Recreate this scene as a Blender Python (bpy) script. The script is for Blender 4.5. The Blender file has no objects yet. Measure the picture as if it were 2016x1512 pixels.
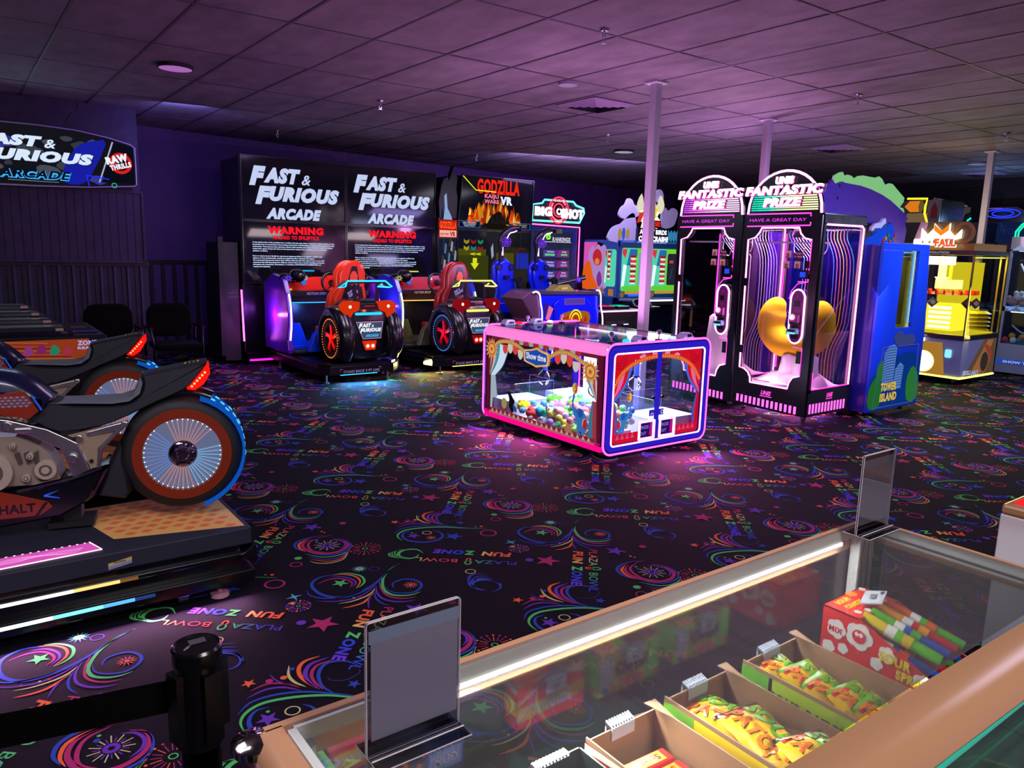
import bpy, math, random
import numpy as np
from math import pi, sin, cos, radians, sqrt
from mathutils import Vector, Matrix, Quaternion
D = bpy.data
SC = bpy.context.scene
LINK = SC.collection.objects.link
random.seed(7)

# ------------------------------------------------------------ camera
CEIL = 3.112
cam = D.cameras.new('camera'); cam.sensor_width = 36.0; cam.lens = 26.688; cam.clip_start = 0.02
camo = D.objects.new('camera', cam); LINK(camo)
camo.matrix_world = Matrix(((0.804966, 0.081499, -0.587697, 0), (-0.592712, 0.155348, -0.790291, 0),
                            (0.02689, 0.984492, 0.173355, 1.595), (0, 0, 0, 1)))
SC.camera = camo
SC.view_settings.view_transform = 'Standard'; SC.view_settings.look = 'None'
SC.view_settings.gamma = 1.0; SC.view_settings.use_curve_mapping = False
SC.view_settings.exposure = 0.0
SC.cycles.max_bounces = 7; SC.cycles.diffuse_bounces = 3; SC.cycles.glossy_bounces = 3
SC.cycles.transmission_bounces = 6; SC.cycles.transparent_max_bounces = 24
SC.cycles.sample_clamp_indirect = 3.0; SC.cycles.sample_clamp_direct = 20.0
SC.cycles.caustics_reflective = False; SC.cycles.caustics_refractive = False
SC.cycles.use_light_tree = True

# ------------------------------------------------------------ world: dim violet spill from the rest of the hall
w = D.worlds.new('hall'); SC.world = w; w.use_nodes = True
w.node_tree.nodes['Background'].inputs[0].default_value = (0.34, 0.20, 0.75, 1)
w.node_tree.nodes['Background'].inputs[1].default_value = 0.30

def area(name, loc, look, size, power, color, shape='RECTANGLE', size_y=None, spread=pi):
    l = D.lights.new(name, 'AREA'); l.shape = shape; l.size = size
    if shape in ('RECTANGLE', 'ELLIPSE'): l.size_y = size_y or size
    l.energy = power; l.color = color; l.spread = spread
    o = D.objects.new(name, l); LINK(o); o.location = loc
    o.rotation_euler = (Vector(look) - Vector(loc)).to_track_quat('-Z', 'Y').to_euler()
    return o
def point(name, loc, power, color, r=0.05):
    l = D.lights.new(name, 'POINT'); l.energy = power; l.color = color; l.shadow_soft_size = r
    o = D.objects.new(name, l); LINK(o); o.location = loc
    return o
area('lamp_counter', (1.3, -1.2, 3.0), (1.2, .8, .9), .9, 46, (1, .94, .9), size_y=.5, spread=2.2)
area('fill_hall_a', (3.6, 7.4, 3.05), (3.6, 7.4, 0), 1.4, 36, (.75, .55, 1))  # hall fills a to e: lamps added to brighten carpet and rides
area('fill_hall_b', (8.8, 8.4, 3.05), (8.8, 8.4, 0), 1.4, 45, (.6, .45, 1))
area('fill_hall_c', (-.6, 2.6, 3.05), (-.2, 2.6, 0), 1.2, 20, (.85, .75, 1))
area('fill_hall_d', (5.0, .6, 3.05), (4.6, 1.4, 0), 1.2, 30, (.8, .7, 1))
area('fill_hall_e', (11, 2.2, 3.05), (11, 2.5, 0), 1.2, 34, (.85, .8, 1))
area('fill_wall_blue', (2.3, 9.3, 2.9), (2.6, 11.3, 1.9), .5, 10, (.3, .25, 1))  # added lamp without a fitting, washes the left back wall blue
area('fill_wall_violet', (8.5, 9.6, 2.9), (9.5, 12.6, 2.3), 2.5, 30, (.6, .4, 1), size_y=.4)  # added lamp that lifts the purple back wall


# ------------------------------------------------------------ colours and materials
def hx(s, k=1.0):
    if not isinstance(s, str): return (s[0]*k, s[1]*k, s[2]*k)
    s = s.lstrip('#'); r = []
    for i in (0, 2, 4):
        c = int(s[i:i+2], 16)/255
        r.append((c/12.92 if c <= 0.04045 else ((c+0.055)/1.055)**2.4)*k)
    return tuple(r)
MATS = {}
def mat(kind):
    if kind in MATS: return MATS[kind]
    m = D.materials.new({'M': 'matte', 'G': 'gloss', 'X': 'metal', 'C': 'chrome', 'E': 'lit_print', 'L': 'neon', 'T': 'clear_glass', 'A': 'acrylic',
                         'V': 'fabric', 'K': 'carpet_print', 'W': 'film', 'S': 'screen', 'H': 'hazy_glass', 'R': 'mirroring_glass'}.get(kind, kind))
    MATS[kind] = m; m.use_nodes = True
    nt = m.node_tree; N = nt.nodes; L = nt.links; N.clear()
    out = N.new('ShaderNodeOutputMaterial'); at = N.new('ShaderNodeAttribute'); at.attribute_name = 'Col'
    if kind in 'MGXCVK':
        p = N.new('ShaderNodeBsdfPrincipled'); L.new(at.outputs['Color'], p.inputs['Base Color'])
        rough = {'M': .65, 'G': .22, 'X': .32, 'C': .1, 'V': .9, 'K': .95}[kind]
        if kind in 'MGX':
            tc = N.new('ShaderNodeTexCoord'); nz = N.new('ShaderNodeTexNoise'); nz.inputs['Scale'].default_value = 9
            L.new(tc.outputs['Object'], nz.inputs['Vector'])
            mr = N.new('ShaderNodeMapRange'); L.new(nz.outputs['Fac'], mr.inputs[0])
            mr.inputs[3].default_value = rough*.8; mr.inputs[4].default_value = rough*1.2
            L.new(mr.outputs[0], p.inputs['Roughness'])
        else: p.inputs['Roughness'].default_value = rough
        if kind in 'XC': p.inputs['Metallic'].default_value = 1
        if kind in 'VK': p.inputs['Specular IOR Level'].default_value = .1
        if kind == 'V':
            tc = N.new('ShaderNodeTexCoord'); nz = N.new('ShaderNodeTexNoise'); nz.inputs['Scale'].default_value = 300
            bp = N.new('ShaderNodeBump'); bp.inputs['Strength'].default_value = .3; bp.inputs['Distance'].default_value = .002
            L.new(tc.outputs['Object'], nz.inputs['Vector']); L.new(nz.outputs['Fac'], bp.inputs['Height']); L.new(bp.outputs[0], p.inputs['Normal'])
        L.new(p.outputs[0], out.inputs[0])
    elif kind in 'ELS':
        e = N.new('ShaderNodeEmission'); L.new(at.outputs['Color'], e.inputs[0])
        if kind == 'S':     # display: glossy sheet over a lit picture
            g = N.new('ShaderNodeBsdfPrincipled'); g.inputs['Base Color'].default_value = (.004, .004, .006, 1); g.inputs['Roughness'].default_value = .08; g.inputs['Specular IOR Level'].default_value = .3
            ad = N.new('ShaderNodeAddShader'); L.new(e.outputs[0], ad.inputs[0]); L.new(g.outputs[0], ad.inputs[1]); L.new(ad.outputs[0], out.inputs[0])
        else: L.new(e.outputs[0], out.inputs[0])
        m.cycles.emission_sampling = 'FRONT' if kind == 'L' else 'NONE'
    else:   # T clear pane, A acrylic (edges catch light), W translucent film / tinted
        tr = N.new('ShaderNodeBsdfTransparent'); gl = N.new('ShaderNodeBsdfGlossy'); mx = N.new('ShaderNodeMixShader')
        fr = N.new('ShaderNodeLayerWeight'); fr.inputs['Blend'].default_value = {'T': .12, 'A': .2, 'W': .1, 'H': .15, 'R': .15}[kind]
        gl.inputs['Roughness'].default_value = .04
        if kind in 'WH':
            df = N.new('ShaderNodeBsdfDiffuse'); L.new(at.outputs['Color'], df.inputs[0]); m2 = N.new('ShaderNodeMixShader')
            m2.inputs[0].default_value = .78 if kind == 'W' else .03; L.new(tr.outputs[0], m2.inputs[1]); L.new(df.outputs[0], m2.inputs[2]); base = m2
        else:
            L.new(at.outputs['Color'], tr.inputs[0]); base = tr
        mr = N.new('ShaderNodeMapRange'); L.new(fr.outputs['Fresnel'], mr.inputs[0]); mr.inputs[4].default_value = .8
        mr.inputs[3].default_value = .20 if kind == 'R' else .02
        L.new(mr.outputs[0], mx.inputs[0]); L.new(base.outputs[0], mx.inputs[1]); L.new(gl.outputs[0], mx.inputs[2]); L.new(mx.outputs[0], out.inputs[0])
    return m

# ------------------------------------------------------------ mesh builder
_T = {}
def text_mesh(s, bold=0.0, depth=0.0, shear=0.0, res=3):
    key = (s, bold, depth, shear, res)
    if key in _T: return _T[key]
    c = D.curves.new('t', 'FONT'); c.body = s; c.offset = bold; c.extrude = depth; c.shear = shear; c.resolution_u = res
    c.space_character = 1.0 + bold*2.0
    o = D.objects.new('t', c); LINK(o)
    bpy.context.view_layer.update()
    me = D.meshes.new_from_object(o.evaluated_get(bpy.context.evaluated_depsgraph_get()))
    v = [tuple(x.co) for x in me.vertices]; f = [tuple(p.vertices) for p in me.polygons]
    D.objects.remove(o); D.curves.remove(c); D.meshes.remove(me)
    if not v: v = [(0, 0, 0)]
    x0 = min(a[0] for a in v); x1 = max(a[0] for a in v); y0 = min(a[1] for a in v); y1 = max(a[1] for a in v)
    _T[key] = (v, f, x0, x1, y0, y1)
    return _T[key]
def smooth(P, n=6, closed=False):
    P = [Vector(p) for p in P]; out = []; m = len(P)
    for i in range(m if closed else m-1):
        a = P[(i-1) % m] if (closed or i > 0) else P[i]*2-P[i+1]
        b = P[i]; c = P[(i+1) % m]; d = P[(i+2) % m] if (closed or i < m-2) else c*2-b
        for k in range(n):
            t = k/n
            out.append(.5*((2*b)+(c-a)*t+(2*a-5*b+4*c-d)*t*t+(3*b-a-3*c+d)*t**3))
    if not closed: out.append(P[-1])
    return out
def V3(p): return Vector(p)
class FR:   # a flat frame: origin, right, up
    def __init__(s, o, x, y): s.o = V3(o); s.x = V3(x).normalized(); s.y = V3(y).normalized(); s.n = s.x.cross(s.y)
    def p(s, a, b, c=0): return s.o+s.x*a+s.y*b+s.n*c
class B:
    def __init__(s, col='#808080', k='M'):
        s.v = []; s.f = []; s.c = []; s.k = []; s.M = None; s.cuts = []; s.use(col, k)
    def cut(s): s.cuts.append((len(s.v), len(s.f))); return s    # what follows becomes a mesh of its own with the same name
    def use(s, col, k=None, e=1.0):
        s.col = hx(col, e)
        if k: s.kind = k
        return s
    def add(s, vs, fs, cols=None):
        n = len(s.v)
        s.v += [s.M @ Vector(v) for v in vs] if s.M else list(vs)
        for i, f in enumerate(fs):
            s.f.append(tuple(n+j for j in f)); s.c.append(cols[i] if cols else s.col); s.k.append(s.kind)
        return s
    def box(s, x0, x1, y0, y1, z0, z1):
        return s.add([(x, y, z) for x in (x0, x1) for y in (y0, y1) for z in (z0, z1)],
                     [(0, 1, 3, 2), (4, 6, 7, 5), (0, 4, 5, 1), (2, 3, 7, 6), (0, 2, 6, 4), (1, 5, 7, 3)])
    def obox(s, c, size, rz=0, rx=0, ry=0):
        R = Matrix.Rotation(rz, 3, 'Z') @ Matrix.Rotation(ry, 3, 'Y') @ Matrix.Rotation(rx, 3, 'X'); c = V3(c)
        h = Vector(size)/2
        return s.add([c+R @ Vector((x*h.x, y*h.y, z*h.z)) for x in (-1, 1) for y in (-1, 1) for z in (-1, 1)],
                     [(0, 1, 3, 2), (4, 6, 7, 5), (0, 4, 5, 1), (2, 3, 7, 6), (0, 2, 6, 4), (1, 5, 7, 3)])
    def cyl(s, p0, p1, r0, r1=None, n=16, caps=True):
        p0 = V3(p0); p1 = V3(p1); r1 = r0 if r1 is None else r1
        z = (p1-p0).normalized(); x = z.orthogonal().normalized(); y = z.cross(x)
        vs = [p0+(x*cos(2*pi*i/n)+y*sin(2*pi*i/n))*r0 for i in range(n)]+[p1+(x*cos(2*pi*i/n)+y*sin(2*pi*i/n))*r1 for i in range(n)]
        fs = [(i, (i+1) % n, n+(i+1) % n, n+i) for i in range(n)]
        if caps: fs += [tuple(range(n))[::-1], tuple(range(n, 2*n))]
        return s.add(vs, fs)
    def tube(s, pts, r, n=8, closed=False, sm=0, flat=1.0):
        if sm: pts = smooth(pts, sm, closed)
        P = [V3(p) for p in pts]; m = len(P); R = r if isinstance(r, (list, tuple)) else [r]*m
        if len(R) != m: R = [R[0]+(R[-1]-R[0])*i/(m-1) for i in range(m)] if len(R) == 2 else [R[min(len(R)-1, int(i*len(R)/m))] for i in range(m)]
        vs = []; u = None
        for i in range(m):
            if closed: t = (P[(i+1) % m]-P[i-1])
            else: t = P[min(i+1, m-1)]-P[max(i-1, 0)]
            if t.length < 1e-9: t = Vector((0, 0, 1))
            t.normalize()
            if u is None: u = t.orthogonal().normalized()
            else:
                u = u-t*u.dot(t); u = u.normalized() if u.length > 1e-6 else t.orthogonal().normalized()
            v = t.cross(u)
            vs += [P[i]+(u*cos(2*pi*k/n)+v*sin(2*pi*k/n)*flat)*R[i] for k in range(n)]
        fs = []
        for i in range(m if closed else m-1):
            j = (i+1) % m
            fs += [(i*n+k, i*n+(k+1) % n, j*n+(k+1) % n, j*n+k) for k in range(n)]
        if not closed: fs += [tuple(range(n))[::-1], tuple(range((m-1)*n, m*n))]
        return s.add(vs, fs)
    def sph(s, c, r, n=12, m=8):
        c = V3(c); r = (r, r, r) if not isinstance(r, (tuple, list)) else r
        vs = [c+Vector((0, 0, -r[2]))]
        for j in range(1, m):
            a = -pi/2+pi*j/m
            vs += [c+Vector((r[0]*cos(a)*cos(2*pi*i/n), r[1]*cos(a)*sin(2*pi*i/n), r[2]*sin(a))) for i in range(n)]
        vs.append(c+Vector((0, 0, r[2])))
        fs = [(0, 1+(i+1) % n, 1+i) for i in range(n)]
        for j in range(m-2): fs += [(1+j*n+i, 1+j*n+(i+1) % n, 1+(j+1)*n+(i+1) % n, 1+(j+1)*n+i) for i in range(n)]
        e = len(vs)-1; fs += [(1+(m-2)*n+i, 1+(m-2)*n+(i+1) % n, e) for i in range(n)]
        return s.add(vs, fs)
    def lathe(s, prof, o=(0, 0, 0), ax=(0, 0, 1), n=24, a0=0, a1=2*pi):
        o = V3(o); z = V3(ax).normalized(); x = z.orthogonal().normalized(); y = z.cross(x); full = abs(a1-a0-2*pi) < 1e-6
        m = n if full else n+1; vs = []
        for r, h in prof: vs += [o+z*h+(x*cos(a0+(a1-a0)*i/n)+y*sin(a0+(a1-a0)*i/n))*r for i in range(m)]
        fs = []
        for j in range(len(prof)-1): fs += [(j*m+i, j*m+(i+1) % m, (j+1)*m+(i+1) % m, (j+1)*m+i) for i in range(n)]
        return s.add(vs, fs)
    def prism(s, pts, fr, d0=0.0, d1=None, sm=0):
        if d1 is None: d1 = d0
        if sm: pts = [tuple(p)[:2] for p in smooth([(a, b, 0) for a, b in pts], sm, True)]
        n = len(pts)
        if d1 == d0: return s.add([fr.p(a, b, d0) for a, b in pts], [tuple(range(n))])
        return s.add([fr.p(a, b, d0) for a, b in pts]+[fr.p(a, b, d1) for a, b in pts],
                     [tuple(range(n))[::-1], tuple(range(n, 2*n))]+[(i, (i+1) % n, n+(i+1) % n, n+i) for i in range(n)])
    def quad(s, fr, x0, x1, y0, y1, d=0.0): return s.add([fr.p(x0, y0, d), fr.p(x1, y0, d), fr.p(x1, y1, d), fr.p(x0, y1, d)], [(0, 1, 2, 3)])
    def fbox(s, fr, x0, x1, y0, y1, d0, d1): return s.prism([(x0, y0), (x1, y0), (x1, y1), (x0, y1)], fr, d0, d1)
    def disc(s, fr, x, y, r, d=0.0, n=20, ry=None, d1=None):
        return s.prism([(x+r*cos(2*pi*i/n), y+(ry or r)*sin(2*pi*i/n)) for i in range(n)], fr, d, d if d1 is None else d1)
    def ring(s, fr, x, y, r0, r1, d=0.0, n=24, a0=0, a1=2*pi, ky=1.0):
        vs = []
        for i in range(n+1):
            a = a0+(a1-a0)*i/n; vs += [fr.p(x+r0*cos(a), y+r0*sin(a)*ky, d), fr.p(x+r1*cos(a), y+r1*sin(a)*ky, d)]
        return s.add(vs, [(2*i, 2*i+1, 2*i+3, 2*i+2) for i in range(n)])
    def star(s, fr, x, y, r, d=0.0, n=5, r2=.42, rot=pi/2, d1=None):
        return s.prism([(x+(r if i % 2 == 0 else r*r2)*cos(rot+pi*i/n), y+(r if i % 2 == 0 else r*r2)*sin(rot+pi*i/n)) for i in range(2*n)], fr, d, d if d1 is None else d1)
    def rib(s, fr, pts, w, d=0.0, taper=True, sm=6):
        P = smooth([(a, b, 0) for a, b in pts], sm) if sm else [Vector((a, b, 0)) for a, b in pts]
        m = len(P); vs = []
        for i in range(m):
            t = (P[min(i+1, m-1)]-P[max(i-1, 0)]).normalized(); q = Vector((-t.y, t.x, 0))
            ww = w/2*(max(.12, sin(pi*min(1, max(0, i/(m-1))))**.6) if taper else 1)
            a = P[i]+q*ww; b = P[i]-q*ww; vs += [fr.p(a.x, a.y, d), fr.p(b.x, b.y, d)]
        return s.add(vs, [(2*i+1, 2*i+3, 2*i+2, 2*i) for i in range(m-1)])
    def text(s, st, fr, x, y, h, w=None, d=0.0, al='l', bold=.0, depth=0.0, shear=0.0, cols=None, res=3, warp=None):
        v, f, x0, x1, y0, y1 = text_mesh(st, bold, 0.5 if depth else 0.0, shear, res)
        k = h/max(.3, (text_mesh('H', bold, 0, 0)[5]-text_mesh('H', bold, 0, 0)[4])); kx = k if w is None else w/(x1-x0)
        off = {'l': 0, 'c': -(x1-x0)*kx/2, 'r': -(x1-x0)*kx}[al]
        vs = []
        for a, b, c in v:
            X = x+off+(a-x0)*kx; Y = y+b*k
            if warp: X, Y = warp(X, Y)
            vs.append(fr.p(X, Y, d+(c+.5)*depth if depth else d))
        cc = None
        if cols:
            cc = []
            for p in f:
                t = (sum(v[i][0] for i in p)/len(p)-x0)/(x1-x0)*(len(cols)-1); i = min(len(cols)-2, int(t)) if len(cols) > 1 else 0; t -= i
                a = hx(cols[i]); b2 = hx(cols[min(i+1, len(cols)-1)]); cc.append(tuple(a[j]*(1-t)+b2[j]*t for j in range(3)))
        return s.add(vs, f, cc)
    def obj(s, name, parent=None, sm=None, bev=0.0, loc=None):
        if s.cuts:
            e = [(0, 0)]+s.cuts+[(len(s.v), len(s.f))]; o = None
            for (v0, f0), (v1, f1) in zip(e, e[1:]):
                if f1 == f0: continue
                q = B(); q.v = s.v[v0:v1]; q.f = [tuple(i-v0 for i in f) for f in s.f[f0:f1]]; q.c = s.c[f0:f1]; q.k = s.k[f0:f1]; o = q.obj(name, parent, sm, bev, loc)
            return o
        me = D.meshes.new(name); me.from_pydata([tuple(v) for v in s.v], [], s.f)
        kinds = sorted(set(s.k)); idx = {k: i for i, k in enumerate(kinds)}
        for k in kinds: me.materials.append(mat(k))
        nf = len(s.f)
        me.polygons.foreach_set('material_index', np.array([idx[k] for k in s.k], dtype=np.int32))
        ca = me.color_attributes.new('Col', 'FLOAT_COLOR', 'CORNER')
        cnt = np.array([len(f) for f in s.f]); cc = np.ones((nf, 4), dtype=np.float32); cc[:, :3] = np.array(s.c, dtype=np.float32)
        ca.data.foreach_set('color', np.repeat(cc, cnt, axis=0).ravel())
        if sm is not None:
            me.shade_smooth(); me.set_sharp_from_angle(angle=sm)
        o = D.objects.new(name, me); LINK(o)
        if parent: o.parent = parent
        if loc: o.location = loc
        if bev:
            md = o.modifiers.new('bevel', 'BEVEL'); md.width = bev; md.segments = 2; md.limit_method = 'ANGLE'; md.angle_limit = .7
        return o
def tag(o, label, cat, group=None, kind=None):
    o['label'] = label; o['category'] = cat
    if group: o['group'] = group
    if kind: o['kind'] = kind
    return o
def thing(name, label, cat, loc=(0, 0, 0), rz=0, group=None):
    o = D.objects.new(name, None); LINK(o); o.location = loc; o.rotation_euler = (0, 0, rz); o.empty_display_size = .1
    return tag(o, label, cat, group)
def struct(o): o['kind'] = 'structure'; return o
def clone(o, parent=None, loc=None, rz=None):
    kids = [c for c in D.objects if c.parent == o]
    c = o.copy(); LINK(c); c.parent = parent
    if loc is not None: c.location = loc
    if rz is not None: c.rotation_euler = (0, 0, rz)
    for k in kids: clone(k, c)
    return c
def rrect(x0, x1, y0, y1, r, n=5):
    out = []
    for cx, cy, a in ((x1-r, y0+r, -pi/2), (x1-r, y1-r, 0), (x0+r, y1-r, pi/2), (x0+r, y0+r, pi)):
        out += [(cx+r*cos(a+pi/2*i/n), cy+r*sin(a+pi/2*i/n)) for i in range(n+1)]
    return out

XA0, YA0 = Vector((1, 0, 0)), Vector((0, 1, 0))
XA, YA, ZA = Vector((1, 0, 0)), Vector((0, 1, 0)), Vector((0, 0, 1))
def ringprism(b, outer, inner, F, d0, d1):
    n = len(outer); vs = []
    for d in (d0, d1): vs += [F.p(x, y, d) for x, y in outer]+[F.p(x, y, d) for x, y in inner]
    fs = []
    for i in range(n):
        j = (i+1) % n
        fs += [(i, j, n+j, n+i), (2*n+i, 3*n+i, 3*n+j, 2*n+j), (i, 2*n+i, 2*n+j, j), (n+i, n+j, 3*n+j, 3*n+i)]
    return b.add(vs, fs)
def neon(b, F, pts, r, col, e, d=0.0, closed=False, n=6, kind='L'):
    b.use(hx(col, e), kind); b.tube([F.p(x, y, d) for x, y in pts], r, n=n, closed=closed)
def caster(b, x, y, r=.035):
    b.use('#202024', 'G'); b.cyl((x-.012, y, r), (x+.012, y, r), r, n=14); b.use('#8a8a94', 'X'); b.box(x-.018, x-.014, y-.02, y+.02, r*.8, r*2.1); b.box(x+.014, x+.018, y-.02, y+.02, r*.8, r*2.1); b.box(x-.022, x+.022, y-.022, y+.022, r*2.1, r*2.2)

STR= [('b',26,[488,-307,392,-365,298,-443,189,-501,87,-506,24,-438,13,-344,37,-280,99,-246,169,-268]),('m',16,[47,-316,100,-296,153,-306,185,-351,188,-397,159,-432]),('p',16,[121,-275,171,-292,205,-345,206,-398,173,-434]),('o',16,[147,-254,199,-280,234,-333,229,-398,182,-451]),('g',18,[170,-253,218,-277,257,-333,251,-397,220,-436,181,-453]),('b',14,[-21,-350,-28,-408,4,-462,68,-500,153,-506,239,-470]),('p',14,[-24,-477,41,-526,123,-547,201,-523,273,-470]),('c',14,[46,-556,103,-567,173,-559,221,-536,255,-501]),('o',18,[43,-606,93,-613,144,-607,194,-573,229,-541]),('g',22,[490,-308,413,-348,346,-413,302,-489,283,-548,291,-606,329,-643,374,-657,419,-651]),('b',20,[302,-511,302,-574,337,-618,397,-637,451,-600,464,-550,441,-502,401,-487,357,-496,336,-526,332,-549]),('m',16,[308,-441,279,-517,268,-594,292,-648,333,-678,376,-685]),('p',18,[275,-472,242,-550,237,-622,267,-674,309,-702,357,-713]),('b',14,[244,-523,215,-587,211,-651,231,-700]),('p',12,[222,-550,175,-601,139,-675]),('b',24,[315,260,222,267,150,236,122,171,135,109]),('o',22,[311,249,232,245,165,218,138,152,147,93]),('m',30,[354,236,265,249,191,220,157,149,174,70,220,16,288,2,352,33,384,87,378,148,340,182]),('m',22,[293,237,219,211,185,149,184,78,234,22]),('p',20,[314,179,354,154,371,105,354,59,313,31]),('b',18,[356,172,391,120,382,42,333,-9,248,-18,186,22,150,100]),('g',14,[378,35,332,-26,250,-43,183,-14,134,66]),('p',14,[354,-4,283,-65,199,-62,125,20]),('o',12,[341,-23,273,-87,199,-90,128,-16]),('c',12,[332,-35,271,-105,195,-113,139,-77,118,-35]),('g',22,[646,-42,653,22,691,68,758,87,859,60,955,8,1029,-56,1150,-140]),('b',18,[657,69,715,114,795,115,886,80,977,7,1079,-96]),('p',16,[712,147,786,164,846,141,890,87]),('m',14,[735,185,803,196,858,162,894,107]),('p',9,[832,255,840,195,879,133]),('c',18,[913,273,888,209,890,152,913,101]),('o',24,[1039,275,973,270,933,226,922,155,941,72]),('p',26,[1065,247,986,238,943,185,934,124,948,58]),('m',20,[1069,221,1004,216,963,173,951,114,958,51]),('b',22,[1135,122,1104,187,1039,210,985,159,964,73,982,3]),('d',8,[1134,134,1114,78,1050,63,1006,91,1004,125]),('b',26,[761,54,712,54,676,7,677,-61,732,-125,815,-140,874,-99,885,-35,863,3]),('g',26,[630,952,600,925,557,932,532,980,554,1026,602,1040,652,1014,657,951]),('g',12,[624,1038,553,1053,521,1000,552,936]),('g',10,[603,1045,534,1052,506,1001,534,947]),('g',8,[583,1051,517,1048,496,1007,522,957]),('g',8,[560,1052,505,1045,490,1011,511,966]),('B',20,[683,-809,654,-769,662,-723,693,-699,740,-707,774,-744,774,-796,747,-829,697,-836]),('B',16,[685,-807,656,-756,665,-703,704,-683,762,-714,783,-787,762,-817]),('B',9,[756,-625,703,-630,653,-702,644,-755]),('B',9,[796,-655,727,-629,674,-672,649,-722]),('B',9,[793,-688,734,-657,670,-684]),('B',9,[791,-720,733,-679,669,-698])]
SM= [('star','g',142,-363,45),('burst','o',414,-562,50),('burst','P',276,112,90),('fw','m',427,-37,100),('fw','p',-110,-481,65),('burst','t',289,-262,55),('glow','t',-94,-384,40),('dot','m',484,379,22),('dot','p',-157,-635,24),('star','m',-84,-695,75),('star','p',310,415,62),('ring','d',349,-302,28),('ring','m',45,-41,32),('dot','g',83,29,22),('star','p',734,-14,45),('star','b',919,-141,60),('star','b',1066,20,30),('star','o',748,236,30),('burst','o',803,-92,40),('ring','c',820,-14,28),('ring','m',1113,-204,50),('ring','c',739,619,28),('dot','m',815,210,16),('dot','o',867,203,15),('dot','c',-121,-440,13),('dot','o',330,319,9),('dot','m',343,379,9),('dot','c',337,295,6),('dot','g',254,203,8),('dot','b',244,179,12),('dot','m',158,-543,8),('dot','m',71,-536,7),('dot','c',129,-541,6),('dot','o',1138,-95,11),('dot','c',1111,-78,6),('dot','g',748,28,8),('dot','b',913,244,12)]

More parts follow.
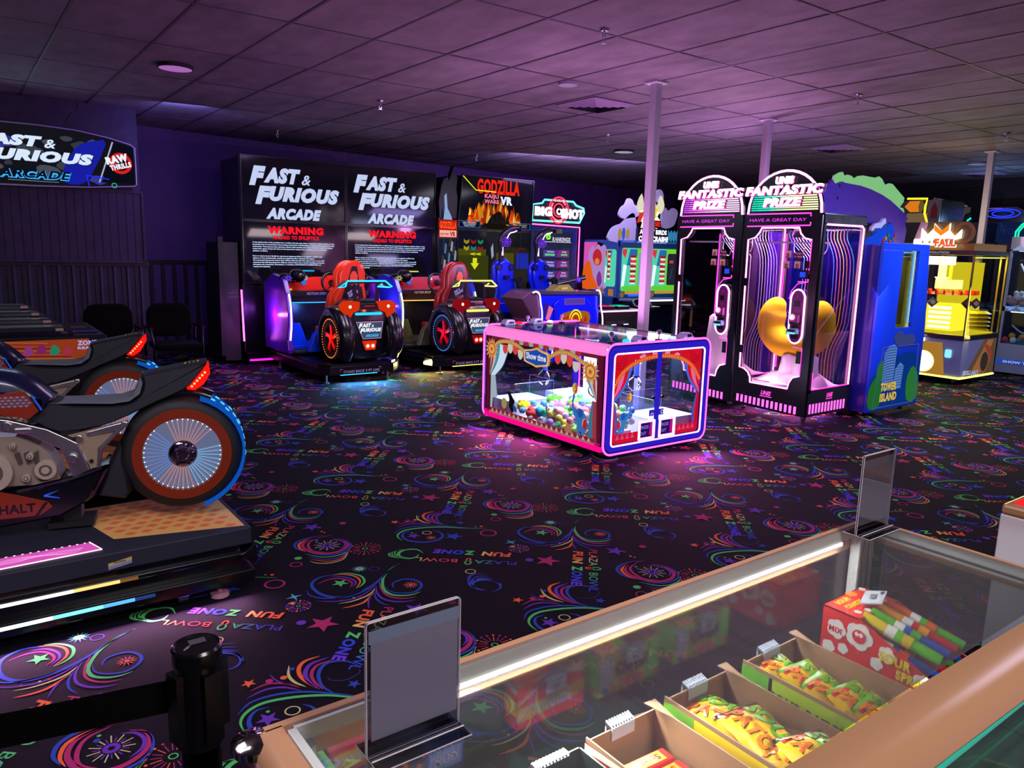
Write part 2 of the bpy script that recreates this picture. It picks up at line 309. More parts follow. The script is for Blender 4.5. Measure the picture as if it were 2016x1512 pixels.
# ------------------------------------------------------------ floor: printed carpet
PAL = {'b': '#2c44a8', 'm': '#a82c64', 'p': '#6434a8', 'o': '#e8603a', 'g': '#50b464', 'c': '#c0b878', 'B': '#3c4cb8', 'd': '#3a2c70', 'P': '#7a48d0', 't': '#4aa0b0', 'r': '#e03c50'}
TX, TY = 1.234, 1.208
def carpet():
    b = B('#0e0a16', 'V'); b.box(-4.5, 18, -3, 14.5, -.02, 0); fl = struct(b.obj('floor'))
    b = B('#ffffff', 'K'); F = FR((1.257, 3.579, .0015), (1, 0, 0), (0, 1, 0)); F2 = FR((1.257, 3.579, .002), (1, 0, 0), (0, 1, 0))
    for c, w, q in STR:
        P = [(q[i]/1000, q[i+1]/1000) for i in range(0, len(q), 2)]
        b.use(PAL[c]); b.rib(F, P, w/1000*.70, sm=4)
    for kd, c, x, y, r in SM:
        x /= 1000; y /= 1000; r /= 1000; b.use(PAL[c])
        if kd == 'star': b.star(F2, x, y, r*.95, rot=.6)
        elif kd == 'dot': b.disc(F2, x, y, r*.9, n=10)
        elif kd == 'ring': b.ring(F2, x, y, r*.8, r, n=14)
        elif kd == 'burst':
            if c == 'P':
                for i in range(22):
                    a = 2*pi*i/22; b.use(PAL['c' if i % 2 else 'p']); rr = r*(.78 if i % 2 else .62)
                    b.rib(F2, [(x+cos(a)*r*.35, y+sin(a)*r*.35), (x+cos(a)*rr, y+sin(a)*rr)], .0045, sm=0, taper=False)
                b.use(PAL['p']); b.ring(F2, x, y, r*.12, r*.3, n=14)
            else:
                b.star(F2, x, y, r*.8, n=12, r2=.35); b.use(PAL['c'] if c == 't' else PAL['d']); b.ring(F2, x, y, r*.2, r*.34, d=.0005, n=10)
        elif kd == 'glow': b.star(F2, x, y, r, n=4, r2=.25)
        elif kd == 'fw':
            r *= .8
            for i in range(18):
                a = 2*pi*i/18; b.use(PAL['o' if i % 3 == 0 else c])
                b.rib(F2, [(x+cos(a)*r*.4, y+sin(a)*r*.4), (x+cos(a)*r*.85, y+sin(a)*r*.85)], .0035, sm=0, taper=False)
                b.disc(F2, x+cos(a)*r, y+sin(a)*r, .006, n=6)
            b.use(PAL['g']); b.ring(F2, x, y, r*.14, r*.2, n=12)
    def line(x0, y0, x1, y1):
        d = Vector((x1-x0, y1-y0, 0)); return FR(F.p(x0, y0, .0005), d, (-d.y, d.x, 0)), d.length
    def pin(fr, x, h, c0, c1):
        b.use(PAL[c0]); b.ring(fr, x+.012, h*.62, .012, .02, n=14, ky=1.35)
        b.use(PAL[c1]); b.ring(fr, x+.012, -h*.0, .008, .015, n=12, ky=1.4)
    for i, (a, z) in enumerate(((( 1.005, -.618), (.595, -.285)), ((1.437, -.70), (1.085, -1.09)))):
        fr, ln = line(*a, *z); h = .042 if i == 0 else .044
        b.text('PLAZA', fr, 0, 0, h, w=ln*.41, bold=-.004, cols=['#6038c0', '#3c50c8', '#58c468'] if i == 0 else ['#c02c6c', '#e05050', '#d8d088', '#58c468'], res=2)
        b.text('BOWL', fr, ln*.58, 0, h, w=ln*.41, bold=.0, cols=['#e05040', '#e04060', '#e86848', '#e0d080'] if i == 0 else ['#58c468', '#48a890', '#3c50d0', '#3c50d0'], res=2)
        pin(fr, ln*.45, .06, 'g', 'o')
    for i, (a, z) in enumerate((((1.05, -.512), (.735, -.246)), ((1.352, -.67), (1.065, -.985)))):
        fr, ln = line(*a, *z); h = .056 if i == 0 else .055
        b.text('FUN', fr, 0, 0, h, w=ln*.38, bold=.045, shear=.1, cols=['#e8603a', '#e8603a', '#e8c070'], res=2)
        b.text('Z', fr, ln*.47, 0, h, w=ln*.13, bold=.05, cols=['#58c468'], res=2)
        b.text('ONE', fr, ln*.61, 0, h, w=ln*.4, bold=.045, shear=.1, cols=['#2c48c8', '#3c40d0', '#7838c8'], res=2)
    o = b.obj('carpet_print', fl); o.location = (-3*TX, -4*TY, 0); o['kind'] = 'structure'
    for ax, n, s in ((0, 14, TX), (1, 12, TY)):
        md = o.modifiers.new('repeat', 'ARRAY'); md.use_relative_offset = False; md.use_constant_offset = True
        md.count = n; md.constant_offset_displace = (s if ax == 0 else 0, s if ax == 1 else 0, 0)
carpet()

# grey tile floor behind the display counter
b = B('#b8b4b4', 'G')
for i in range(7):
    for j in range(5): b.box(1.0+i*.46, 1.455+i*.46, -.9+j*.31, -.597+j*.31, 0.001, .006)
struct(b.obj('floor_tiles'))

# ------------------------------------------------------------ ceiling
def ceiling():
    m = D.materials.new('ceiling_tile'); m.use_nodes = True; nt = m.node_tree; p = nt.nodes['Principled BSDF']; L = nt.links
    tc = nt.nodes.new('ShaderNodeTexCoord')
    def nz(sc, det=2, sy=1):
        mp = nt.nodes.new('ShaderNodeMapping'); mp.inputs['Scale'].default_value = (1, sy, 1)
        n = nt.nodes.new('ShaderNodeTexNoise'); n.inputs['Scale'].default_value = sc; n.inputs['Detail'].default_value = det
        L.new(tc.outputs['Object'], mp.inputs[0]); L.new(mp.outputs[0], n.inputs['Vector']); return n
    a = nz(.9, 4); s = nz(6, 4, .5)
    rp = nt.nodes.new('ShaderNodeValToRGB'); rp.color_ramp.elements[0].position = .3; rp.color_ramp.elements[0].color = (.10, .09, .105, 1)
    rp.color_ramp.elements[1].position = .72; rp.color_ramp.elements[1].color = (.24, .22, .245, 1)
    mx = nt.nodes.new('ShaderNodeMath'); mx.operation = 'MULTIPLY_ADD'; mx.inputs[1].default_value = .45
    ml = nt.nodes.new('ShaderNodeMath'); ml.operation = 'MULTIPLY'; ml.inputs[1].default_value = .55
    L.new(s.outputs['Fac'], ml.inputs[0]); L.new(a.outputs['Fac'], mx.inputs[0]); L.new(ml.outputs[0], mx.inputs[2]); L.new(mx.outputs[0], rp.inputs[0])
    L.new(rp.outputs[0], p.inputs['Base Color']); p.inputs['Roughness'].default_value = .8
    f = nz(38, 3, 2.5); cr = nt.nodes.new('ShaderNodeValToRGB'); cr.color_ramp.elements[0].position = .35; cr.color_ramp.elements[1].position = .45
    L.new(f.outputs['Fac'], cr.inputs[0])
    bp = nt.nodes.new('ShaderNodeBump'); bp.inputs['Strength'].default_value = .6; bp.inputs['Distance'].default_value = .004
    L.new(cr.outputs[0], bp.inputs['Height']); L.new(bp.outputs[0], p.inputs['Normal'])
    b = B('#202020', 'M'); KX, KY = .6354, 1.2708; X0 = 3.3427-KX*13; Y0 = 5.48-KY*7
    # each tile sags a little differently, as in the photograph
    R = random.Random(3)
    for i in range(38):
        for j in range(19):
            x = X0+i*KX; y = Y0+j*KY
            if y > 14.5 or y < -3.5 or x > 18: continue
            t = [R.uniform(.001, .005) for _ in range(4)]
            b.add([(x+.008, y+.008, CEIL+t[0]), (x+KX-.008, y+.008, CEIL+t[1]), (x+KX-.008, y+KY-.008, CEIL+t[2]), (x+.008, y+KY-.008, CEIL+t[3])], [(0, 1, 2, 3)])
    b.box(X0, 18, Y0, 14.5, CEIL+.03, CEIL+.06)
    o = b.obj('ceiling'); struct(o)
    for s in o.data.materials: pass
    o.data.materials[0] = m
    g = B('#45404a', 'M')
    for i in range(38):
        x = X0+i*KX
        if x < 18: g.box(x-.010, x+.010, Y0, 14.4, CEIL-.002, CEIL+.02)
    for j in range(19):
        y = Y0+j*KY
        if y < 14.5: g.box(X0, 18, y-.010, y+.010, CEIL-.001, CEIL+.02)
    struct(g.obj('ceiling_grid', o))
ceiling()

# ------------------------------------------------------------ walls
def wallmat():
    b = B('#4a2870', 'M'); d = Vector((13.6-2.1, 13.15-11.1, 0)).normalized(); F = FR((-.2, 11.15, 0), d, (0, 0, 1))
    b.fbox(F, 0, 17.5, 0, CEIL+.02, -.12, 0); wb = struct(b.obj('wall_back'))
    b = B('#17101f', 'M')
    b.fbox(F, 0, 17.5, 0, .1, 0, .02)
    b.fbox(F, 0, 6, 1.28, 1.33, 0, .035)
    for i in range(46): b.fbox(F, 2.35+i*.16, 2.4+i*.16, .1, 1.28, 0, .02)
    struct(b.obj('wainscot_panel', wb))
wallmat()
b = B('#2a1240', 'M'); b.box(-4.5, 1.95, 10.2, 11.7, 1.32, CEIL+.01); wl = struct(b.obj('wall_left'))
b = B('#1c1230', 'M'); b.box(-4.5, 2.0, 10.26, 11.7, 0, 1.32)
for i in range(42):
    x = 1.92-i*.145; b.use('#3a2a52'); b.box(x-.012, x+.012, 10.235, 10.27, .1, 1.28); b.use('#1c1230'); b.box(x-.07, x-.03, 10.25, 10.27, .1, 1.28)
b.use('#150c22'); b.box(-4.5, 2.01, 10.23, 10.28, 1.28, 1.34)
struct(b.obj('wainscot_panel', wl))
b = B('#261038', 'M')
for i in range(44):
    x = 1.87-i*.088; b.box(x-.003, x+.003, 10.193, 10.2, 1.35, 2.14)
b.box(-2.5, 1.98, 10.185, 10.2, 2.14, 2.17); b.box(1.95, 1.98, 10.18, 10.2, 1.35, 2.16)
struct(b.obj('panel_battens', wl))
b = B('#120d18', 'M'); b.box(15.5, 15.6, -3, 14.5, 0, CEIL+.01); wr = struct(b.obj('wall_right'))
b = B('#191020', 'M'); b.box(-4.5, -4.4, -3, 14.5, 0, CEIL+.01); struct(b.obj('wall_far_left'))
# lit timber room seen through the opening in the right wall
b = B('#6f5a45', 'E'); F = FR((15.46, 7.17, 0), (0, -1, 0), (0, 0, 1))
b.use('#000000', 'M'); b.fbox(F, -.72, .75, 1.6, 2.95, 0, .02)
cols = ['#54473f', '#6a5846', '#8a7250', '#8c7452', '#6f5c40']
for i in range(5): b.use(cols[i], 'E', .55); b.fbox(F, -.6, .56, 2.62-.1*(i+1), 2.615-.1*i, .02, .03)
b.use('#8a8890', 'E', .5); b.add([F.p(-.05, 2.75, .03), F.p(.5, 2.62, .03), F.p(.5, 2.645, .03), F.p(-.05, 2.80, .03)], [(0, 1, 2, 3)])
b.add([F.p(-.05, 2.68, .03), F.p(.35, 2.645, .03), F.p(.3, 2.665, .03), F.p(-.05, 2.72, .03)], [(0, 1, 2, 3)])
struct(b.obj('window_1'))

# steel columns
def column(x, y, name):
    b = B('#a8a4b4', 'M'); b.prism(rrect(x-.04, x+.04, y-.04, y+.04, .008), FR((0, 0, 0), (1, 0, 0), (0, 1, 0)), 0, CEIL-.01)
    b.use('#c8c4d0'); b.box(x-.075, x+.075, y-.075, y+.075, CEIL-.016, CEIL-.002); b.box(x-.09, x+.09, y-.09, y+.09, 0.001, .012)
    o = b.obj(name, sm=.5); struct(o)
column(5.26, 5.026, 'pillar'); column(7.53, 5.461, 'pillar'); column(11.71, 4.829, 'pillar')

# ceiling fittings
def ceil_light(x, y, r, col, e, label, rim='#141416', t=.028):
    b = B(rim, 'M'); b.lathe([(0, CEIL), (r, CEIL), (r, CEIL-t), (r*.93, CEIL-t-.002), (r*.93, CEIL-t*.6)], n=32, o=(0, 0, 0))
    th = thing('ceiling_light', label, 'ceiling light', (x, y, 0), group=None)
    b.obj('rim', th, sm=.6)
    b = B(hx(col, e), 'L'); b.lathe([(0, CEIL-t-.006), (r*.6, CEIL-t-.005), (r*.93, CEIL-t)], n=32); b.obj('diffuser', th, sm=.6)


ceil_light(1.764, 7.449, .148, '#d884e8', .55, 'round flat ceiling light glowing pink above the motorcycles')
ceil_light(4.686, 5.576, .085, '#c8a0d8', .5, 'small domed ceiling light left of the near column', rim='#a890b8')
ceil_light(8.302, 8.524, .15, '#d0c8e0', .55, 'flat round ceiling light in a black rim beyond the near column')
ceil_light(12.860, 5.498, .13, '#9098d8', .5, 'pale ceiling light near the far right column', rim='#8080b0')
def sprinkler(x, y, label):
    b = B('#c0b8c8', 'X'); b.lathe([(0, CEIL), (.035, CEIL), (.03, CEIL-.012), (.012, CEIL-.018), (.012, CEIL-.05), (0, CEIL-.05)], n=16)
    b.tube([(-.012, 0, CEIL-.045), (-.016, 0, CEIL-.065), (0, 0, CEIL-.088)], .003, n=6); b.tube([(.012, 0, CEIL-.045), (.016, 0, CEIL-.065), (0, 0, CEIL-.088)], .003, n=6)
    b.lathe([(0, CEIL-.088), (.02, CEIL-.088), (.02, CEIL-.092), (0, CEIL-.092)], n=12)
    o = b.obj('sprinkler', sm=.6); o.location = (x, y, 0); tag(o, label, 'sprinkler', 'ceiling sprinklers')
for x, y, l in ((3.790, 4.140, 'metal sprinkler head nearest the camera, above the carnival claw machine'), (3.830, 7.611, 'sprinkler head on the dark ceiling above the left racing car ride'),
                (3.777, 10.578, 'small sprinkler head at the back, above the left video wall'), (7.075, 7.579, 'sprinkler head on the ceiling beyond the near square vent'),
                (6.977, 4.097, 'sprinkler head above the two neon prize machines'), (10.194, 4.070, 'sprinkler head at the upper right above the yellow prize machine'),
                (7.117, 10.713, 'distant sprinkler head above the monster game screen')): sprinkler(x, y, l)
def vent(x, y, label, col='#6a5080'):
    th = thing('ceiling_vent', label, 'air vent', (x, y, 0), group=None)
    b = B('#8c7c9c', 'M'); F = FR((0, 0, CEIL), XA0, YA0)
    sq = lambda r: [(-r, -r), (r, -r), (r, r), (-r, r)]
    ringprism(b, sq(.3), sq(.265), F, -.008, -.003)
    for r in (.262, .20, .138, .076):
        vs = [F.p(x, y, -.004) for x, y in sq(r)]+[F.p(x, y, -.032) for x, y in sq(r-.04)]+[F.p(x, y, -.030) for x, y in sq(r-.04)]
        b.add(vs, [(i, (i+1) % 4, 4+(i+1) % 4, 4+i) for i in range(4)])
    b.obj('louvre', th)
    b = B('#060508', 'M'); b.box(-.3, .3, -.3, .3, CEIL-.003, CEIL-.001); b.obj('duct', th)
vent(5.594, 6.177, 'square ceiling vent beside the near column, lit magenta'); vent(10.084, 6.136, 'square ceiling vent above the neon prize machines'); vent(14.438, 6.037, 'square ceiling vent furthest right, lit blue')
#AREA#


# ============================================================ display counter
def counter():
    x0, x1, y0, y1, zt = .29, 1.893, .43, .975, .93
    t = thing('display_counter', 'glass display counter with bronze wood rails and white light strip', 'display case', (0, 0, 0))
    wood = '#d09a72'
    b = B(wood, 'G')
    def rail(p, q, wd, h, up=.006, side=1):   # bullnose profile along p->q, outward side
        p = V3(p); q = V3(q); d = (q-p).normalized(); n = Vector((-d.y, d.x, 0))*side
        prof = [(0, 0), (wd*.5, 0), (wd*.85, h*.18), (wd, h*.5), (wd*.85, h*.82), (wd*.5, h), (.012, h), (.012, h+up*.0), (0, h)]
        vs = []
        for P in (p, q): vs += [P+n*a+ZA*(c-h) for a, c in prof]
        m = len(prof); b.add(vs, [(i, (i+1) % m, m+(i+1) % m, m+i) for i in range(m)]+[tuple(range(m)), tuple(range(m, 2*m))[::-1]])
    rail((x0+.012, .952, zt+.003), (x1-.02, .952, zt+.003), .026, .06); b.obj('front_rail', t, sm=.7)
    b = B('#a87c5c', 'G'); rail((x0+.0, .504, zt+.008), (x1+.3, .476, zt+.008), .088, .075, side=-1); b.obj('back_rail', t, sm=.9)
    b = B(wood, 'G'); rail((x0+.035, .5, zt+.003), (x0+.035, .955, zt+.003), .05, .07); b.obj('end_rail', t, sm=.7)
    b = B(wood, 'G'); rail((1.868, .975, zt+.003), (1.868, .48, zt+.003), .025, .05); b.obj('end_rail', t, sm=.7)
    b = B('#b8b0a8', 'C'); b.lathe([(0, -.01), (.03, -.008), (.032, .004), (.024, .01), (0, .012)], o=(x0-.002, .957, zt-.012), n=16)
    b.lathe([(.03, -.9), (.03, -.01)], o=(x0+.028, .945, zt), n=14); b.obj('corner_cap', t, sm=.7)
    b = B('#f4f8ee', 'M')
    b.box(x0+.05, 1.85, .944, .952, .905, .929); b.box(x0+.04, x0+.052, .5, .945, .9, .929)
    b.use('#cfd8d6'); b.box(1.845, 1.866, .5, .945, .905, .929); b.use('#101014'); b.box(1.843, 1.846, .5, .945, .911, .917)
    b.use('#30343a'); b.box(x0+.05, 1.85, .951, .953, .9, .906)
    b.obj('glazing_channel', t)
    b = B('#c9ccc8', 'X')
    for dx in (0, .022, .05): b.box(1.80+dx, 1.817+dx, .928, .95, .12, .905)
    b.use('#e8ece8', 'M'); b.box(1.79, 1.8, .925, .95, .12, .905)
    b.cut(); b.use('#b0b4b8', 'X'); b.box(x0+.05, x0+.075, .925, .95, .12, .905); b.cut(); b.box(x0+.05, x0+.075, .5, .525, .12, .9); b.cut(); b.box(1.83, 1.86, .5, .53, .12, .9); b.obj('frame_post', t, bev=.002)
    b = B(hx('#f4f8ff', 6), 'L'); b.box(.53, 1.735, .940, .9435, .896, .904); b.obj('light_strip', t)
    b = B('#f4faf8', 'H'); b.box(x0+.04, 1.868, .5, .952, .9325, .934); b.obj('top_glass', t)  # small diffuse share mixed in gives an even grey haze
    b = B('#e4ecf0', 'R'); b.box(x0+.05, 1.86, .953, .956, .12, .905); b.obj('front_glass', t)
    b = B('#e4ecf0', 'T'); b.box(1.868, 1.871, .48, .95, .12, .905); b.obj('side_glass', t)
    b = B('#e4ecf0', 'T'); b.box(x0+.03, x0+.033, .5, .95, .12, .9); b.obj('side_glass', t)
    b = B('#d8f0ea', 'T'); b.box(x0+.06, 1.85, .5, .9, .672, .678)
    b.use('#2fae98', 'G'); b.box(x0+.06, 1.85, .495, .5, .672, .678); b.obj('shelf', t)
    b = B('#d8f0ea', 'T'); b.box(x0+.06, 1.85, .42, .9, .34, .346); b.use('#2fae98', 'G'); b.box(x0+.06, 1.85, .415, .42, .34, .346); b.obj('shelf', t)
    b = B('#3a342f', 'M'); b.box(x0, x1, .45, .97, 0.001, .12); b.obj('plinth', t, bev=.006)
    b = B('#bfe8dc', 'T'); b.box(1.0, 2.2, .425, .429, .12, .85); b.use('#35b59d', 'G'); b.box(1.0, 2.2, .424, .43, .85, .854); b.obj('sliding_door', t)
counter()
area('counter_strip_glow', (1.13, .935, .895), (1.13, .70, .5), 1.2, 12, (.95, .98, 1), size_y=.02).rotation_euler

def price_tag(b, F, x, y, num, w=.05, h=.03, d=0):
    b.use('#dfe6ee', 'M'); b.fbox(F, x-w/2, x+w/2, y, y+h, d, d+.003); b.use('#2c3440'); b.text(num, F, x, y+h*.25, h*.42, d=d+.0035, al='c', bold=.02)
    b.quad(F, x-w*.3, x+w*.3, y+h*.82, y+h*.9, d+.0035)
def tray(name, label, x0, x1, y0, y1, z0, h, outer, art, num, corner=True, lid=None):
    t = thing(name, label, 'candy box', ((x0+x1)/2, (y0+y1)/2, z0)); w = (x1-x0)/2; l = (y1-y0)/2; th = .003
    b = B('#96734f', 'M')
    b.box(-w, w, -l, l, 0, th); b.box(-w, -w+th, -l, l, 0, h); b.box(w-th, w, -l, l, 0, h); b.box(-w, w, l-th, l, 0, h*.93); b.box(-w, w, -l, -l+th, 0, h*.7)
    b.add([(w-th, l-.05, h), (w, l-.05, h), (w, l, h+.012), (w-.03, l, h+.014), (w-.03, l-th, h+.014), (w-th, l-.05, h)], [(0, 1, 2, 3, 4)])
    b.obj('carton', t)
    b = B(outer, 'G')
    for F, ww in ((FR((-w-.0008, 0, 0), -YA, ZA), l), (FR((w+.0008, 0, 0), YA, ZA), l), (FR((0, l+.0008, 0), -XA, ZA), w)):
        b.use(outer, 'G'); b.quad(F, -ww, ww, .001, h*.92); art(b, F, ww, h)
    b.obj('printed_sleeve', t)
    b = B('#ccd6e4', 'X'); b.box(-.028, .028, l-.002, l+.012, h*.93, h*.93+.006)
    for i in range(9): b.cyl((-.026+i*.0065, l-.006, h*.93+.002), (-.026+i*.0065, l+.012, h*.93+.009), .0022, n=6)
    b.use('#c8d0da', 'M'); b.box(-.028, .028, l-.006, l-.0035, h*.72, h*.95)
    F = FR((0, l+.012, 0), -XA, ZA); price_tag(b, F, 0, h*.93-.028, num, d=0); b.obj('price_clip', t)
    return t
def art_star(b, F, w, h):
    b.use('#f0c030', 'G'); b.prism([(-w, h*.3), (w, h*.15), (w, h*.45), (-w, h*.6)], F, .0006); b.use('#e8e0c8'); b.prism([(-w, h*.75), (w*.0, h*.92), (w, h*.5), (w, h*.6), (0, h), (-w, h*.9)], F, .0008)
    b.use('#ffffff', 'G'); b.text('Starburst', F, 0, h*.25, h*.3, w=w*1.2, al='c', d=.0012, bold=.03, shear=.15)
def art_sour(b, F, w, h):
    b.use('#68b82c', 'G'); b.quad(F, -w, -w*.55, .001, h*.92, .0005); b.use('#e8f0f4'); b.quad(F, w*.55, w*.98, h*.2, h*.85, .0006)
    b.use('#101010'); b.text('SOUR PATCH', F, -w*.05, h*.38, h*.32, w=w*1.05, al='c', d=.0012, bold=.05); b.use('#e04830', 'G'); b.text('KIDS', F, 0, h*.08, h*.22, al='c', d=.0012, bold=.04)
    for i in range(8): b.use(['#d83030', '#50b040', '#f08020', '#2860c0'][i % 4]); b.disc(F, -w*.9+i*w*.24, h*.12, h*.09, .001, n=8)
def art_green(b, F, w, h):
    b.use('#b8d820', 'G'); b.quad(F, -w*.6, w*.3, .001, h*.92, .0005); art_sour(b, F, w, h)
def bag(x, y, z, w, l, rz, tilt, label, kind=0, th=.022, grp=None):
    """pillow pack: crimped ends, bulging middle"""
    t = thing('candy_bag', label, 'candy bag', (x, y, z), rz, group=None); t.rotation_euler = (tilt, .0, rz)
    R = random.Random(int(x*900+y*77)); n, m = 14, 12; b = B('#f0c818', 'G'); ph = R.random()*6
    def H(u, v): return th*max(0, (1-abs(u)**2.6))**.8*max(0, (1-abs(v)**3))**.7*(1+.12*sin(u*9+ph)*sin(v*7+ph))
    vs = []; cols = []; fs = []
    for s in (1, -1):
        for j in range(m+1):
            for i in range(n+1):
                u = -1+2*i/n; v = -1+2*j/m
                vs.append((v*w/2*(1-.06*(1-abs(u))), u*l/2, th*1.02+s*H(u, v)+.0015*sin(i*2.1+j*3.3+ph)*(1-abs(u))))
    Y = hx('#f2c614'); Rd = hx('#d02818'); Bk = hx('#1a1812'); Gr = hx('#6aa81c')
    for s in (0, 1):
        o = s*(n+1)*(m+1)
        for j in range(m):
            for i in range(n):
                fs.append((o+j*(n+1)+i, o+j*(n+1)+i+1, o+(j+1)*(n+1)+i+1, o+(j+1)*(n+1)+i))
                c = Y
                if i > n*.84 and (j*2+i) % 7 < 4: c = Rd
                if i < 1 or i >= n-1: c = Bk if kind != 1 else Gr
                if kind == 2 and i > n*.4 and j > m*.7: c = Bk
                if kind and (i*7+j*13) % 61 == 0: c = Rd
                cols.append(c)
    b.add(vs, fs, cols); b.obj('pouch', t, sm=1.2)
    b = B('#68a820', 'G'); F = FR((0, 0, th*1.02+.0012), -YA, XA) if kind != 3 else FR((0, 0, th*1.02+.0012), YA, -XA)
    def wp(sgn):
        def f(X, Yy): return X, Yy
        return f
    for s2, yy, hh, c in (('SOUR', .004, w*.30, '#5cb018'), ('PATCH', -w*.34, w*.26, '#f07818')):
        v, f, a0, a1, c0, c1 = text_mesh(s2, .05, 0, .1, 2); k = hh/.72; vs = []; vb = []
        for a, c_, _ in v:
            X = (a-a0)*k-(a1-a0)*k/2; Z = yy+c_*k; px_, py_ = (Z, -X) if kind != 3 else (-Z, X)
            u = max(-1, min(1, py_*2/l)); vv = max(-1, min(1, px_*2/w)); vs.append((px_, py_, th*1.02+H(u, vv)+.002))
            vb.append((px_*1.0+.0012, py_-.0012, th*1.02+H(u, vv)+.0012))
        b.use('#15120c'); b.add(vb, f); b.use(c); b.add(vs, f)
    b.obj('print', t)
    return t
zs = .679
tray('candy_box', 'open candy carton with red sides holding fruit chew packs', .815, .985, .56, .857, zs, .10, '#c01c24', art_star, '50')
for i, (y, c, c2) in enumerate(((.805, '#c83028', '#e0b040'), (.765, '#c82a2a', '#d8861c'), (.728, '#d8d4cc', '#c8c4bc'), (.692, '#e02c20', '#f0b020'))):
    t = thing('candy_pack', ['red fruit chew pack with a pale label, furthest into the red carton', 'orange striped fruit chew pack, second in the red carton', 'white backed fruit chew pack turned face down', 'bright red fruit chew pack nearest the back rail'][i], 'candy pack', (.90, y, zs+.045), -.06+.03*i, 'fruit chew packs in the red carton')
    b = B(c, 'G'); b.box(-.066, .066, -.0165, .0165, -.041, 0); b.obj('wrapper', t, bev=.004)
    b = B(c2, 'G'); b.box(-.05, .05, -.012, .012, 0, .0008); F = FR((0, 0, .0012), -XA, -YA); b.use('#b01820' if i != 2 else '#8890a0'); b.text('Starburst' if i != 2 else 'fruit chews', F, 0, -.006, .014, w=.085, al='c', bold=.03); b.obj('print', t)
tray('candy_box', 'yellow candy carton full of black and yellow sour sweet bags', 1.02, 1.2, .545, .865, zs, .10, '#f0dc10', art_sour, '50')
tray('candy_box', 'lime green candy carton with one row of sour sweet bags', 1.255, 1.44, .545, .865, zs, .10, '#a8d020', art_green, '50')
for i, (x, y, z, r, tl, k, l) in enumerate(((1.112, .800, .030, .25, .05, 0, 'flat sour sweet bag at the far end of the yellow carton'), (1.112, .715, .046, -.15, .2, 0, 'sour sweet bag lying tilted in the middle of the yellow carton'),
        (1.112, .640, .040, .3, -.1, 2, 'crumpled sour sweet bag in the yellow carton next to the back rail'), (1.105, .755, .012, .9, 0, 2, 'dark sided sour sweet bag under the others in the yellow carton'),
        (1.112, .595, .062, -.3, .15, 0, 'topmost sour sweet bag in the yellow carton, closest to the rail'))):
    bag(x, y, zs+z, .105, .145, r, tl, l, k)
for i, (y, l) in enumerate(((.815, 'sour sweet bag standing at the far end of the lime carton'), (.762, 'second sour sweet bag from the far end of the lime carton'), (.709, 'third sour sweet bag from the far end of the lime carton'),
                            (.656, 'fourth sour sweet bag in the lime carton'), (.603, 'sour sweet bag in the lime carton closest to the back rail'))):
    bag(1.345+.004*(i % 2), y, zs+.034+.003*i, .10, .135, .12*(-1)**i, .45, l, 1, th=.016)
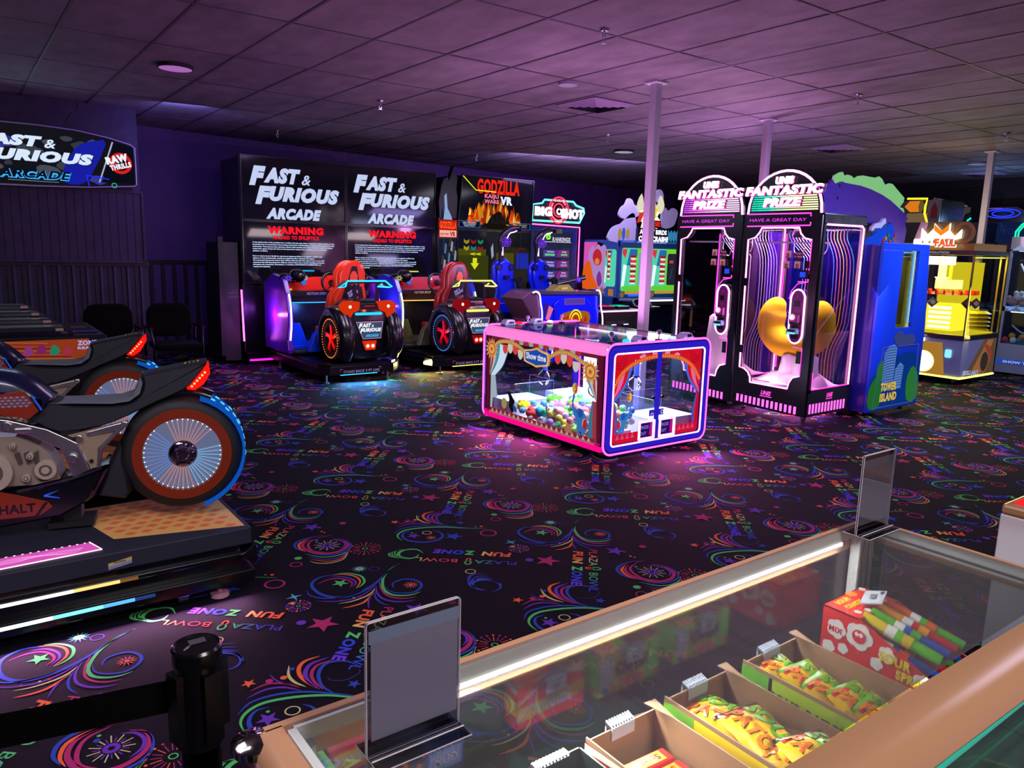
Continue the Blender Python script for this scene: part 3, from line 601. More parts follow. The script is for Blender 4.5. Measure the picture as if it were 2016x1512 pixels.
# slanted spray candy carton
def spray_box():
    x0, x1 = 1.6, 1.772; t = thing('spray_candy_box', 'red slanted carton of spray candy tubes with a price tag on top', 'candy box', (x0, .56, zs)); w = x1-x0
    prof = [(0, 0), (.34, 0), (.34, .115), (.25, .115), (.02, .02), (0, .02)]
    b = B('#d02420', 'G')
    for xx in (0, w-.003): b.prism([(p[0], p[1]) for p in prof], FR((xx, 0, 0), YA, ZA), 0, .003)
    b.box(0, w, .337, .34, 0, .115); b.use('#d83028'); b.box(0, w, .25, .34, .112, .115); b.use('#8a6a48', 'M'); b.box(.003, w-.003, 0, .337, 0, .003); b.obj('carton', t)
    b = B('#f4f0e8', 'G'); F = FR((-.001, 0, 0), -YA, ZA); F2 = FR((0, 0, .1158), XA, YA)
    for x, y, r in ((-.30, .07, .022), (-.245, .075, .03), (-.18, .06, .018), (-.28, .03, .012), (-.2, .03, .014), (-.1, .03, .02), (-.315, .02, .015)):
        for k in range(5): b.disc(F, x+.5*r*cos(k*1.25), y+.5*r*sin(k*1.25), r*.6, .0002*k, n=10)
    b.use('#d82030'); b.disc(F, -.245, .075, .016, .002); b.use('#f8f8f0'); b.disc(F, -.25, .08, .005, .0025); b.disc(F, -.24, .08, .005, .0025)
    b.use('#c82028'); b.text('MIX', F, -.30, .062, .014, al='c', d=.002, bold=.04)
    b.use('#f8d820', 'G'); b.text('SOUR', F, -.16, .045, .022, w=.07, al='c', d=.002, bold=.05); b.text('SPRAY', F, -.12, .018, .022, w=.07, al='c', d=.002, bold=.05); b.text('MEGA', F, -.1, .0, .012, w=.05, al='c', d=.002, bold=.05)
    b.text('SOUR', F2, w*.32, .315, .016, w=.055, al='c', bold=.05); b.text('CANDY', F2, w*.36, .29, .016, w=.07, al='c', bold=.05)
    b.use('#f08018'); b.disc(F2, w*.62, .33, .014, .0005); b.use('#f4f0e8')
    for x, y in ((.03, .27), (.06, .262), (.14, .268), (.155, .33)): b.disc(F2, x, y, .009, .0003, n=10)
    b.obj('print', t)
    b = B('#dfe6ee', 'M'); M = Matrix.Translation((w*.62, .275, .128)) @ Matrix.Rotation(.35, 4, 'Z') @ Matrix.Rotation(-.25, 4, 'X'); b.M = M
    b.box(-.04, .04, -.024, .024, 0, .003); b.use('#2c3440'); b.text('600', FR((0, 0, .0036), XA, YA), 0, -.008, .017, al='c', bold=.02); b.quad(FR((0, 0, .0036), XA, YA), .015, .033, -.02, -.012); b.obj('price_tag', t)
    cs = [('#58b81c', '#e06820'), ('#c81820', '#f0a020'), ('#2050b8', '#50a828'), ('#60c020', '#d8c020'), ('#1858c0', '#e8f0f4'), ('#50a828', '#f08030'), ('#b81c28', '#f0d020'), ('#2048a8', '#e84030')]
    nm = ['green', 'red', 'blue', 'lime', 'bright blue', 'leaf green', 'dark red', 'navy']
    pos = ['top right', 'top middle', 'top left', 'front top', 'low left', 'low right', 'lowest right', 'bottom left']
    for i, (c, c2) in enumerate(cs):
        r = i//4; k = i % 4
        q = thing('spray_candy_tube', f'{nm[i]} capped spray candy tube, {pos[i]} in the slanted red carton', 'spray candy', (x0+w-.03-k*.036-r*.012, .56+.24, zs+.108-r*.034), 0, 'spray candy tubes')
        dx = .035; d = Vector((dx, -.17-.0*k, -.045)); L = d.length; d.normalize()
        b = B(c2, 'G'); b.cyl((0, .02, 0), Vector((0, .02, 0))+d*L*.62, .0145, n=14); b.use('#f0f0e8'); b.cyl(Vector((0, .02, 0))+d*L*.3, Vector((0, .02, 0))+d*L*.42, .0148, n=14); b.use(c); b.cyl(Vector((0, .02, 0))+d*L*.42, Vector((0, .02, 0))+d*L*.5, .0149, n=14); b.obj('tube', q, sm=.7)
        b = B(c, 'G'); a = Vector((0, .02, 0))+d*L*.62; b.cyl(a, a+d*.018, .0125, n=14); b.cyl(a+d*.018, a+d*.062, .0135, .012, n=14); b.obj('cap', q, sm=.7)
spray_box()
# clear tub at the left end
t = thing('clear_candy_tub', 'clear plastic candy tub with a dark inside, left of the red carton', 'candy tub', (.72, .72, zs))
b = B('#1c2a26', 'G'); b.box(-.075, .07, -.13, .125, 0, .004); b.box(-.075, -.072, -.13, .125, 0, .1); b.box(.067, .07, -.13, .125, 0, .1); b.box(-.075, .07, .122, .125, 0, .1); b.obj('tub', t)
b = B('#ccd6e4', 'X'); b.box(-.03, .04, .115, .13, .1, .106)
for i in range(10): b.cyl((-.028+i*.007, .112, .103), (-.028+i*.007, .128, .108), .0022, n=6)
b.obj('price_clip', t)
# packed goods seen dimly at the left of the shelf and below
def small_box(x, y, z, w, l, h, c, c2, tx, label, rz=0, g=None):
    t = thing('candy_carton', label, 'candy box', (x, y, z), rz, g); b = B(c, 'G'); b.box(-w/2, w/2, -l/2, l/2, 0, h); b.obj('carton', t, bev=.002)
    b = B(c2, 'G')
    for F, W in ((FR((0, -l/2-.0008, 0), XA, ZA), w), (FR((0, l/2+.0008, 0), -XA, ZA), w)):
        b.use(c2); b.quad(F, -W*.42, W*.42, h*.2, h*.8); b.use('#ffffff'); b.text(tx, F, 0, h*.36, h*.28, w=W*.6, al='c', d=.0006, bold=.03)
    b.use(c2); F = FR((0, 0, h+.0006), XA, YA); b.quad(F, -w*.4, w*.4, -l*.3, l*.3); b.use('#ffffff'); b.text(tx, F, 0, -l*.1, l*.2, w=w*.6, al='c', d=.0006, bold=.03)
    b.obj('print', t); return t
small_box(.40, .80, zs, .10, .12, .07, '#5ab030', '#2c7020', 'MINTS', 'small green mint carton in the left corner of the counter')
small_box(.52, .70, zs, .11, .16, .05, '#b42030', '#e8b030', 'CHEWS', 'dark red chew carton under the acrylic sign stand')
small_box(.64, .83, zs, .08, .10, .06, '#283868', '#7888b8', 'GUM', 'navy gum carton beside the clear plastic tub')
small_box(1.47, .49, .347, .16, .10, .19, '#c81c24', '#e89c20', 'POP', 'red and gold carton on the lower shelf at the right')
small_box(1.18, .50, .347, .24, .14, .22, '#48a028', '#a8d040', 'SOUR', 'tall green carton on the lower shelf')
small_box(.86, .55, .347, .2, .2, .15, '#c8a020', '#c02828', 'CHEW', 'mustard yellow carton on the lower shelf')
FP = [(.45, '#c8a020', '#a02028', 'BEANS', '80', .10), (.58, '#e0c028', '#c82828', 'BEARS', '50', .09), (.70, '#d8d030', '#209048', 'SOUR', '', .10), (.82, '#583088', '#d84890', 'CHEWS', '50', .11), (.95, '#c8d828', '#e06020', 'PATCH', '', .09), (1.07, '#e0c838', '#c02838', 'TAFFY', '100', .12),
      (1.32, '#c82828', '#e87028', 'ROLLS', '350', .13), (1.46, '#d83820', '#f09028', 'POPS', '125', .10), (1.60, '#2860b8', '#48b0d8', 'GUM', '', .10)]
for i, (x, c, c2, tx, num, h) in enumerate(FP):
    q = small_box(x, .80, .347, .105, .13, h, c, c2, tx, f'lower shelf carton printed {tx.title()}, reflected in the counter front glass')
    if num: b = B('#dfe6ee', 'M'); price_tag(b, FR((0, .069, 0), -XA, ZA), .0, h*.1, num, w=.06, h=.036); b.obj('price_tag', q)
t = thing('round_candy_tub', 'stack of round striped candy tubs on the lower shelf', 'candy tub', (1.20, .81, .347)); b = B('#c02848', 'G')
for i, c in enumerate(('#289878', '#c83048', '#2878a8', '#d87028', '#389858', '#c83068')): b.use(c, 'G'); b.lathe([(0, i*.028), (.055, i*.028), (.058, i*.028+.02), (.05, i*.028+.026), (0, i*.028+.026)], n=24)
b.obj('tub_stack', t, sm=.6)
t = thing('yellow_lolly_carton', 'open octagonal carton with a pale rim on the lower shelf', 'candy box', (1.70, .53, .347)); b = B('#a88860', 'M'); b.lathe([(.0, .005), (.07, .005), (.09, .16), (.093, .16), (.073, 0)], n=8); b.use('#c02828', 'G'); b.lathe([(.0945, .16), (.0745, 0)], n=8); b.use('#d8c8a0', 'M'); b.lathe([(.09, .16), (.096, .163), (.096, .157)], n=8); b.obj('carton', t)

# acrylic sign stands with blank grey inserts
def sign_stand(x, y, w, h, label, rz=0):
    t = thing('acrylic_sign_stand', label, 'sign stand', (x, y, .9345), rz); F = FR((0, 0, 0), XA, ZA)
    b = B('#dcdce4', 'A'); b.fbox(F, -w/2, w/2, .002, h, -.0028, -.0012); b.fbox(F, -w/2, w/2, .002, h, .0012, .0028)
    b.add([(-w/2, -.038, .001), (w/2, -.038, .001), (w/2, .032, .003), (-w/2, .032, .003)], [(0, 1, 2, 3)]); b.box(-w/2, w/2, -.036, .032, 0, .002); b.obj('holder', t)
    b = B('#d8ccd2', 'G')   # polished edges
    for r in (rrect(-w/2, w/2, 0, h, .004, 2),):
        for q in (-.002, .002): b.tube([F.p(a, c, q) for a, c in r], .0009, n=5, closed=True)
    b.tube([(-w/2, -.036, .001), (w/2, -.036, .001), (w/2, .032, .001), (-w/2, .032, .001)], .0011, n=5, closed=True)
    b.tube([(-w/2, -.016, .004), (w/2, -.016, .004)], .0012, n=5); b.obj('polished_edge', t)
    b = B('#cfc6ca', 'M'); b.fbox(F, -w/2+.007, w/2-.003, .022, h*.84, -.0008, .0008); b.use('#c8dce4'); b.fbox(F, -w/2+.004, w/2-.002, h*.84, h*.93, -.0008, .0008); b.obj('blank_insert', t)
sign_stand(.461, .822, .141, .19, 'clear acrylic sign stand with a blank grey sheet at the left of the counter')
sign_stand(1.797, .905, .146, .20, 'clear acrylic sign stand at the far corner of the counter')
# neighbouring white counter
t = thing('service_counter', 'white service counter with a wooden top edge glowing red at its corner', 'counter', (2.34, .82, 0))
b = B('#d8d0d2', 'M'); b.box(0, .7, -.6, 0, 0.007, .9); b.obj('end_panel', t, bev=.003)
b = B('#b08258', 'G'); b.box(.0, .7, -.6, 0.0, .9, .93); b.obj('worktop', t, bev=.008)
b = B(hx('#ff2030', 1.2), 'E'); b.box(.03, .1, -.05, -.02, .931, .934); b.use('#1a1410', 'G'); b.lathe([(0, .93), (.05, .93), (.055, 1.0), (.03, 1.03), (0, 1.03)], o=(.20, -.2, 0)); b.obj('lamp', t)

# queue stanchion
t = thing('queue_stanchion', 'black queue post with a retractable belt in the lower left corner', 'stanchion', (.255, 1.115, 0))
b = B('#0b0b0d', 'G'); b.lathe([(.0, .02), (.0, .0), (.12, .0), (.12, .012), (.05, .03), (.03, .05)], n=32); b.obj('base', t, sm=.6)
b = B('#101013', 'C'); b.lathe([(.029, .03), (.029, .9)], n=24); b.obj('post', t, sm=.6)
b = B('#0a0a0c', 'G'); b.lathe([(.029, .84), (.034, .845), (.034, .975), (.036, .98), (.036, 1.0), (.033, 1.004), (.03, 1.001), (0, 1.001)], n=28)
for a in range(4):
    b.M = Matrix.Rotation(a*pi/2+.3, 4, 'Z'); b.box(.03, .042, -.014, .014, .86, .97); b.M = None
b.obj('belt_head', t, sm=.6)
b = B('#3a3236', 'M'); F = FR((0, 0, 1.0018), XA, YA); b.quad(F, -.008, .016, .004, .02); b.use('#5c5458'); b.rib(F, [(-.02, -.008), (-.008, .004)], .005, .0002); b.obj('cap_emblem', t)
b = B('#030304', 'V'); p = [(-.03, .004, .955), (-.4, .10, .945), (-1.0, .3, .94), (-1.6, .5, .945)]
P = smooth(p, 6); vs = []
for q in P: vs += [(q.x, q.y, q.z), (q.x, q.y, q.z-.052)]
b.add(vs, [(2*i, 2*i+1, 2*i+3, 2*i+2) for i in range(len(P)-1)]); b.obj('belt', t)

# ============================================================ four-player carnival claw machine
def elephant(b, F, x, y, h, s=1, k='E', e=.8):
    """blue circus elephant balancing a ball, printed flat; x,y = feet centre"""
    def P(pts): return [(x+s*a*h, y+c*h) for a, c in pts]
    b.use('#3f86d8', k, e)
    b.prism(P([(.16, 0), (.2, .06), (.3, .18), (.3, .32), (.2, .5), (.12, .6), (-.02, .63), (-.12, .58), (-.2, .62), (-.22, .75), (-.17, .9), (-.2, .98), (-.25, .93), (-.28, .75), (-.27, .55), (-.2, .42), (-.13, .38),
               (-.2, .33), (-.22, .3), (-.12, .3), (-.06, .2), (-.04, .1), (-.05, 0), (.02, 0), (.03, .08), (.09, .08), (.09, 0)]), F, 0)
    b.use('#2a5cc0', k, e); b.prism(P([(-.04, .42), (.06, .4), (.12, .46), (.12, .56), (.05, .62), (-.03, .6), (-.06, .5)]), F, .0008)
    b.use('#d8263c', k, e); b.prism(P([(.12, .2), (.25, .14), (.28, .28), (.22, .42), (.14, .36)]), F, .0012); b.use('#f0c8a0', k, e); b.rib(F, P([(.12, .2), (.14, .36), (.22, .42)]), .03*h, .0014)
    b.use('#101828', k, e); b.disc(F, x-s*.1*h, y+.53*h, .018*h, .0012)
    b.use('#e8c860', k, e); b.disc(F, x-s*.19*h, y+1.06*h, .1*h, .0006, ry=.14*h)
    b.use('#e05030', k, e); b.prism(P([(-.21, 1.19), (-.16, 1.15), (-.2, 1.1), (-.14, 1.06), (-.2, 1.0), (-.16, .94), (-.11, 1.0), (-.1, 1.1), (-.14, 1.18)]), F, .001)
def sun(b, F, x, y, r, e=.8):
    b.use('#e8a050', 'E', e); b.star(F, x, y, r, 0, n=14, r2=.6); b.use('#c86830', 'E', e); b.ring(F, x, y, r*.42, r*.55, .0006); b.use('#f0b868', 'E', e); b.disc(F, x, y, r*.42, .0006); b.use('#c85828', 'E', e); b.star(F, x, y, r*.28, .001, n=6)
def claw_box():
    X, Y = 3.95, 4.14; W, Dp, H = 1.19, 1.62, .915
    t = thing('carnival_claw_machine', 'low square pink-lit claw machine with circus tent artwork in the middle of the carpet', 'claw machine', (X, Y, 0))
    # shell: rounded body extruded front to back, open on its sides
    FY = FR((0, 0, 0), XA, ZA); FL = FR((0, 1.60, 0), -YA, ZA)
    outer = rrect(0, W, .05, H, .085, 6)
    b = B('#2a1a90', 'G')
    ringprism(b, rrect(.006, W-.006, .056, H-.006, .08, 6), rrect(.085, W-.085, .125, .83, .03, 6), FY, -.0, .02)
    b.use('#3020d0', 'E', .85); ringprism(b, rrect(.02, W-.02, .07, H-.02, .07, 6), rrect(.075, W-.075, .115, .84, .03, 6), FY, .02, .024); b.fbox(FY, .568, .602, .11, .84, .0, .022); b.cut(); b.use('#2a1a90', 'G'); ringprism(b, rrect(.006, W-.006, .056, H-.006, .08, 6), rrect(.085, W-.085, .125, .83, .03, 6), FR((0, Dp, 0), XA, ZA), -.02, 0)
    b.obj('end_frame', t, sm=.8)
    b = B('#ffffff', 'M')   # long rails: top and bottom lit bands
    for z0, z1, c, e in ((.825, H-.02, '#ff86dc', 1.0), (.07, .115, '#ff0a8e', 1.0)):
        for xx, dx in ((.004, .03), (W-.034, .03)):
            b.use(c, 'L', e); b.box(xx, xx+dx, .02, Dp-.02, z0, z1); b.cut()
    b.use('#ff70d0', 'E', .9)
    for i in range(5):
        a0 = pi/2*i/5; a1 = pi/2*(i+1)/5; r = .08
        for sx in (0, 1):
            def q(a, z): return ((.085-r*cos(a)) if not sx else (W-.085+r*cos(a)), z)
            b.use(hx('#ff86dc', .9) if 1 else 0, 'E')
            x0, z0 = .085-r*cos(a0), H-.085+r*sin(a0); x1, z1 = .085-r*cos(a1), H-.085+r*sin(a1)
            if sx: x0, x1 = W-x0, W-x1
            b.add([(x0, .02, z0), (x1, .02, z1), (x1, Dp-.02, z1), (x0, Dp-.02, z0)], [(0, 1, 2, 3)])
            z0, z1 = .135-r*sin(a0), .135-r*sin(a1); b.use(hx('#ff0a8e', .9), 'E')
            b.add([(x0, .02, z0), (x1, .02, z1), (x1, Dp-.02, z1), (x0, Dp-.02, z0)], [(0, 1, 2, 3)])
    b.obj('lit_side_rail', t, sm=.8)
    b = B('#601848', 'G')
    b.box(.085, W-.085, .02, .09, H-.012, H-.004); b.box(.085, W-.085, Dp-.09, Dp-.02, H-.012, H-.004); b.box(.075, .10, .02, Dp-.02, H-.012, H-.004); b.box(W-.1, W-.075, .02, Dp-.02, H-.012, H-.004)
    b.use('#2a0c30', 'M'); b.box(.03, W-.03, .03, Dp-.03, .055, .1)
    for y0, y1 in ((.02, .11), (Dp-.11, Dp-.02)):
        b.use('#8a3060', 'G'); b.box(.006, .03, y0, y1-.07, .115, .83); b.box(W-.03, W-.006, y0, y1-.07, .115, .83)
    b.use('#301030', 'G'); b.box(.008, .02, .02, .055, .11, .82); b.box(.008, .02, Dp-.055, Dp-.02, .11, .82)
    b.obj('body', t)
    b = B('#ffffff', 'L')
    neon(b, FY, outer, .009, '#ff50c0', 3.2, .018, True); neon(b, FY, rrect(.075, W-.075, .115, .84, .03, 4), .007, '#ff9ce6', 3.0, .026, True)
    neon(b, FY, outer, .009, '#ff50c0', 3.2, -Dp-.0, True)
    b.use(hx('#ffd8f8', 3.5)); 
    for x0, x1 in ((.375, .56), (.61, .80)): 
        b.use(hx('#ffa0e8', 2.6)); ringprism(b, rrect(x0, x1, .125, .285, .008, 2), rrect(x0+.018, x1-.022, .145, .268, .004, 2), FY, .02, .03)
    b.obj('neon_strip', t, sm=1)
    b = B('#5a0848', 'E', )
    for x0, x1 in ((.375, .56), (.61, .80)):
        b.use('#30106a', 'E', .8); b.fbox(FY, x0+.018, x1-.022, .145, .268, .006, .012); b.use('#c0108c', 'E', .9); b.prism([(x1-.05, .16), (x1-.022, .145), (x1-.022, .268), (x1-.045, .255)], FY, .013)
        b.use('#8a7ac8', 'E', .9); b.text('PRIZE', FY, x0+.025, .215, .026, w=.10, d=.015, bold=.03); b.text('OUT', FY, x0+.03, .165, .026, w=.07, d=.015, bold=.03); b.cut()
    b.obj('prize_door', t)
    # panes
    b = B('#f4f4ff', 'T'); b.fbox(FY, .075, W-.075, .12, .84, .0, .003); b.cut(); b.fbox(FR((0, Dp, 0), XA, ZA), .075, W-.075, .12, .84, .0, .003); b.obj('end_glass', t)
    b = B('#f4f4ff', 'T'); b.fbox(FL, .06, 1.54, .115, .825, -.012, -.009); b.obj('side_glass', t)
    b = B('#f4f4ff', 'T'); b.box(W-.012, W-.009, .06, Dp-.06, .115, .825); b.obj('side_glass', t)
    b = B('#eef4f8', 'T'); b.box(.09, W-.09, .03, Dp-.03, H-.011, H-.007); b.obj('top_glass', t)
    # artwork on the side pane
    e = .62; b = B('#a02030', 'E', ); A = 1.6
    d = FL
    b.use('#7a1c38', 'E', .5); b.fbox(d, .03, .075, .12, .825, -.008, -.006); b.fbox(d, 1.515, 1.56, .12, .825, -.008, -.006)
    def strip(P, Q, c, ee=e, dd=-.006):
        b.use(c, 'E', ee); p = smooth([(x, y, 0) for x, y in P], 5); q = smooth([(x, y, 0) for x, y in Q], 5)
        b.add([d.p(v.x, v.y, dd) for v in p]+[d.p(v.x, v.y, dd) for v in q], [(i, i+1, len(p)+i+1, len(p)+i) for i in range(len(p)-1)])
    def mir(P): return [(1.59-x, y) for x, y in P]
    edges = [[(.075, .62), (.072, .55), (.07, .47)], [(.10, .66), (.09, .56), (.072, .47)], [(.13, .70), (.12, .58), (.074, .47)], [(.165, .74), (.155, .6), (.076, .465)], [(.225, .765), (.21, .64), (.078, .46)], [(.36, .745), (.3, .6), (.17, .48), (.08, .455)]]
    cols = ['#e8e0e0', '#d04848', '#e8e0e0', '#5aa8c8', '#d8ecf8']
    for i in range(4):
        strip(edges[i], edges[i+1], cols[i]); strip(mir(edges[i]), mir(edges[i+1]), cols[i])
    strip([(.225, .765), (.2, .62), (.09, .46)], [(.36, .745), (.28, .58), (.165, .475)], '#c8e4f8', .9)
    lows = [[(.07, .46), (.075, .3), (.075, .125)], [(.10, .46), (.10, .3), (.10, .125)], [(.165, .47), (.17, .38), (.21, .27), (.205, .255)]]
    b.use('#b8c8d8', 'E', .7); b.prism([(.075, .46), (.16, .48), (.2, .27), (.13, .26), (.115, .125), (.075, .125)], d, -.0065)
    strip(mir([(.07, .46), (.06, .3), (.05, .125)]), mir([(.105, .46), (.11, .3), (.10, .125)]), '#b84858'); strip(mir([(.105, .46), (.11, .3), (.10, .125)]), mir([(.12, .46), (.15, .3), (.15, .13)]), '#4a88b8')
    # scalloped valance, gold arches
    b.use('#8c2840', 'E', .55); b.fbox(d, .075, 1.515, .795, .825, -.0085, -.0065)
    for i in range(15):
        b.use(['#c83848', '#c8c0b8'][i % 2], 'E', .6); x = .3+i*.068; b.prism([(x, .825), (x+.068, .825), (x+.064, .79), (x+.01, .79)], d, -.006)
    for i, x in enumerate([.27, .345, .42, .495, 1.0, 1.075, 1.15, 1.225]):
        yy = .785-abs(i % 4-(1.4 if i < 4 else 1.0))*.014-(0.018 if i in (3, 7) else 0); b.use(['#d8d4c0', '#e84840'][(i+1) % 2], 'E', .8); b.prism([(x, yy), (x+.073, yy), (x+.073, yy-.05), (x+.055, yy-.075), (x+.037, yy-.085), (x+.018, yy-.075), (x, yy-.05)], d, -.0055)
    for P in ([(.13, .72), (.2, .775), (.33, .797), (.47, .782), (.60, .735)], [(.93, .735), (1.06, .79), (1.2, .79), (1.33, .75), (1.43, .70)]):
        b.use('#d89850', 'E', .7); b.rib(d, P, .036, -.005, taper=False); b.use('#f8d8a0', 'E', .9)
        for v in smooth([(x, y, 0) for x, y in P], 5): b.disc(d, v.x, v.y, .0055, -.004, n=6)
    sun(b, d, .105, .705, .105); sun(b, d, 1.44, .685, .105)
    for i in range(3): b.use('#d08848', 'E', .6); b.disc(d, .105, .705, .02*i, -.003)
    # bunting at the foot
    b.use('#a83040', 'E', .55); b.fbox(d, .085, 1.515, .122, .165, -.0062, -.0058); b.use('#c8a070', 'E', .5); b.fbox(d, .075, 1.515, .115, .128, -.0058, -.0054)
    for i in range(21): x = .11+i*.066; b.use('#d0b8b8', 'E', .7); b.prism([(x, .13), (x+.04, .13), (x+.02, .165)], d, -.005)
    elephant(b, d, 1.335, .165, .34, 1, e=.62)
    b.use('#c0a878', 'E', .7); b.prism([(1.16, .155), (1.25, .15), (1.235, .22), (1.175, .225)], d, -.005)
    for i in range(4): b.use('#b83838', 'E', .7); b.prism([(1.17+i*.022, .152), (1.181+i*.022, .152), (1.187+i*.015, .222), (1.18+i*.015, .222)], d, -.0045)
    b.use('#181820', 'E', .5); b.prism([(.36, .34), (.385, .36), (.47, .28), (.46, .255), (.47, .2), (.43, .165), (.38, .22), (.385, .29)], d, -.005); b.use('#3858a8', 'E', .6); b.prism([(.44, .25), (.5, .225), (.5, .185), (.455, .19)], d, -.0045); b.use('#b0a060', 'E', .7); b.disc(d, .31, .235, .04, -.005, ry=.05)
    b.use('#606870', 'E', .8); b.text('CLAW', d, .165, .205, .016, bold=.02, d=-.004)
    b.obj('side_artwork', t)
    b = B('#d89040', 'E', ); b.use('#e0a050', 'E', .8); Fs = FR((-.002, 1.6, 0), -YA, ZA)
    sg = [(.60, .66), (.64, .65), (.70, .64), (.77, .625), (.84, .64), (.9, .65), (.93, .66), (.94, .71), (.93, .76), (.9, .765), (.84, .775), (.77, .795), (.70, .775), (.64, .765), (.60, .76), (.59, .71)]
    b.prism(sg, Fs, -.008, .004); c = (.766, .71); b.use('#2450b8', 'E', .8); b.prism([(c[0]+(x-c[0])*.86, c[1]+(y-c[1])*.78) for x, y in sg], Fs, .0045)
    b.use('#f8e8b8', 'E', 1)
    for i in range(len(sg)):
        for q in (0, .33, .66): 
            x = sg[i][0]*(1-q)+sg[(i+1) % 16][0]*q; y = sg[i][1]*(1-q)+sg[(i+1) % 16][1]*q; b.disc(Fs, c[0]+(x-c[0])*.93, c[1]+(y-c[1])*.89, .0045, .0048, n=6)
    b.use('#e8e4f0', 'E', .95); b.text('Show time', Fs, c[0], .69, .055, w=.27, al='c', d=.006, bold=.03); b.obj('title_plaque', t)
    # artwork on the front panes
    d = FR((0, -.004, 0), XA, ZA); b = B('#e01838', 'E', ); R1, R2, PK = '#e8142c', '#a80c28', '#ff70b0'
    b.use(R1, 'E', .8); b.fbox(d, .08, W-.08, .12, .20, .0, .001)
    for m in (0, 1):
        def q(P): return [((1.185-x) if m else x, y) for x, y in P]
        b.use(R1, 'E', .8); b.prism(q([(.08, .83), (.42, .83), (.3, .77), (.18, .69), (.10, .58), (.08, .56)]), d, .0008)
        for i in range(3): b.use(R2, 'E', .8); b.rib(d, q([(.085, .80-i*.03), (.14+i*.02, .76-i*.02), (.2+i*.02, .825)]), .008, .0014)
        st = [[(.08, .6), (.08, .5), (.08, .12)], [(.105, .62), (.09, .5), (.10, .12)], [(.16, .68), (.13, .56), (.082, .47)], [(.22, .71), (.18, .58), (.084, .465)], [(.26, .73), (.22, .6), (.085, .46)], [(.305, .755), (.25, .61), (.165, .5), (.087, .455)]]
        cl = [R1, R1, PK, R1, '#4a70e8']
        for i in range(1, 5):
            p = smooth([(x, y, 0) for x, y in q(st[i] if i > 1 else [(.10, .63), (.09, .55), (.08, .48)])], 5); r = smooth([(x, y, 0) for x, y in q(st[i+1])], 5); n = min(len(p), len(r)); p = [p[int(k*(len(p)-1)/(n-1))] for k in range(n)]; r = [r[int(k*(len(r)-1)/(n-1))] for k in range(n)]
            b.use(cl[i], 'E', .8); b.add([d.p(v.x, v.y, .0006) for v in p]+[d.p(v.x, v.y, .0006) for v in r], [(k, k+1, n+k+1, n+k) for k in range(n-1)])
        b.use(R1, 'E', .8); b.prism(q([(.08, .47), (.11, .46), (.13, .3), (.13, .125), (.08, .125)]), d, .0005); b.use('#5060d0', 'E', .7); b.prism(q([(.11, .46), (.125, .44), (.16, .3), (.15, .125), (.13, .125), (.13, .3)]), d, .0006); b.use(R2, 'E', .8); b.rib(d, q([(.095, .45), (.10, .3), (.10, .14)]), .012, .001)
    for i in range(9):
        x = .33+i*.062; b.use([R1, '#ff8cc0'][i % 2], 'E', .8); k = (i-4)*.018; b.prism([(x+k, .835), (x+.062+k*1.1, .835), (x+.058, .79-abs(i-4)*.002), (x, .79-abs(i-4)*.002)], d, .0007)
    b.use('#e86020', 'E', .9); P = [(.09, .565), (.18, .68), (.32, .755), (.5, .79), (.68, .79), (.86, .755), (1.0, .68), (1.095, .57)]; b.rib(d, P, .034, .0016, taper=False); b.use('#ffe0a0', 'E', 1)
    for v in smooth([(x, y, 0) for x, y in P], 7): b.disc(d, v.x, v.y, .004, .002, n=6)
    for i in range(17):
        x = .14+i*.055
        if .33 < x < .79: continue
        b.use('#e050a0', 'E', .8); b.prism([(x, .155), (x+.042, .155), (x+.021, .20)], d, .002)
    elephant(b, d, .225, .2, .27, -1, e=.8)
    b.use('#585060', 'E', .6); b.text('CLAW', d, .98, .25, .02, bold=.02, d=.002)
    b.use('#101018', 'G'); 
    for x in (.535, .64): b.disc(d, x, .46, .014, .004, d1=.014)
    b.use('#c8c8d8', 'X'); b.disc(d, .10, .62, .008, .004, d1=.012); b.disc(d, 1.08, .65, .008, .004, d1=.012)
    b.use('#3828c0', 'E', .8); b.fbox(d, .505, .67, .31, .36, .002, .006); b.use('#e0d0f8', 'E', .9); b.ring(d, .535, .32, .011, .017, .008); b.ring(d, .65, .335, .011, .017, .008)
    b.obj('front_artwork', t)
    # interior: tray, prize chutes, clear baffles
    b = B('#dfe6f4', 'M'); b.box(.04, W-.04, .04, Dp-.04, .105, .11); b.box(.05, .48, 1.22, 1.56, .11, .25); b.box(.62, W-.06, .06, .42, .11, .25); b.box(.05, .38, .06, .22, .11, .2); b.box(.7, W-.06, 1.2, 1.56, .11, .25)
    b.box(.56, .64, .76, .86, .11, .84); b.box(.55, .65, .75, .87, .25, .33); b.box(.09, .11, .78, .8, .11, .3)
    b.obj('tray', t, bev=.004)
    b = B('#e8f0ff', 'A')
    for (x0, y0, x1, y1) in ((.5, 1.2, .5, 1.56), (.05, 1.2, .5, 1.2), (.62, .44, W-.06, .44), (.62, .06, .62, .44)):
        b.box(min(x0, x1)-.0015, max(x0, x1)+.0015, min(y0, y1)-.0015, max(y0, y1)+.0015, .25, .42)
    b.obj('clear_baffle', t)
    b = B('#d0dcf0', 'X')
    for (x0, y0, x1, y1) in ((.5, 1.2, .5, 1.56), (.05, 1.2, .5, 1.2), (.62, .44, W-.06, .44), (.62, .06, .62, .44)): b.tube([(x0, y0, .25), (x0, y0, .42), (x1, y1, .42), (x1, y1, .25)], .002, n=5)
    b.obj('baffle_edge', t)
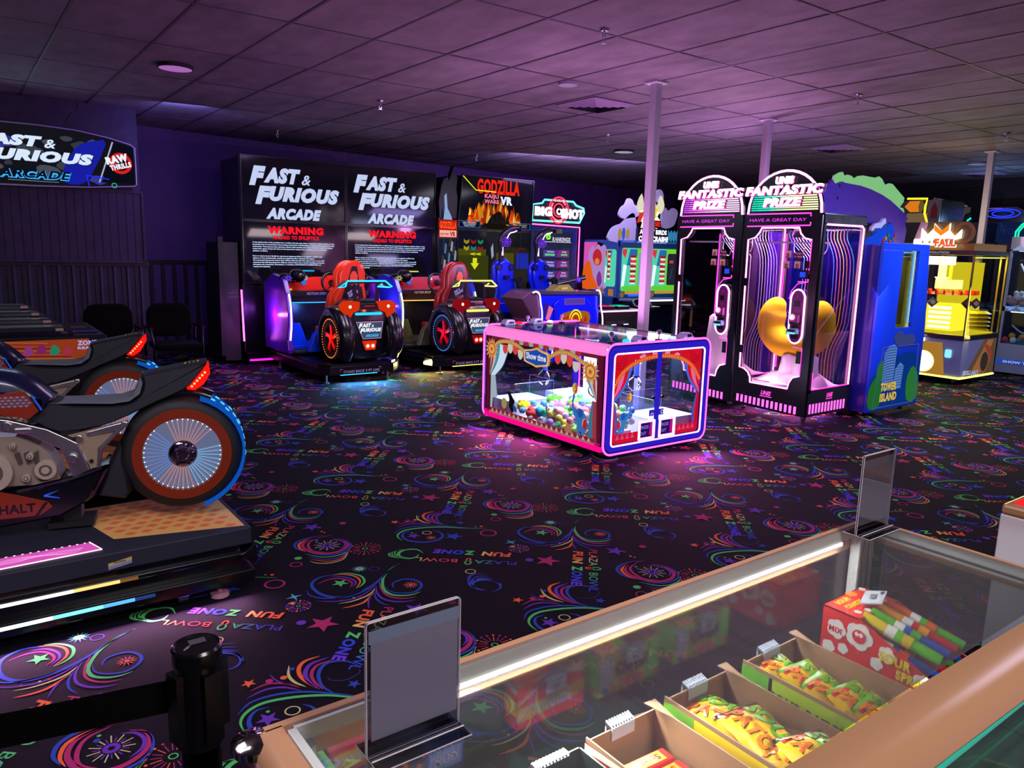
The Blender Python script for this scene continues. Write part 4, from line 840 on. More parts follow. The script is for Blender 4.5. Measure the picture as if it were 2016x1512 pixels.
    for gx, gy in ((.32, .42), (.33, 1.12), (.86, .5)):
        b = B('#b8bcc8', 'C'); b.box(gx-.03, gx+.03, gy-.03, gy+.03, .78, .84); b.cyl((gx, gy, .78), (gx, gy, .62), .012); b.use('#3040a8', 'G'); b.cyl((gx, gy, .66), (gx, gy, .54), .024, n=14); b.use('#b8bcc8', 'C'); b.cyl((gx, gy, .54), (gx, gy, .52), .03)
        for k in range(3):
            a = 2*pi*k/3+.4; b.tube([(gx+.02*cos(a), gy+.02*sin(a), .53), (gx+.065*cos(a), gy+.065*sin(a), .49), (gx+.06*cos(a), gy+.06*sin(a), .44), (gx+.02*cos(a), gy+.02*sin(a), .405)], .006, n=6, sm=3)
        b.use('#e0e4ec', 'G'); b.tube([(gx, gy, .72), (gx+.05, gy+.02, .64), (gx+.1, gy+.03, .68), (gx+.1, gy+.03, .8)], .007, n=6, sm=4); b.obj('claw', t, sm=.8)
    b = B('#9aa0b0', 'X'); b.box(.06, W-.06, .40, .43, .82, .85); b.box(.06, W-.06, 1.1, 1.13, .82, .85); b.box(.31, .34, .05, Dp-.05, .84, .86); b.box(.85, .88, .05, Dp-.05, .84, .86); b.obj('gantry', t)
    b = B(hx('#eef4ff', 7), 'L'); b.box(.1, .12, .1, Dp-.1, .85, .865); b.box(W-.12, W-.1, .1, Dp-.1, .85, .865); b.box(.15, W-.15, .07, .09, .85, .865); b.obj('inner_lamp', t)
    # controls on the rim
    def ball(x, y, nm='joystick'):
        b = B('#201820', 'G'); b.cyl((x, y, H-.01), (x, y, H+.004), .03, n=16); b.use('#a0a0b0', 'C'); b.cyl((x, y, H), (x, y, H+.045), .005); b.use('#7a5f88', 'G'); b.sph((x, y, H+.06), .021, 14, 10); b.obj(nm, t, sm=.9)
    def dome(x, y, c):
        b = B('#d8d8e8', 'G'); b.cyl((x, y, H-.008), (x, y, H+.002), .034, n=18); b.use(c, 'E', 1.3); b.lathe([(.03, H+.002), (.03, H+.012), (.022, H+.022), (0, H+.026)], o=(x, y, 0), n=18); b.obj('start_button', t, sm=.9)
    def timer(x, y, s=1):
        F = FR((x, y, H-.006), XA, ZA); b = B('#b8c0f0', 'G'); b.prism([(-.06, 0), (.06, 0), (.05, .03), (.03, .05), (-.03, .05), (-.055, .03)], F, -.035, .035, sm=3)
        for i, c in enumerate(('#58d8ff', '#ff70d8', '#70a0ff', '#60f0e8', '#ff80e0')): b.use(c, 'E', 1.5); b.disc(F, -.045+i*.022, .012+.004*(i % 2), .008, .036, n=8)
        b.use('#0c0c14', 'G'); b.prism([(-.02, .016), (.035, .016), (.028, .04), (-.014, .04)], F, .0362, .038); b.obj('timer_display', t, sm=.6)
    ball(.16, .11); dome(.265, .055, '#30c8f8'); timer(.42, .06); ball(.67, .09); dome(.79, .055, '#b8f8ff'); timer(.96, .06)
    timer(.23, 1.56); dome(.345, 1.55, '#ff2040'); ball(.44, 1.54); timer(.56, 1.56); dome(.72, 1.55, '#f8f4ff'); ball(.86, 1.54)
    b = B('#202024', 'G')
    for x in (.1, W-.1):
        for y in (.1, Dp-.1): caster(b, x, y, .024); b.cut()
    b.obj('caster', t)
    # prizes
    R = random.Random(11)
    protos = {}
    cl = {'yellow': '#e8e038', 'lime': '#a0dc50', 'green': '#48c878', 'blue': '#4890d8', 'pink': '#f088a0', 'orange': '#f09850', 'lilac': '#b090e8', 'white': '#e8ece8'}
    names = list(cl)
    placed = []
    for i in range(4000):
        if len(placed) >= 125: break
        v = R.uniform(.12, .86) if R.random() < .8 else R.uniform(.2, 1.1); u = .055+R.random()**1.4*.42; z = .143+R.uniform(0, .2)*(min(1, .3+u*1.8))
        if v < .3: z += .0
        if (u < .42 and v < .26): z = max(z, .235)
        if all((u-a)**2+(v-b_)**2+(z-c)**2 > .00325 for a, b_, c in placed): placed.append((u, v, z))
    for i, (u, v, z) in enumerate(placed):
        nm = R.choices(names, [5, 5, 3, 3, 3, 2, 2, 2])[0]
        if nm not in protos:
            b = B(cl[nm], 'G'); b.sph((0, 0, 0), .031, 16, 10); b.use('#f4f4f0'); b.lathe([(.0312, -.002), (.0318, 0), (.0312, .002)], n=16)
            o = b.obj('toy_capsule', sm=1.2); protos[nm] = o
        else: o = protos[nm].copy(); LINK(o)
        o.location = (X+u, Y+v, z); o.rotation_euler = (R.uniform(-1, 1), R.uniform(-1, 1), 0)
        tag(o, f'small round {nm} toy capsule in the heap behind the carnival glass', 'toy capsule', f'{nm} capsules in the carnival claw machine')
    lumps = [('red', '#e85050', .10, .98, .19, 'coral red square plush at the left of the prize heap'), ('teal', '#38a8b8', .12, .86, .20, 'teal plush lying beside the coral red one'), ('yellow', '#e8e030', .10, 1.13, .24, 'yellow star-shaped plush at the far left of the prize heap'),
             ('green', '#58c038', .38, 1.02, .27, 'bright green frilled plush behind the coral red one'), ('lilac', '#b088d0', .30, .86, .26, 'lilac plush on top of the heap middle'), ('cream', '#e0c8a8', .16, .74, .24, 'cream furry plush next to the lilac one'),
             ('pink', '#f098a8', .36, .66, .27, 'pink plush on the back of the prize heap'), ('orange', '#f08838', .26, .32, .28, 'orange striped plush above the capsules'), ('peach', '#f0b8b0', .45, .5, .28, 'peach plush deep inside the carnival machine'), ('leaf', '#78b850', .42, .8, .28, 'leaf green plush at the back of the heap'), ('grey', '#b8bcc4', .09, .80, .15, 'grey and white plush pressed against the glass')]
    for nm, c, u, v, z, l in lumps:
        b = B(c, 'V'); n, m = 14, 9; ph = R.random()*6; r = .075 if nm != 'yellow' else .055
        b.sph((0, 0, 0), 1, n, m); k = 5 if nm in ('yellow', 'green') else 4
        b.v = [Vector((p.x*r*(1+.22*cos(k*math.atan2(p.y, p.x)+ph)), p.y*r*(1+.22*cos(k*math.atan2(p.y, p.x)+ph)), p.z*r*.62)) for p in b.v]
        for a in (-.8, .8): b.sph((r*.7*cos(a+ph), r*.7*sin(a+ph), r*.42), r*.3, 8, 6)
        b.use('#181818', 'G'); b.sph((r*.3, -.012, r*.55), .007, 6, 5); b.sph((r*.3, .012, r*.55), .007, 6, 5)
        o = b.obj('plush_toy', sm=1.2); o.location = (X+u, Y+v, z); o.rotation_euler = (R.uniform(-.6, .6), R.uniform(-.6, .2), R.uniform(0, 6)); tag(o, l, 'plush toy')
claw_box()
area('claw_machine_lamp', (4.54, 4.95, .84), (4.54, 4.95, 0), 1.0, 60, (.92, .95, 1), size_y=1.4)
area('claw_machine_uplight', (4.54, 4.95, .93), (4.54, 4.95, 3), .9, 48, (1, .35, .9), size_y=1.3)
area('claw_machine_underglow', (4.54, 4.12, .12), (4.3, 3.6, 0), 1.1, 24, (1, .15, .6), size_y=.03)
area('claw_machine_sideglow', (3.93, 4.9, .09), (3.4, 4.8, 0), 1.5, 26, (1, .1, .5), size_y=.03)

# ============================================================ neon prize machines
def holed(outer, inner): return outer+[outer[0]]+[inner[0]]+inner[::-1]
def prize_machine(Y, label, stripes, near):
    t = thing('neon_prize_machine', label, 'prize machine', (6.66, Y, 0)); W, Dp, H = .88, .74, 2.02
    F = FR((0, .89, 0), -YA, ZA); FS = FR((0, .01, 0), XA, ZA); FB = FR((0, W+.0, 0), XA, ZA)
    pk = '#ff3cc8'; BK = '#120c16'
    door = [(.085, .455), (.14, .45), (.19, .42), (.222, .37), (.228, .315), (.668, .315), (.68, .38), (.715, .435), (.787, .46), (.787, 1.768), (.71, 1.785), (.665, 1.83), (.645, 1.885), (.222, 1.885), (.20, 1.84), (.155, 1.79), (.07, 1.768)]
    b = B(BK, 'G'); b.prism(holed([(.005, .06), (.875, .06), (.875, 2.0), (.005, 2.0)], door), F, .0, .03)
    b.use('#1c1622', 'M'); b.fbox(F, .005, .018, .06, 2.02, .03, .034); b.obj('front_door', t)
    b = B('#141018', 'G'); b.box(0, Dp, .01, W, .06, .3); b.box(0, Dp, .01, W, 1.93, H); b.use('#2a2430', 'M')
    for x, y in ((0, .01), (Dp-.035, .01), (Dp-.035, W-.035), (0, W-.035)): b.box(x, x+.035, y, y+.035, .3, 1.93)
    b.use('#1a1420'); b.fbox(FS, 0, .035, .3, 1.93, 0, .004); b.fbox(FS, .69, .74, .3, 1.93, 0, .004); b.fbox(FS, 0, .74, 1.92, 2.01, 0, .004); b.fbox(FS, 0, .74, .06, .33, 0, .004); b.obj('cabinet', t)
    # arched sign
    def arc(r, n=18): return [(.45+r*cos(a), 2.05+ (r*.93)*sin(a)) for a in [pi*i/n-.0 for i in range(n+1)]]
    b = B('#141216', 'G'); b.prism([(.04, 2.0)]+[(x, y) for x, y in arc(.405)[::-1]]+[(.86, 2.0)], F, -.02, .03)
    b.obj('sign_panel', t)
    b = B('#ffffff', 'L'); neon(b, F, [(.86, 2.02)]+arc(.405)+[(.04, 2.02)], .013, '#ff98e4', 3.0, .03)
    neon(b, F, [(.045, 2.02), (.755, 2.018), (.755, 1.99)], .006, pk, 2.6, .035); neon(b, F, [(.045, 1.9), (.758, 1.905), (.758, 1.935)], .006, pk, 2.6, .035)
    # door outline and control pill
    L1 = [(.615, .765), (.69, .735), (.765, .735)]; pill = [(.706+.078*cos(a), (1.20 if sin(a) > 0 else .87)+.095*sin(a)) for a in [2*pi*i/20 for i in range(20)]]
    neon(b, F, door[9:]+door[:1]+door[1:5], .0085, '#ff98e4', 3.0, .034); neon(b, F, door[4:9], .0085, '#ff98e4', 3.0, .034)
    neon(b, F, [(.79, .46), (.79, .73), (.69, .735)], .004, pk, 2.6, .034); neon(b, F, [(.68, 1.37), (.785, 1.375), (.787, 1.768)], .005, pk, 3.0, .034); neon(b, F, pill, .009, '#ffb0f4', 4.2, .045, True)
    neon(b, F, [(.60, 1.2), (.62, 1.28), (.68, 1.35), (.78, 1.372)], .004, pk, 2.5, .034)
    neon(b, FS, [(.04, 1.915), (.655, 1.92), (.69, 1.895), (.69, .335)], .010, '#ff98e4', 3.0, .008); neon(b, FS, [(.69, .335), (.04, .33), (.035, .5)], .005, pk, 2.5, .008)
    neon(b, FR((.04, .86, 0), XA, ZA), [(.64, .4), (.64, 1.85)], .008, pk, 2.5, .0); neon(b, FR((.04, .5, 0), XA, ZA), [(.64, .4), (.64, 1.85)], .008, pk, 2.5, .0)
    b.use(hx('#ff5ad2', 2.2))
    for i in range(14): x = .075+i*.0525; b.fbox(F, x, x+.026, .095-i*.0015, .17-i*.0015, .03, .034)
    for i in range(12): x = .03+i*.055; b.fbox(FS, x, x+.026, .09, .185, .004, .008)
    b.obj('neon_trim', t, sm=1)
    b = B('#ffffff', 'E')
    n = 8
    for i in range(n):
        z = 2.05+i*.0215; hw = .405*sqrt(max(0, 1-((z-2.05)/.377)**2))-.035; K = 10
        for j in range(K):
            q = j/(K-1)*(len(stripes)-1); a = int(min(q, len(stripes)-2)); q -= a; c0, c1 = hx(stripes[a]), hx(stripes[a+1]); c = tuple(c0[k]*(1-q)+c1[k]*q for k in range(3))
            b.use(hx(c, 1.5), 'E'); x0 = .45-hw+2*hw*j/K; b.fbox(F, x0, x0+2*hw/K, z, z+.0125, .03, .036)
    b.obj('sign_bars', t)
    b = B('#ffffff', 'E')
    def word(s, x, y, h, w, d, e=3.2):
        b.use('#e83cb8', 'E', 1.2); b.text(s, F, x+.004, y-.006, h, w=w, al='c', d=d-.012, bold=.06, depth=.01, shear=.15)
        b.use('#101014', 'G'); b.text(s, F, x+.008, y+.003, h*1.08, w=w*1.02, al='c', d=d-.02, bold=.09, depth=.008, shear=.15)
        b.use(hx('#fff4fc', e), 'E'); b.text(s, F, x, y, h, w=w, al='c', d=d, bold=.05, depth=.01, shear=.15); b.cut()
    word('UNIS', .45, 2.305, .07, .2, .05, 5); word('FANTASTIC', .45, 2.205, .085, .86, .065); word('PRIZE', .45, 2.09, .085, .42, .065)
    b.use(hx('#e038e8', 1.5), 'E'); b.text('HAVE A GREAT DAY', F, .07, 1.945, .03, w=.64, d=.034, bold=.0); b.cut()
    b.use(hx('#ff4ad0', 1.6), 'E'); b.text('UNIS', F, .43, .21, .045, w=.12, al='c', d=.034, bold=.03, shear=.35); b.quad(F, .36, .5, .192, .2, .034); b.cut()
    b.text('UNIS', FS, .37, .235, .045, w=.11, al='c', d=.008, bold=.03, shear=.35); b.quad(FS, .31, .42, .215, .223, .008)
    b.obj('lettering', t)
    b = B('#8a2a78', 'G'); b.prism([(.706+(x-.706)*.8, z) for x, z in pill], F, .03, .05)
    b.use('#5e1f56'); b.fbox(F, .675, .735, 1.13, 1.19, .05, .056); b.use('#141014'); b.fbox(F, .68, .73, 1.135, 1.185, .056, .058)
    b.use('#a8468e'); b.prism([(.69, 1.22), (.72, 1.22), (.705, 1.245)], F, .05, .053); b.prism([(.69, 1.1), (.72, 1.1), (.705, 1.075)], F, .05, .053)
    b.fbox(F, .655, .75, .98, 1.055, .05, .09); b.use('#1a1018'); b.fbox(F, .655, .75, .96, .98, .05, .085); b.fbox(F, .67, .74, .82, .95, .045, .052)
    b.obj('control_panel', t, bev=.004)
    b = B('#ffd0f0', 'E', ); b.use(hx('#ffb8ec', 1.2), 'E'); b.disc(F, .69, 1.03, .03, .09, d1=.10, n=18); b.use(hx('#ffffff', 1.6), 'E'); b.disc(F, .69, 1.03, .014, .1, d1=.104); b.obj('push_button', t)
    b = B('#9ad8f0', 'G'); b.prism([(.64, .86), (.75, .87), (.75, .91), (.735, .925), (.655, .915), (.638, .9)], F, .05, .10); b.use(hx('#70f0ff', 1.4), 'E'); b.fbox(F, .65, .74, .868, .882, .10, .102); b.use('#181828', 'G'); b.fbox(F, .66, .735, .89, .91, .10, .103); b.obj('card_reader', t, bev=.004)
    b = B('#101018', 'G'); b.fbox(F, .69, .79, 1.40, 1.485, .03, .045); b.use(hx('#2848ff', 1.1), 'E'); b.fbox(F, .70, .76, 1.415, 1.465, .045, .046); b.obj('coin_entry', t)
    b = B('#0c0a0e', 'G'); b.fbox(F, .05, .105, 1.3, 1.38, .03, .045); b.cut(); b.fbox(F, .07, .12, .61, .69, .03, .045); b.cut(); b.fbox(F, .74, .79, .58, .7, .03, .045); b.cut(); b.fbox(F, .735, .79, 1.5, 1.57, .03, .04); b.obj('hinge', t)
    b = B('#e0b8a8', 'M')
    for x, z in ((.545, 1.63), (.535, 1.53), (.655, 1.53)): b.use('#e8c4a8', 'M'); b.fbox(F, x-.032, x+.032, z-.034, z+.034, .032, .034); b.use('#a85848'); b.disc(F, x, z-.005, .02, .035, n=8); b.use('#483038'); b.quad(F, x-.025, x+.025, z-.033, z-.024, .035); b.cut()
    b.use('#20141c'); b.disc(F, .66, 1.62, .05, .034, n=10); b.use('#ff9ab8'); b.text('PUSH', F, .66, 1.63, .02, al='c', d=.036, bold=.04); b.text('IT FREE', F, .66, 1.60, .018, al='c', d=.036, bold=.04); b.obj('sticker', t)
    b = B('#f6eef8', 'T'); b.fbox(F, .06, .80, .31, 1.89, .004, .008); b.obj('front_glass', t)
    b = B('#f6eef8', 'T'); b.fbox(FS, .035, .69, .33, 1.92, -.006, -.002); b.obj('side_glass', t)
    b = B('#c8b8d0', 'T'); b.box(Dp-.03, Dp-.026, .04, W-.03, .3, 1.93); b.obj('back_glass', t)
    # interior
    b = B('#d8cce0', 'M'); b.box(.03, Dp-.03, .04, W-.02, .3, .31); b.use('#c8c8d4', 'X')
    for i, x in enumerate((.12, .2)): b.box(x, x+.012, .06, W-.05, 1.74, 1.755)
    b.tube([(.3, .5, 1.76), (.3, .5, 1.66), (.3, .42, 1.6), (.3, .38, 1.7)], .006, sm=4); b.tube([(.4, .2, 1.78), (.4, .2, 1.68), (.4, .27, 1.62), (.4, .3, 1.72)], .006, sm=4)
    b.use('#b8b0c8', 'C'); b.box(.25, .35, .3, .5, 1.8, 1.9); b.obj('inner_fitting', t)
    b = B('#ffffff', 'G')
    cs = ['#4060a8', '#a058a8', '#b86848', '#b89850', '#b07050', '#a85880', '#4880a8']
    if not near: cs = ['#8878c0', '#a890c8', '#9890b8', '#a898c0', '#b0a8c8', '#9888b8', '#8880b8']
    for i, c in enumerate(cs):
        y = .82-i*.036; e = .35; b.use(c, 'G')
        b.tube([(.69, y, 1.92), (.69, y, 1.8), (.69, y-.17, 1.62), (.69, y-.19, 1.52), (.69, y-.19, .9)], .0045, n=6, sm=4); b.tube([(.69, y-.19, .9), (.69, y-.18, .75), (.69, y-.05, .58), (.69, y-.05, .31)], .0055, n=6, sm=4)
    for i, c in enumerate(cs):
        y = .38-i*.036; b.use(c, 'G'); b.tube([(.685, y, 1.92), (.685, y, 1.8), (.685, y-.06, 1.68), (.685, y-.1, 1.5), (.685, y-.1, .95), (.685, y, .65), (.685, y, .31)], .0042, n=6, sm=3)
    b.obj('light_rope', t, sm=1.2)
    # draped fabric stand
    b = B('#f8dce6', 'V'); vs = []; n = 28
    pl = (.34, .36) if near else (.30, .40); top = .62 if near else .95
    for j, (s, z) in enumerate(((.13, top), (.15, top-.02), (.16, top*.7), (.2, .42), (.30, .33), (.33, .315))):
        for i in range(n):
            a = 2*pi*i/n; q = s*(1+(.05+.04*j)*sin(a*5+j)); vs.append((min(.69, max(.04, pl[0]+q*cos(a)*1.0)), min(W-.03, max(.03, pl[1]+q*sin(a)*1.2)), z+.006*sin(a*7+j*2)))
    fs = [(j*n+i, j*n+(i+1) % n, (j+1)*n+(i+1) % n, (j+1)*n+i) for j in range(5) for i in range(n)]+[tuple(range(n))]
    b.add(vs, fs); b.obj('fabric_drape', t, sm=1.3)
    b = B('#202024', 'G')
    for x in (.08, Dp-.08):
        for y in (.09, W-.08): caster(b, x, y, .024); b.cut()
    b.obj('caster', t)
    return t
prize_machine(5.0, 'neon pink prize machine with plain pink sign bars, further from the camera', ['#c040e0', '#ff80e8', '#ffc8f8', '#ffc8f8'], False)
prize_machine(4.11, 'neon pink prize machine with a rainbow barred arch sign, nearer the camera', ['#18c8a8', '#30e8c0', '#b8f0b0', '#f8e8a0', '#f8f0b8'], True)
# plain yellow U-shaped cushion displayed inside the near machine
t = thing('yellow_cushion', 'plain yellow U-shaped cushion on pink cloth inside the near prize machine', 'cushion', (7.0, 4.54, .68))
b = B('#f8c828', 'V')
def Uc():
    P = [(0, .17, .46), (0, .235, .30), (0, .23, .12), (0, .1, .04), (0, -.06, .04), (0, -.19, .12), (0, -.22, .3), (0, -.185, .46)]
    b.tube(P, [.05, .1, .125, .125, .125, .12, .095, .05], n=18, sm=6)
_P = smooth([(0, .15, .40), (0, .22, .30), (0, .235, .14), (0, .12, .03), (0, -.08, .03), (0, -.21, .13), (0, -.22, .3), (0, -.17, .40)], 6)
_r = [.02+.105*min(1, (min(i, len(_P)-1-i)/7)**.5) for i in range(len(_P))]
b.tube([v*1.22 for v in _P], [q*1.1 for q in _r], n=18); b.obj('cushion', t, sm=1.3)
for yy in (5.44, 4.56):
    area('prize_machine_lamp', (7.0, yy, 1.9), (7.0, yy, 0), .5, 60, (1, .78, .92))
    area('prize_machine_floor_lamp', (6.72, yy, .33), (7.1, yy, .9), .5, 3, (1, .55, .9), size_y=.03)
area('prize_machine_front_glow', (6.6, 4.9, 1.0), (3, 5.2, .6), 1.5, 13, (1, .28, .85), size_y=1.6)
point('back_ceiling_fill', (7.75, 6.1, 2.0), 75, (.9, .42, .95), .006)  # unseen lamp added behind the machines to brighten the far ceiling
point('prize_machine_sign_glow', (6.95, 5.0, 2.12), 26, (1, .35, .85), .006)
area('prize_machine_side_glow', (7.0, 4.07, 1.1), (7.0, 2.0, .6), .6, 8, (1, .3, .85), size_y=1.5)
area('prize_machine_underglow', (7.0, 4.6, .055), (7.0, 4.6, 0), .6, 16, (1, .2, .75), size_y=.8)

# ============================================================ racing rides and their screens
def loft(b, secs, caps=True):
    n = len(secs[0]); vs = [p for s in secs for p in s]; fs = []
    for j in range(len(secs)-1): fs += [(j*n+i, j*n+(i+1) % n, (j+1)*n+(i+1) % n, (j+1)*n+i) for i in range(n)]
    if caps: fs += [tuple(range(n))[::-1], tuple(range((len(secs)-1)*n, len(secs)*n))]
    return b.add(vs, fs)
def sec(y, hw, z0, z1, cx=0, n=24, p=.45):
    out = []
    for i in range(n):
        a = 2*pi*i/n; c, s = cos(a), sin(a)
        out.append((cx+hw*math.copysign(abs(c)**p, c), y, (z0+z1)/2+(z1-z0)/2*math.copysign(abs(s)**p, s)))
    return out
def ff_logo(b, F, x, y, s, arcade=True, c='#c8d4f8', e=.95, d=.002):
    def w(t, X, Y, h, W): 
        b.use('#404860', 'E', .5); b.text(t, F, x+X*s+.004*s, y+Y*s-.006*s, h*s, w=W*s, d=d, bold=.02 if t=='&' else .07, shear=.28)
        b.use(c, 'E', e); b.text(t, F, x+X*s, y+Y*s, h*s, w=W*s, d=d+.001, bold=.015 if t=='&' else .075, shear=.28)
    w('F', .0, -.01, .19, .17); w('AST', .145, .02, .15, .38); w('&', .535, .01, .10, .095)
    w('F', .055, -.19, .18, .17); w('URIOUS', .20, -.155, .145, .74)
    if arcade: w('ARCADE', .16, -.335, .11, .58)
WARN = ['A very small portion of the population has a condition that may cause them to experience epileptic seizures or have', 'momentary loss of consciousness when viewing certain kinds of flashing lights or patterns that present in our daily', 'environment. These persons may experience seizures while watching some kinds of television pictures or playing', 'certain video games. People who have not had any previous seizures may nonetheless have an undetected', 'epileptic condition.', '',
        'If you or anyone in your family has experienced symptoms linked to an epileptic condition (e.g.', 'seizures or loss of awareness), consult your physician before using any video games.', 'We recommend that parents observe their children while they play video games. If you or your child',
        'experience the following symptoms: dizziness, altered vision, eye or muscle twitching, involuntary', 'movements, loss of awareness, disorientation, or convulsions, DISCONTINUE USE IMMEDIATELY and', 'consult your physician.']
def ff_wall(x, label, first):
    t = thing('racing_video_cabinet', label, 'video game cabinet', (x, 10.2, 0)); W = 1.45; F = FR((0, 0, 0), XA, ZA)
    b = B('#0a090c', 'G'); b.box(.02, W-.02, .06, .9, .02, 2.7); b.box(.0, W, .0, .06, .16, 1.06); b.box(0, W, -.1, .06, .02, .16)
    b.use('#18151c', 'M'); b.box(-.01 if first else 0, .01, .0, .08, .16, 2.73); b.obj('cabinet', t, bev=.004)
    for z0, nm in ((1.895, 'upper_screen'), (1.07, 'lower_screen')):
        b = B('#15131a', 'G'); b.prism(holed([(0, z0), (W-.004, z0), (W-.004, z0+.82), (0, z0+.82)], [(.012, z0+.012), (W-.016, z0+.012), (W-.016, z0+.808), (.012, z0+.808)]), F, .0, .03)
        b.use('#05040a', 'E', 1.0)
        b.kind = 'S'; b.quad(F, .012, W-.016, z0+.012, z0+.808, .012)
        s = b.obj(nm, t)
        b = B('#ffffff', 'E')
        if z0 > 1.5: ff_logo(b, F, .11, z0+.48, 1.32, d=.016)
        else:
            b.use(hx('#f01828', 1.1), 'E'); b.text('WARNING', F, W/2, z0+.665, .10, w=.78, al='c', d=.016, bold=.07, depth=0)
            b.text('HAZARD TO EPILEPTICS', F, W/2, z0+.59, .05, w=.64, al='c', d=.016, bold=.05)
            b.use('#c8d8ff', 'E', 1.25)
            for i, l in enumerate(WARN):
                if l: b.text(l, F, .13, z0+.535-i*.028-(.01 if i > 5 else 0), .0165, w=min(1.14, len(l)*.0101), d=.016, bold=.045, res=1)
        b.obj('picture', s)
    if first:
        b = B('#ffffff', 'L'); neon(b, F, [(-.02, .31), (-.035, .99)], .011, '#ff50e8', 5.5, .02)
        b.use(hx('#ff20d0', 1.6), 'L'); b.box(.02, .33, -.12, -.1, .05, .075); b.obj('neon_strip', t)
        b = B('#100e12', 'M'); b.box(-.30, -.24, .02, .08, .12, 1.67); b.use('#1c181e'); b.box(-.24, -.04, .06, .8, .05, 1.6); b.use('#4a4452', 'M'); Fs = FR((-.2, .058, 0), XA, ZA); b.text('FAST &', Fs, .0, .93, .03, w=.14, bold=.04, shear=.2); b.text('FURIOUS', Fs, .01, .88, .03, w=.15, bold=.04, shear=.2); b.obj('side_cladding', t)
    return t
ff_wall(3.135, 'left racing cabinet, two stacked screens reading Fast & Furious Arcade over a warning', True)
ff_wall(4.59, 'right racing cabinet, Fast & Furious screen over a warning, beside the monster game', False)
area('racing_magenta_glow', (3.08, 10.1, .65), (2.2, 9.6, .3), .05, 3, (1, .15, .9), size_y=.7)

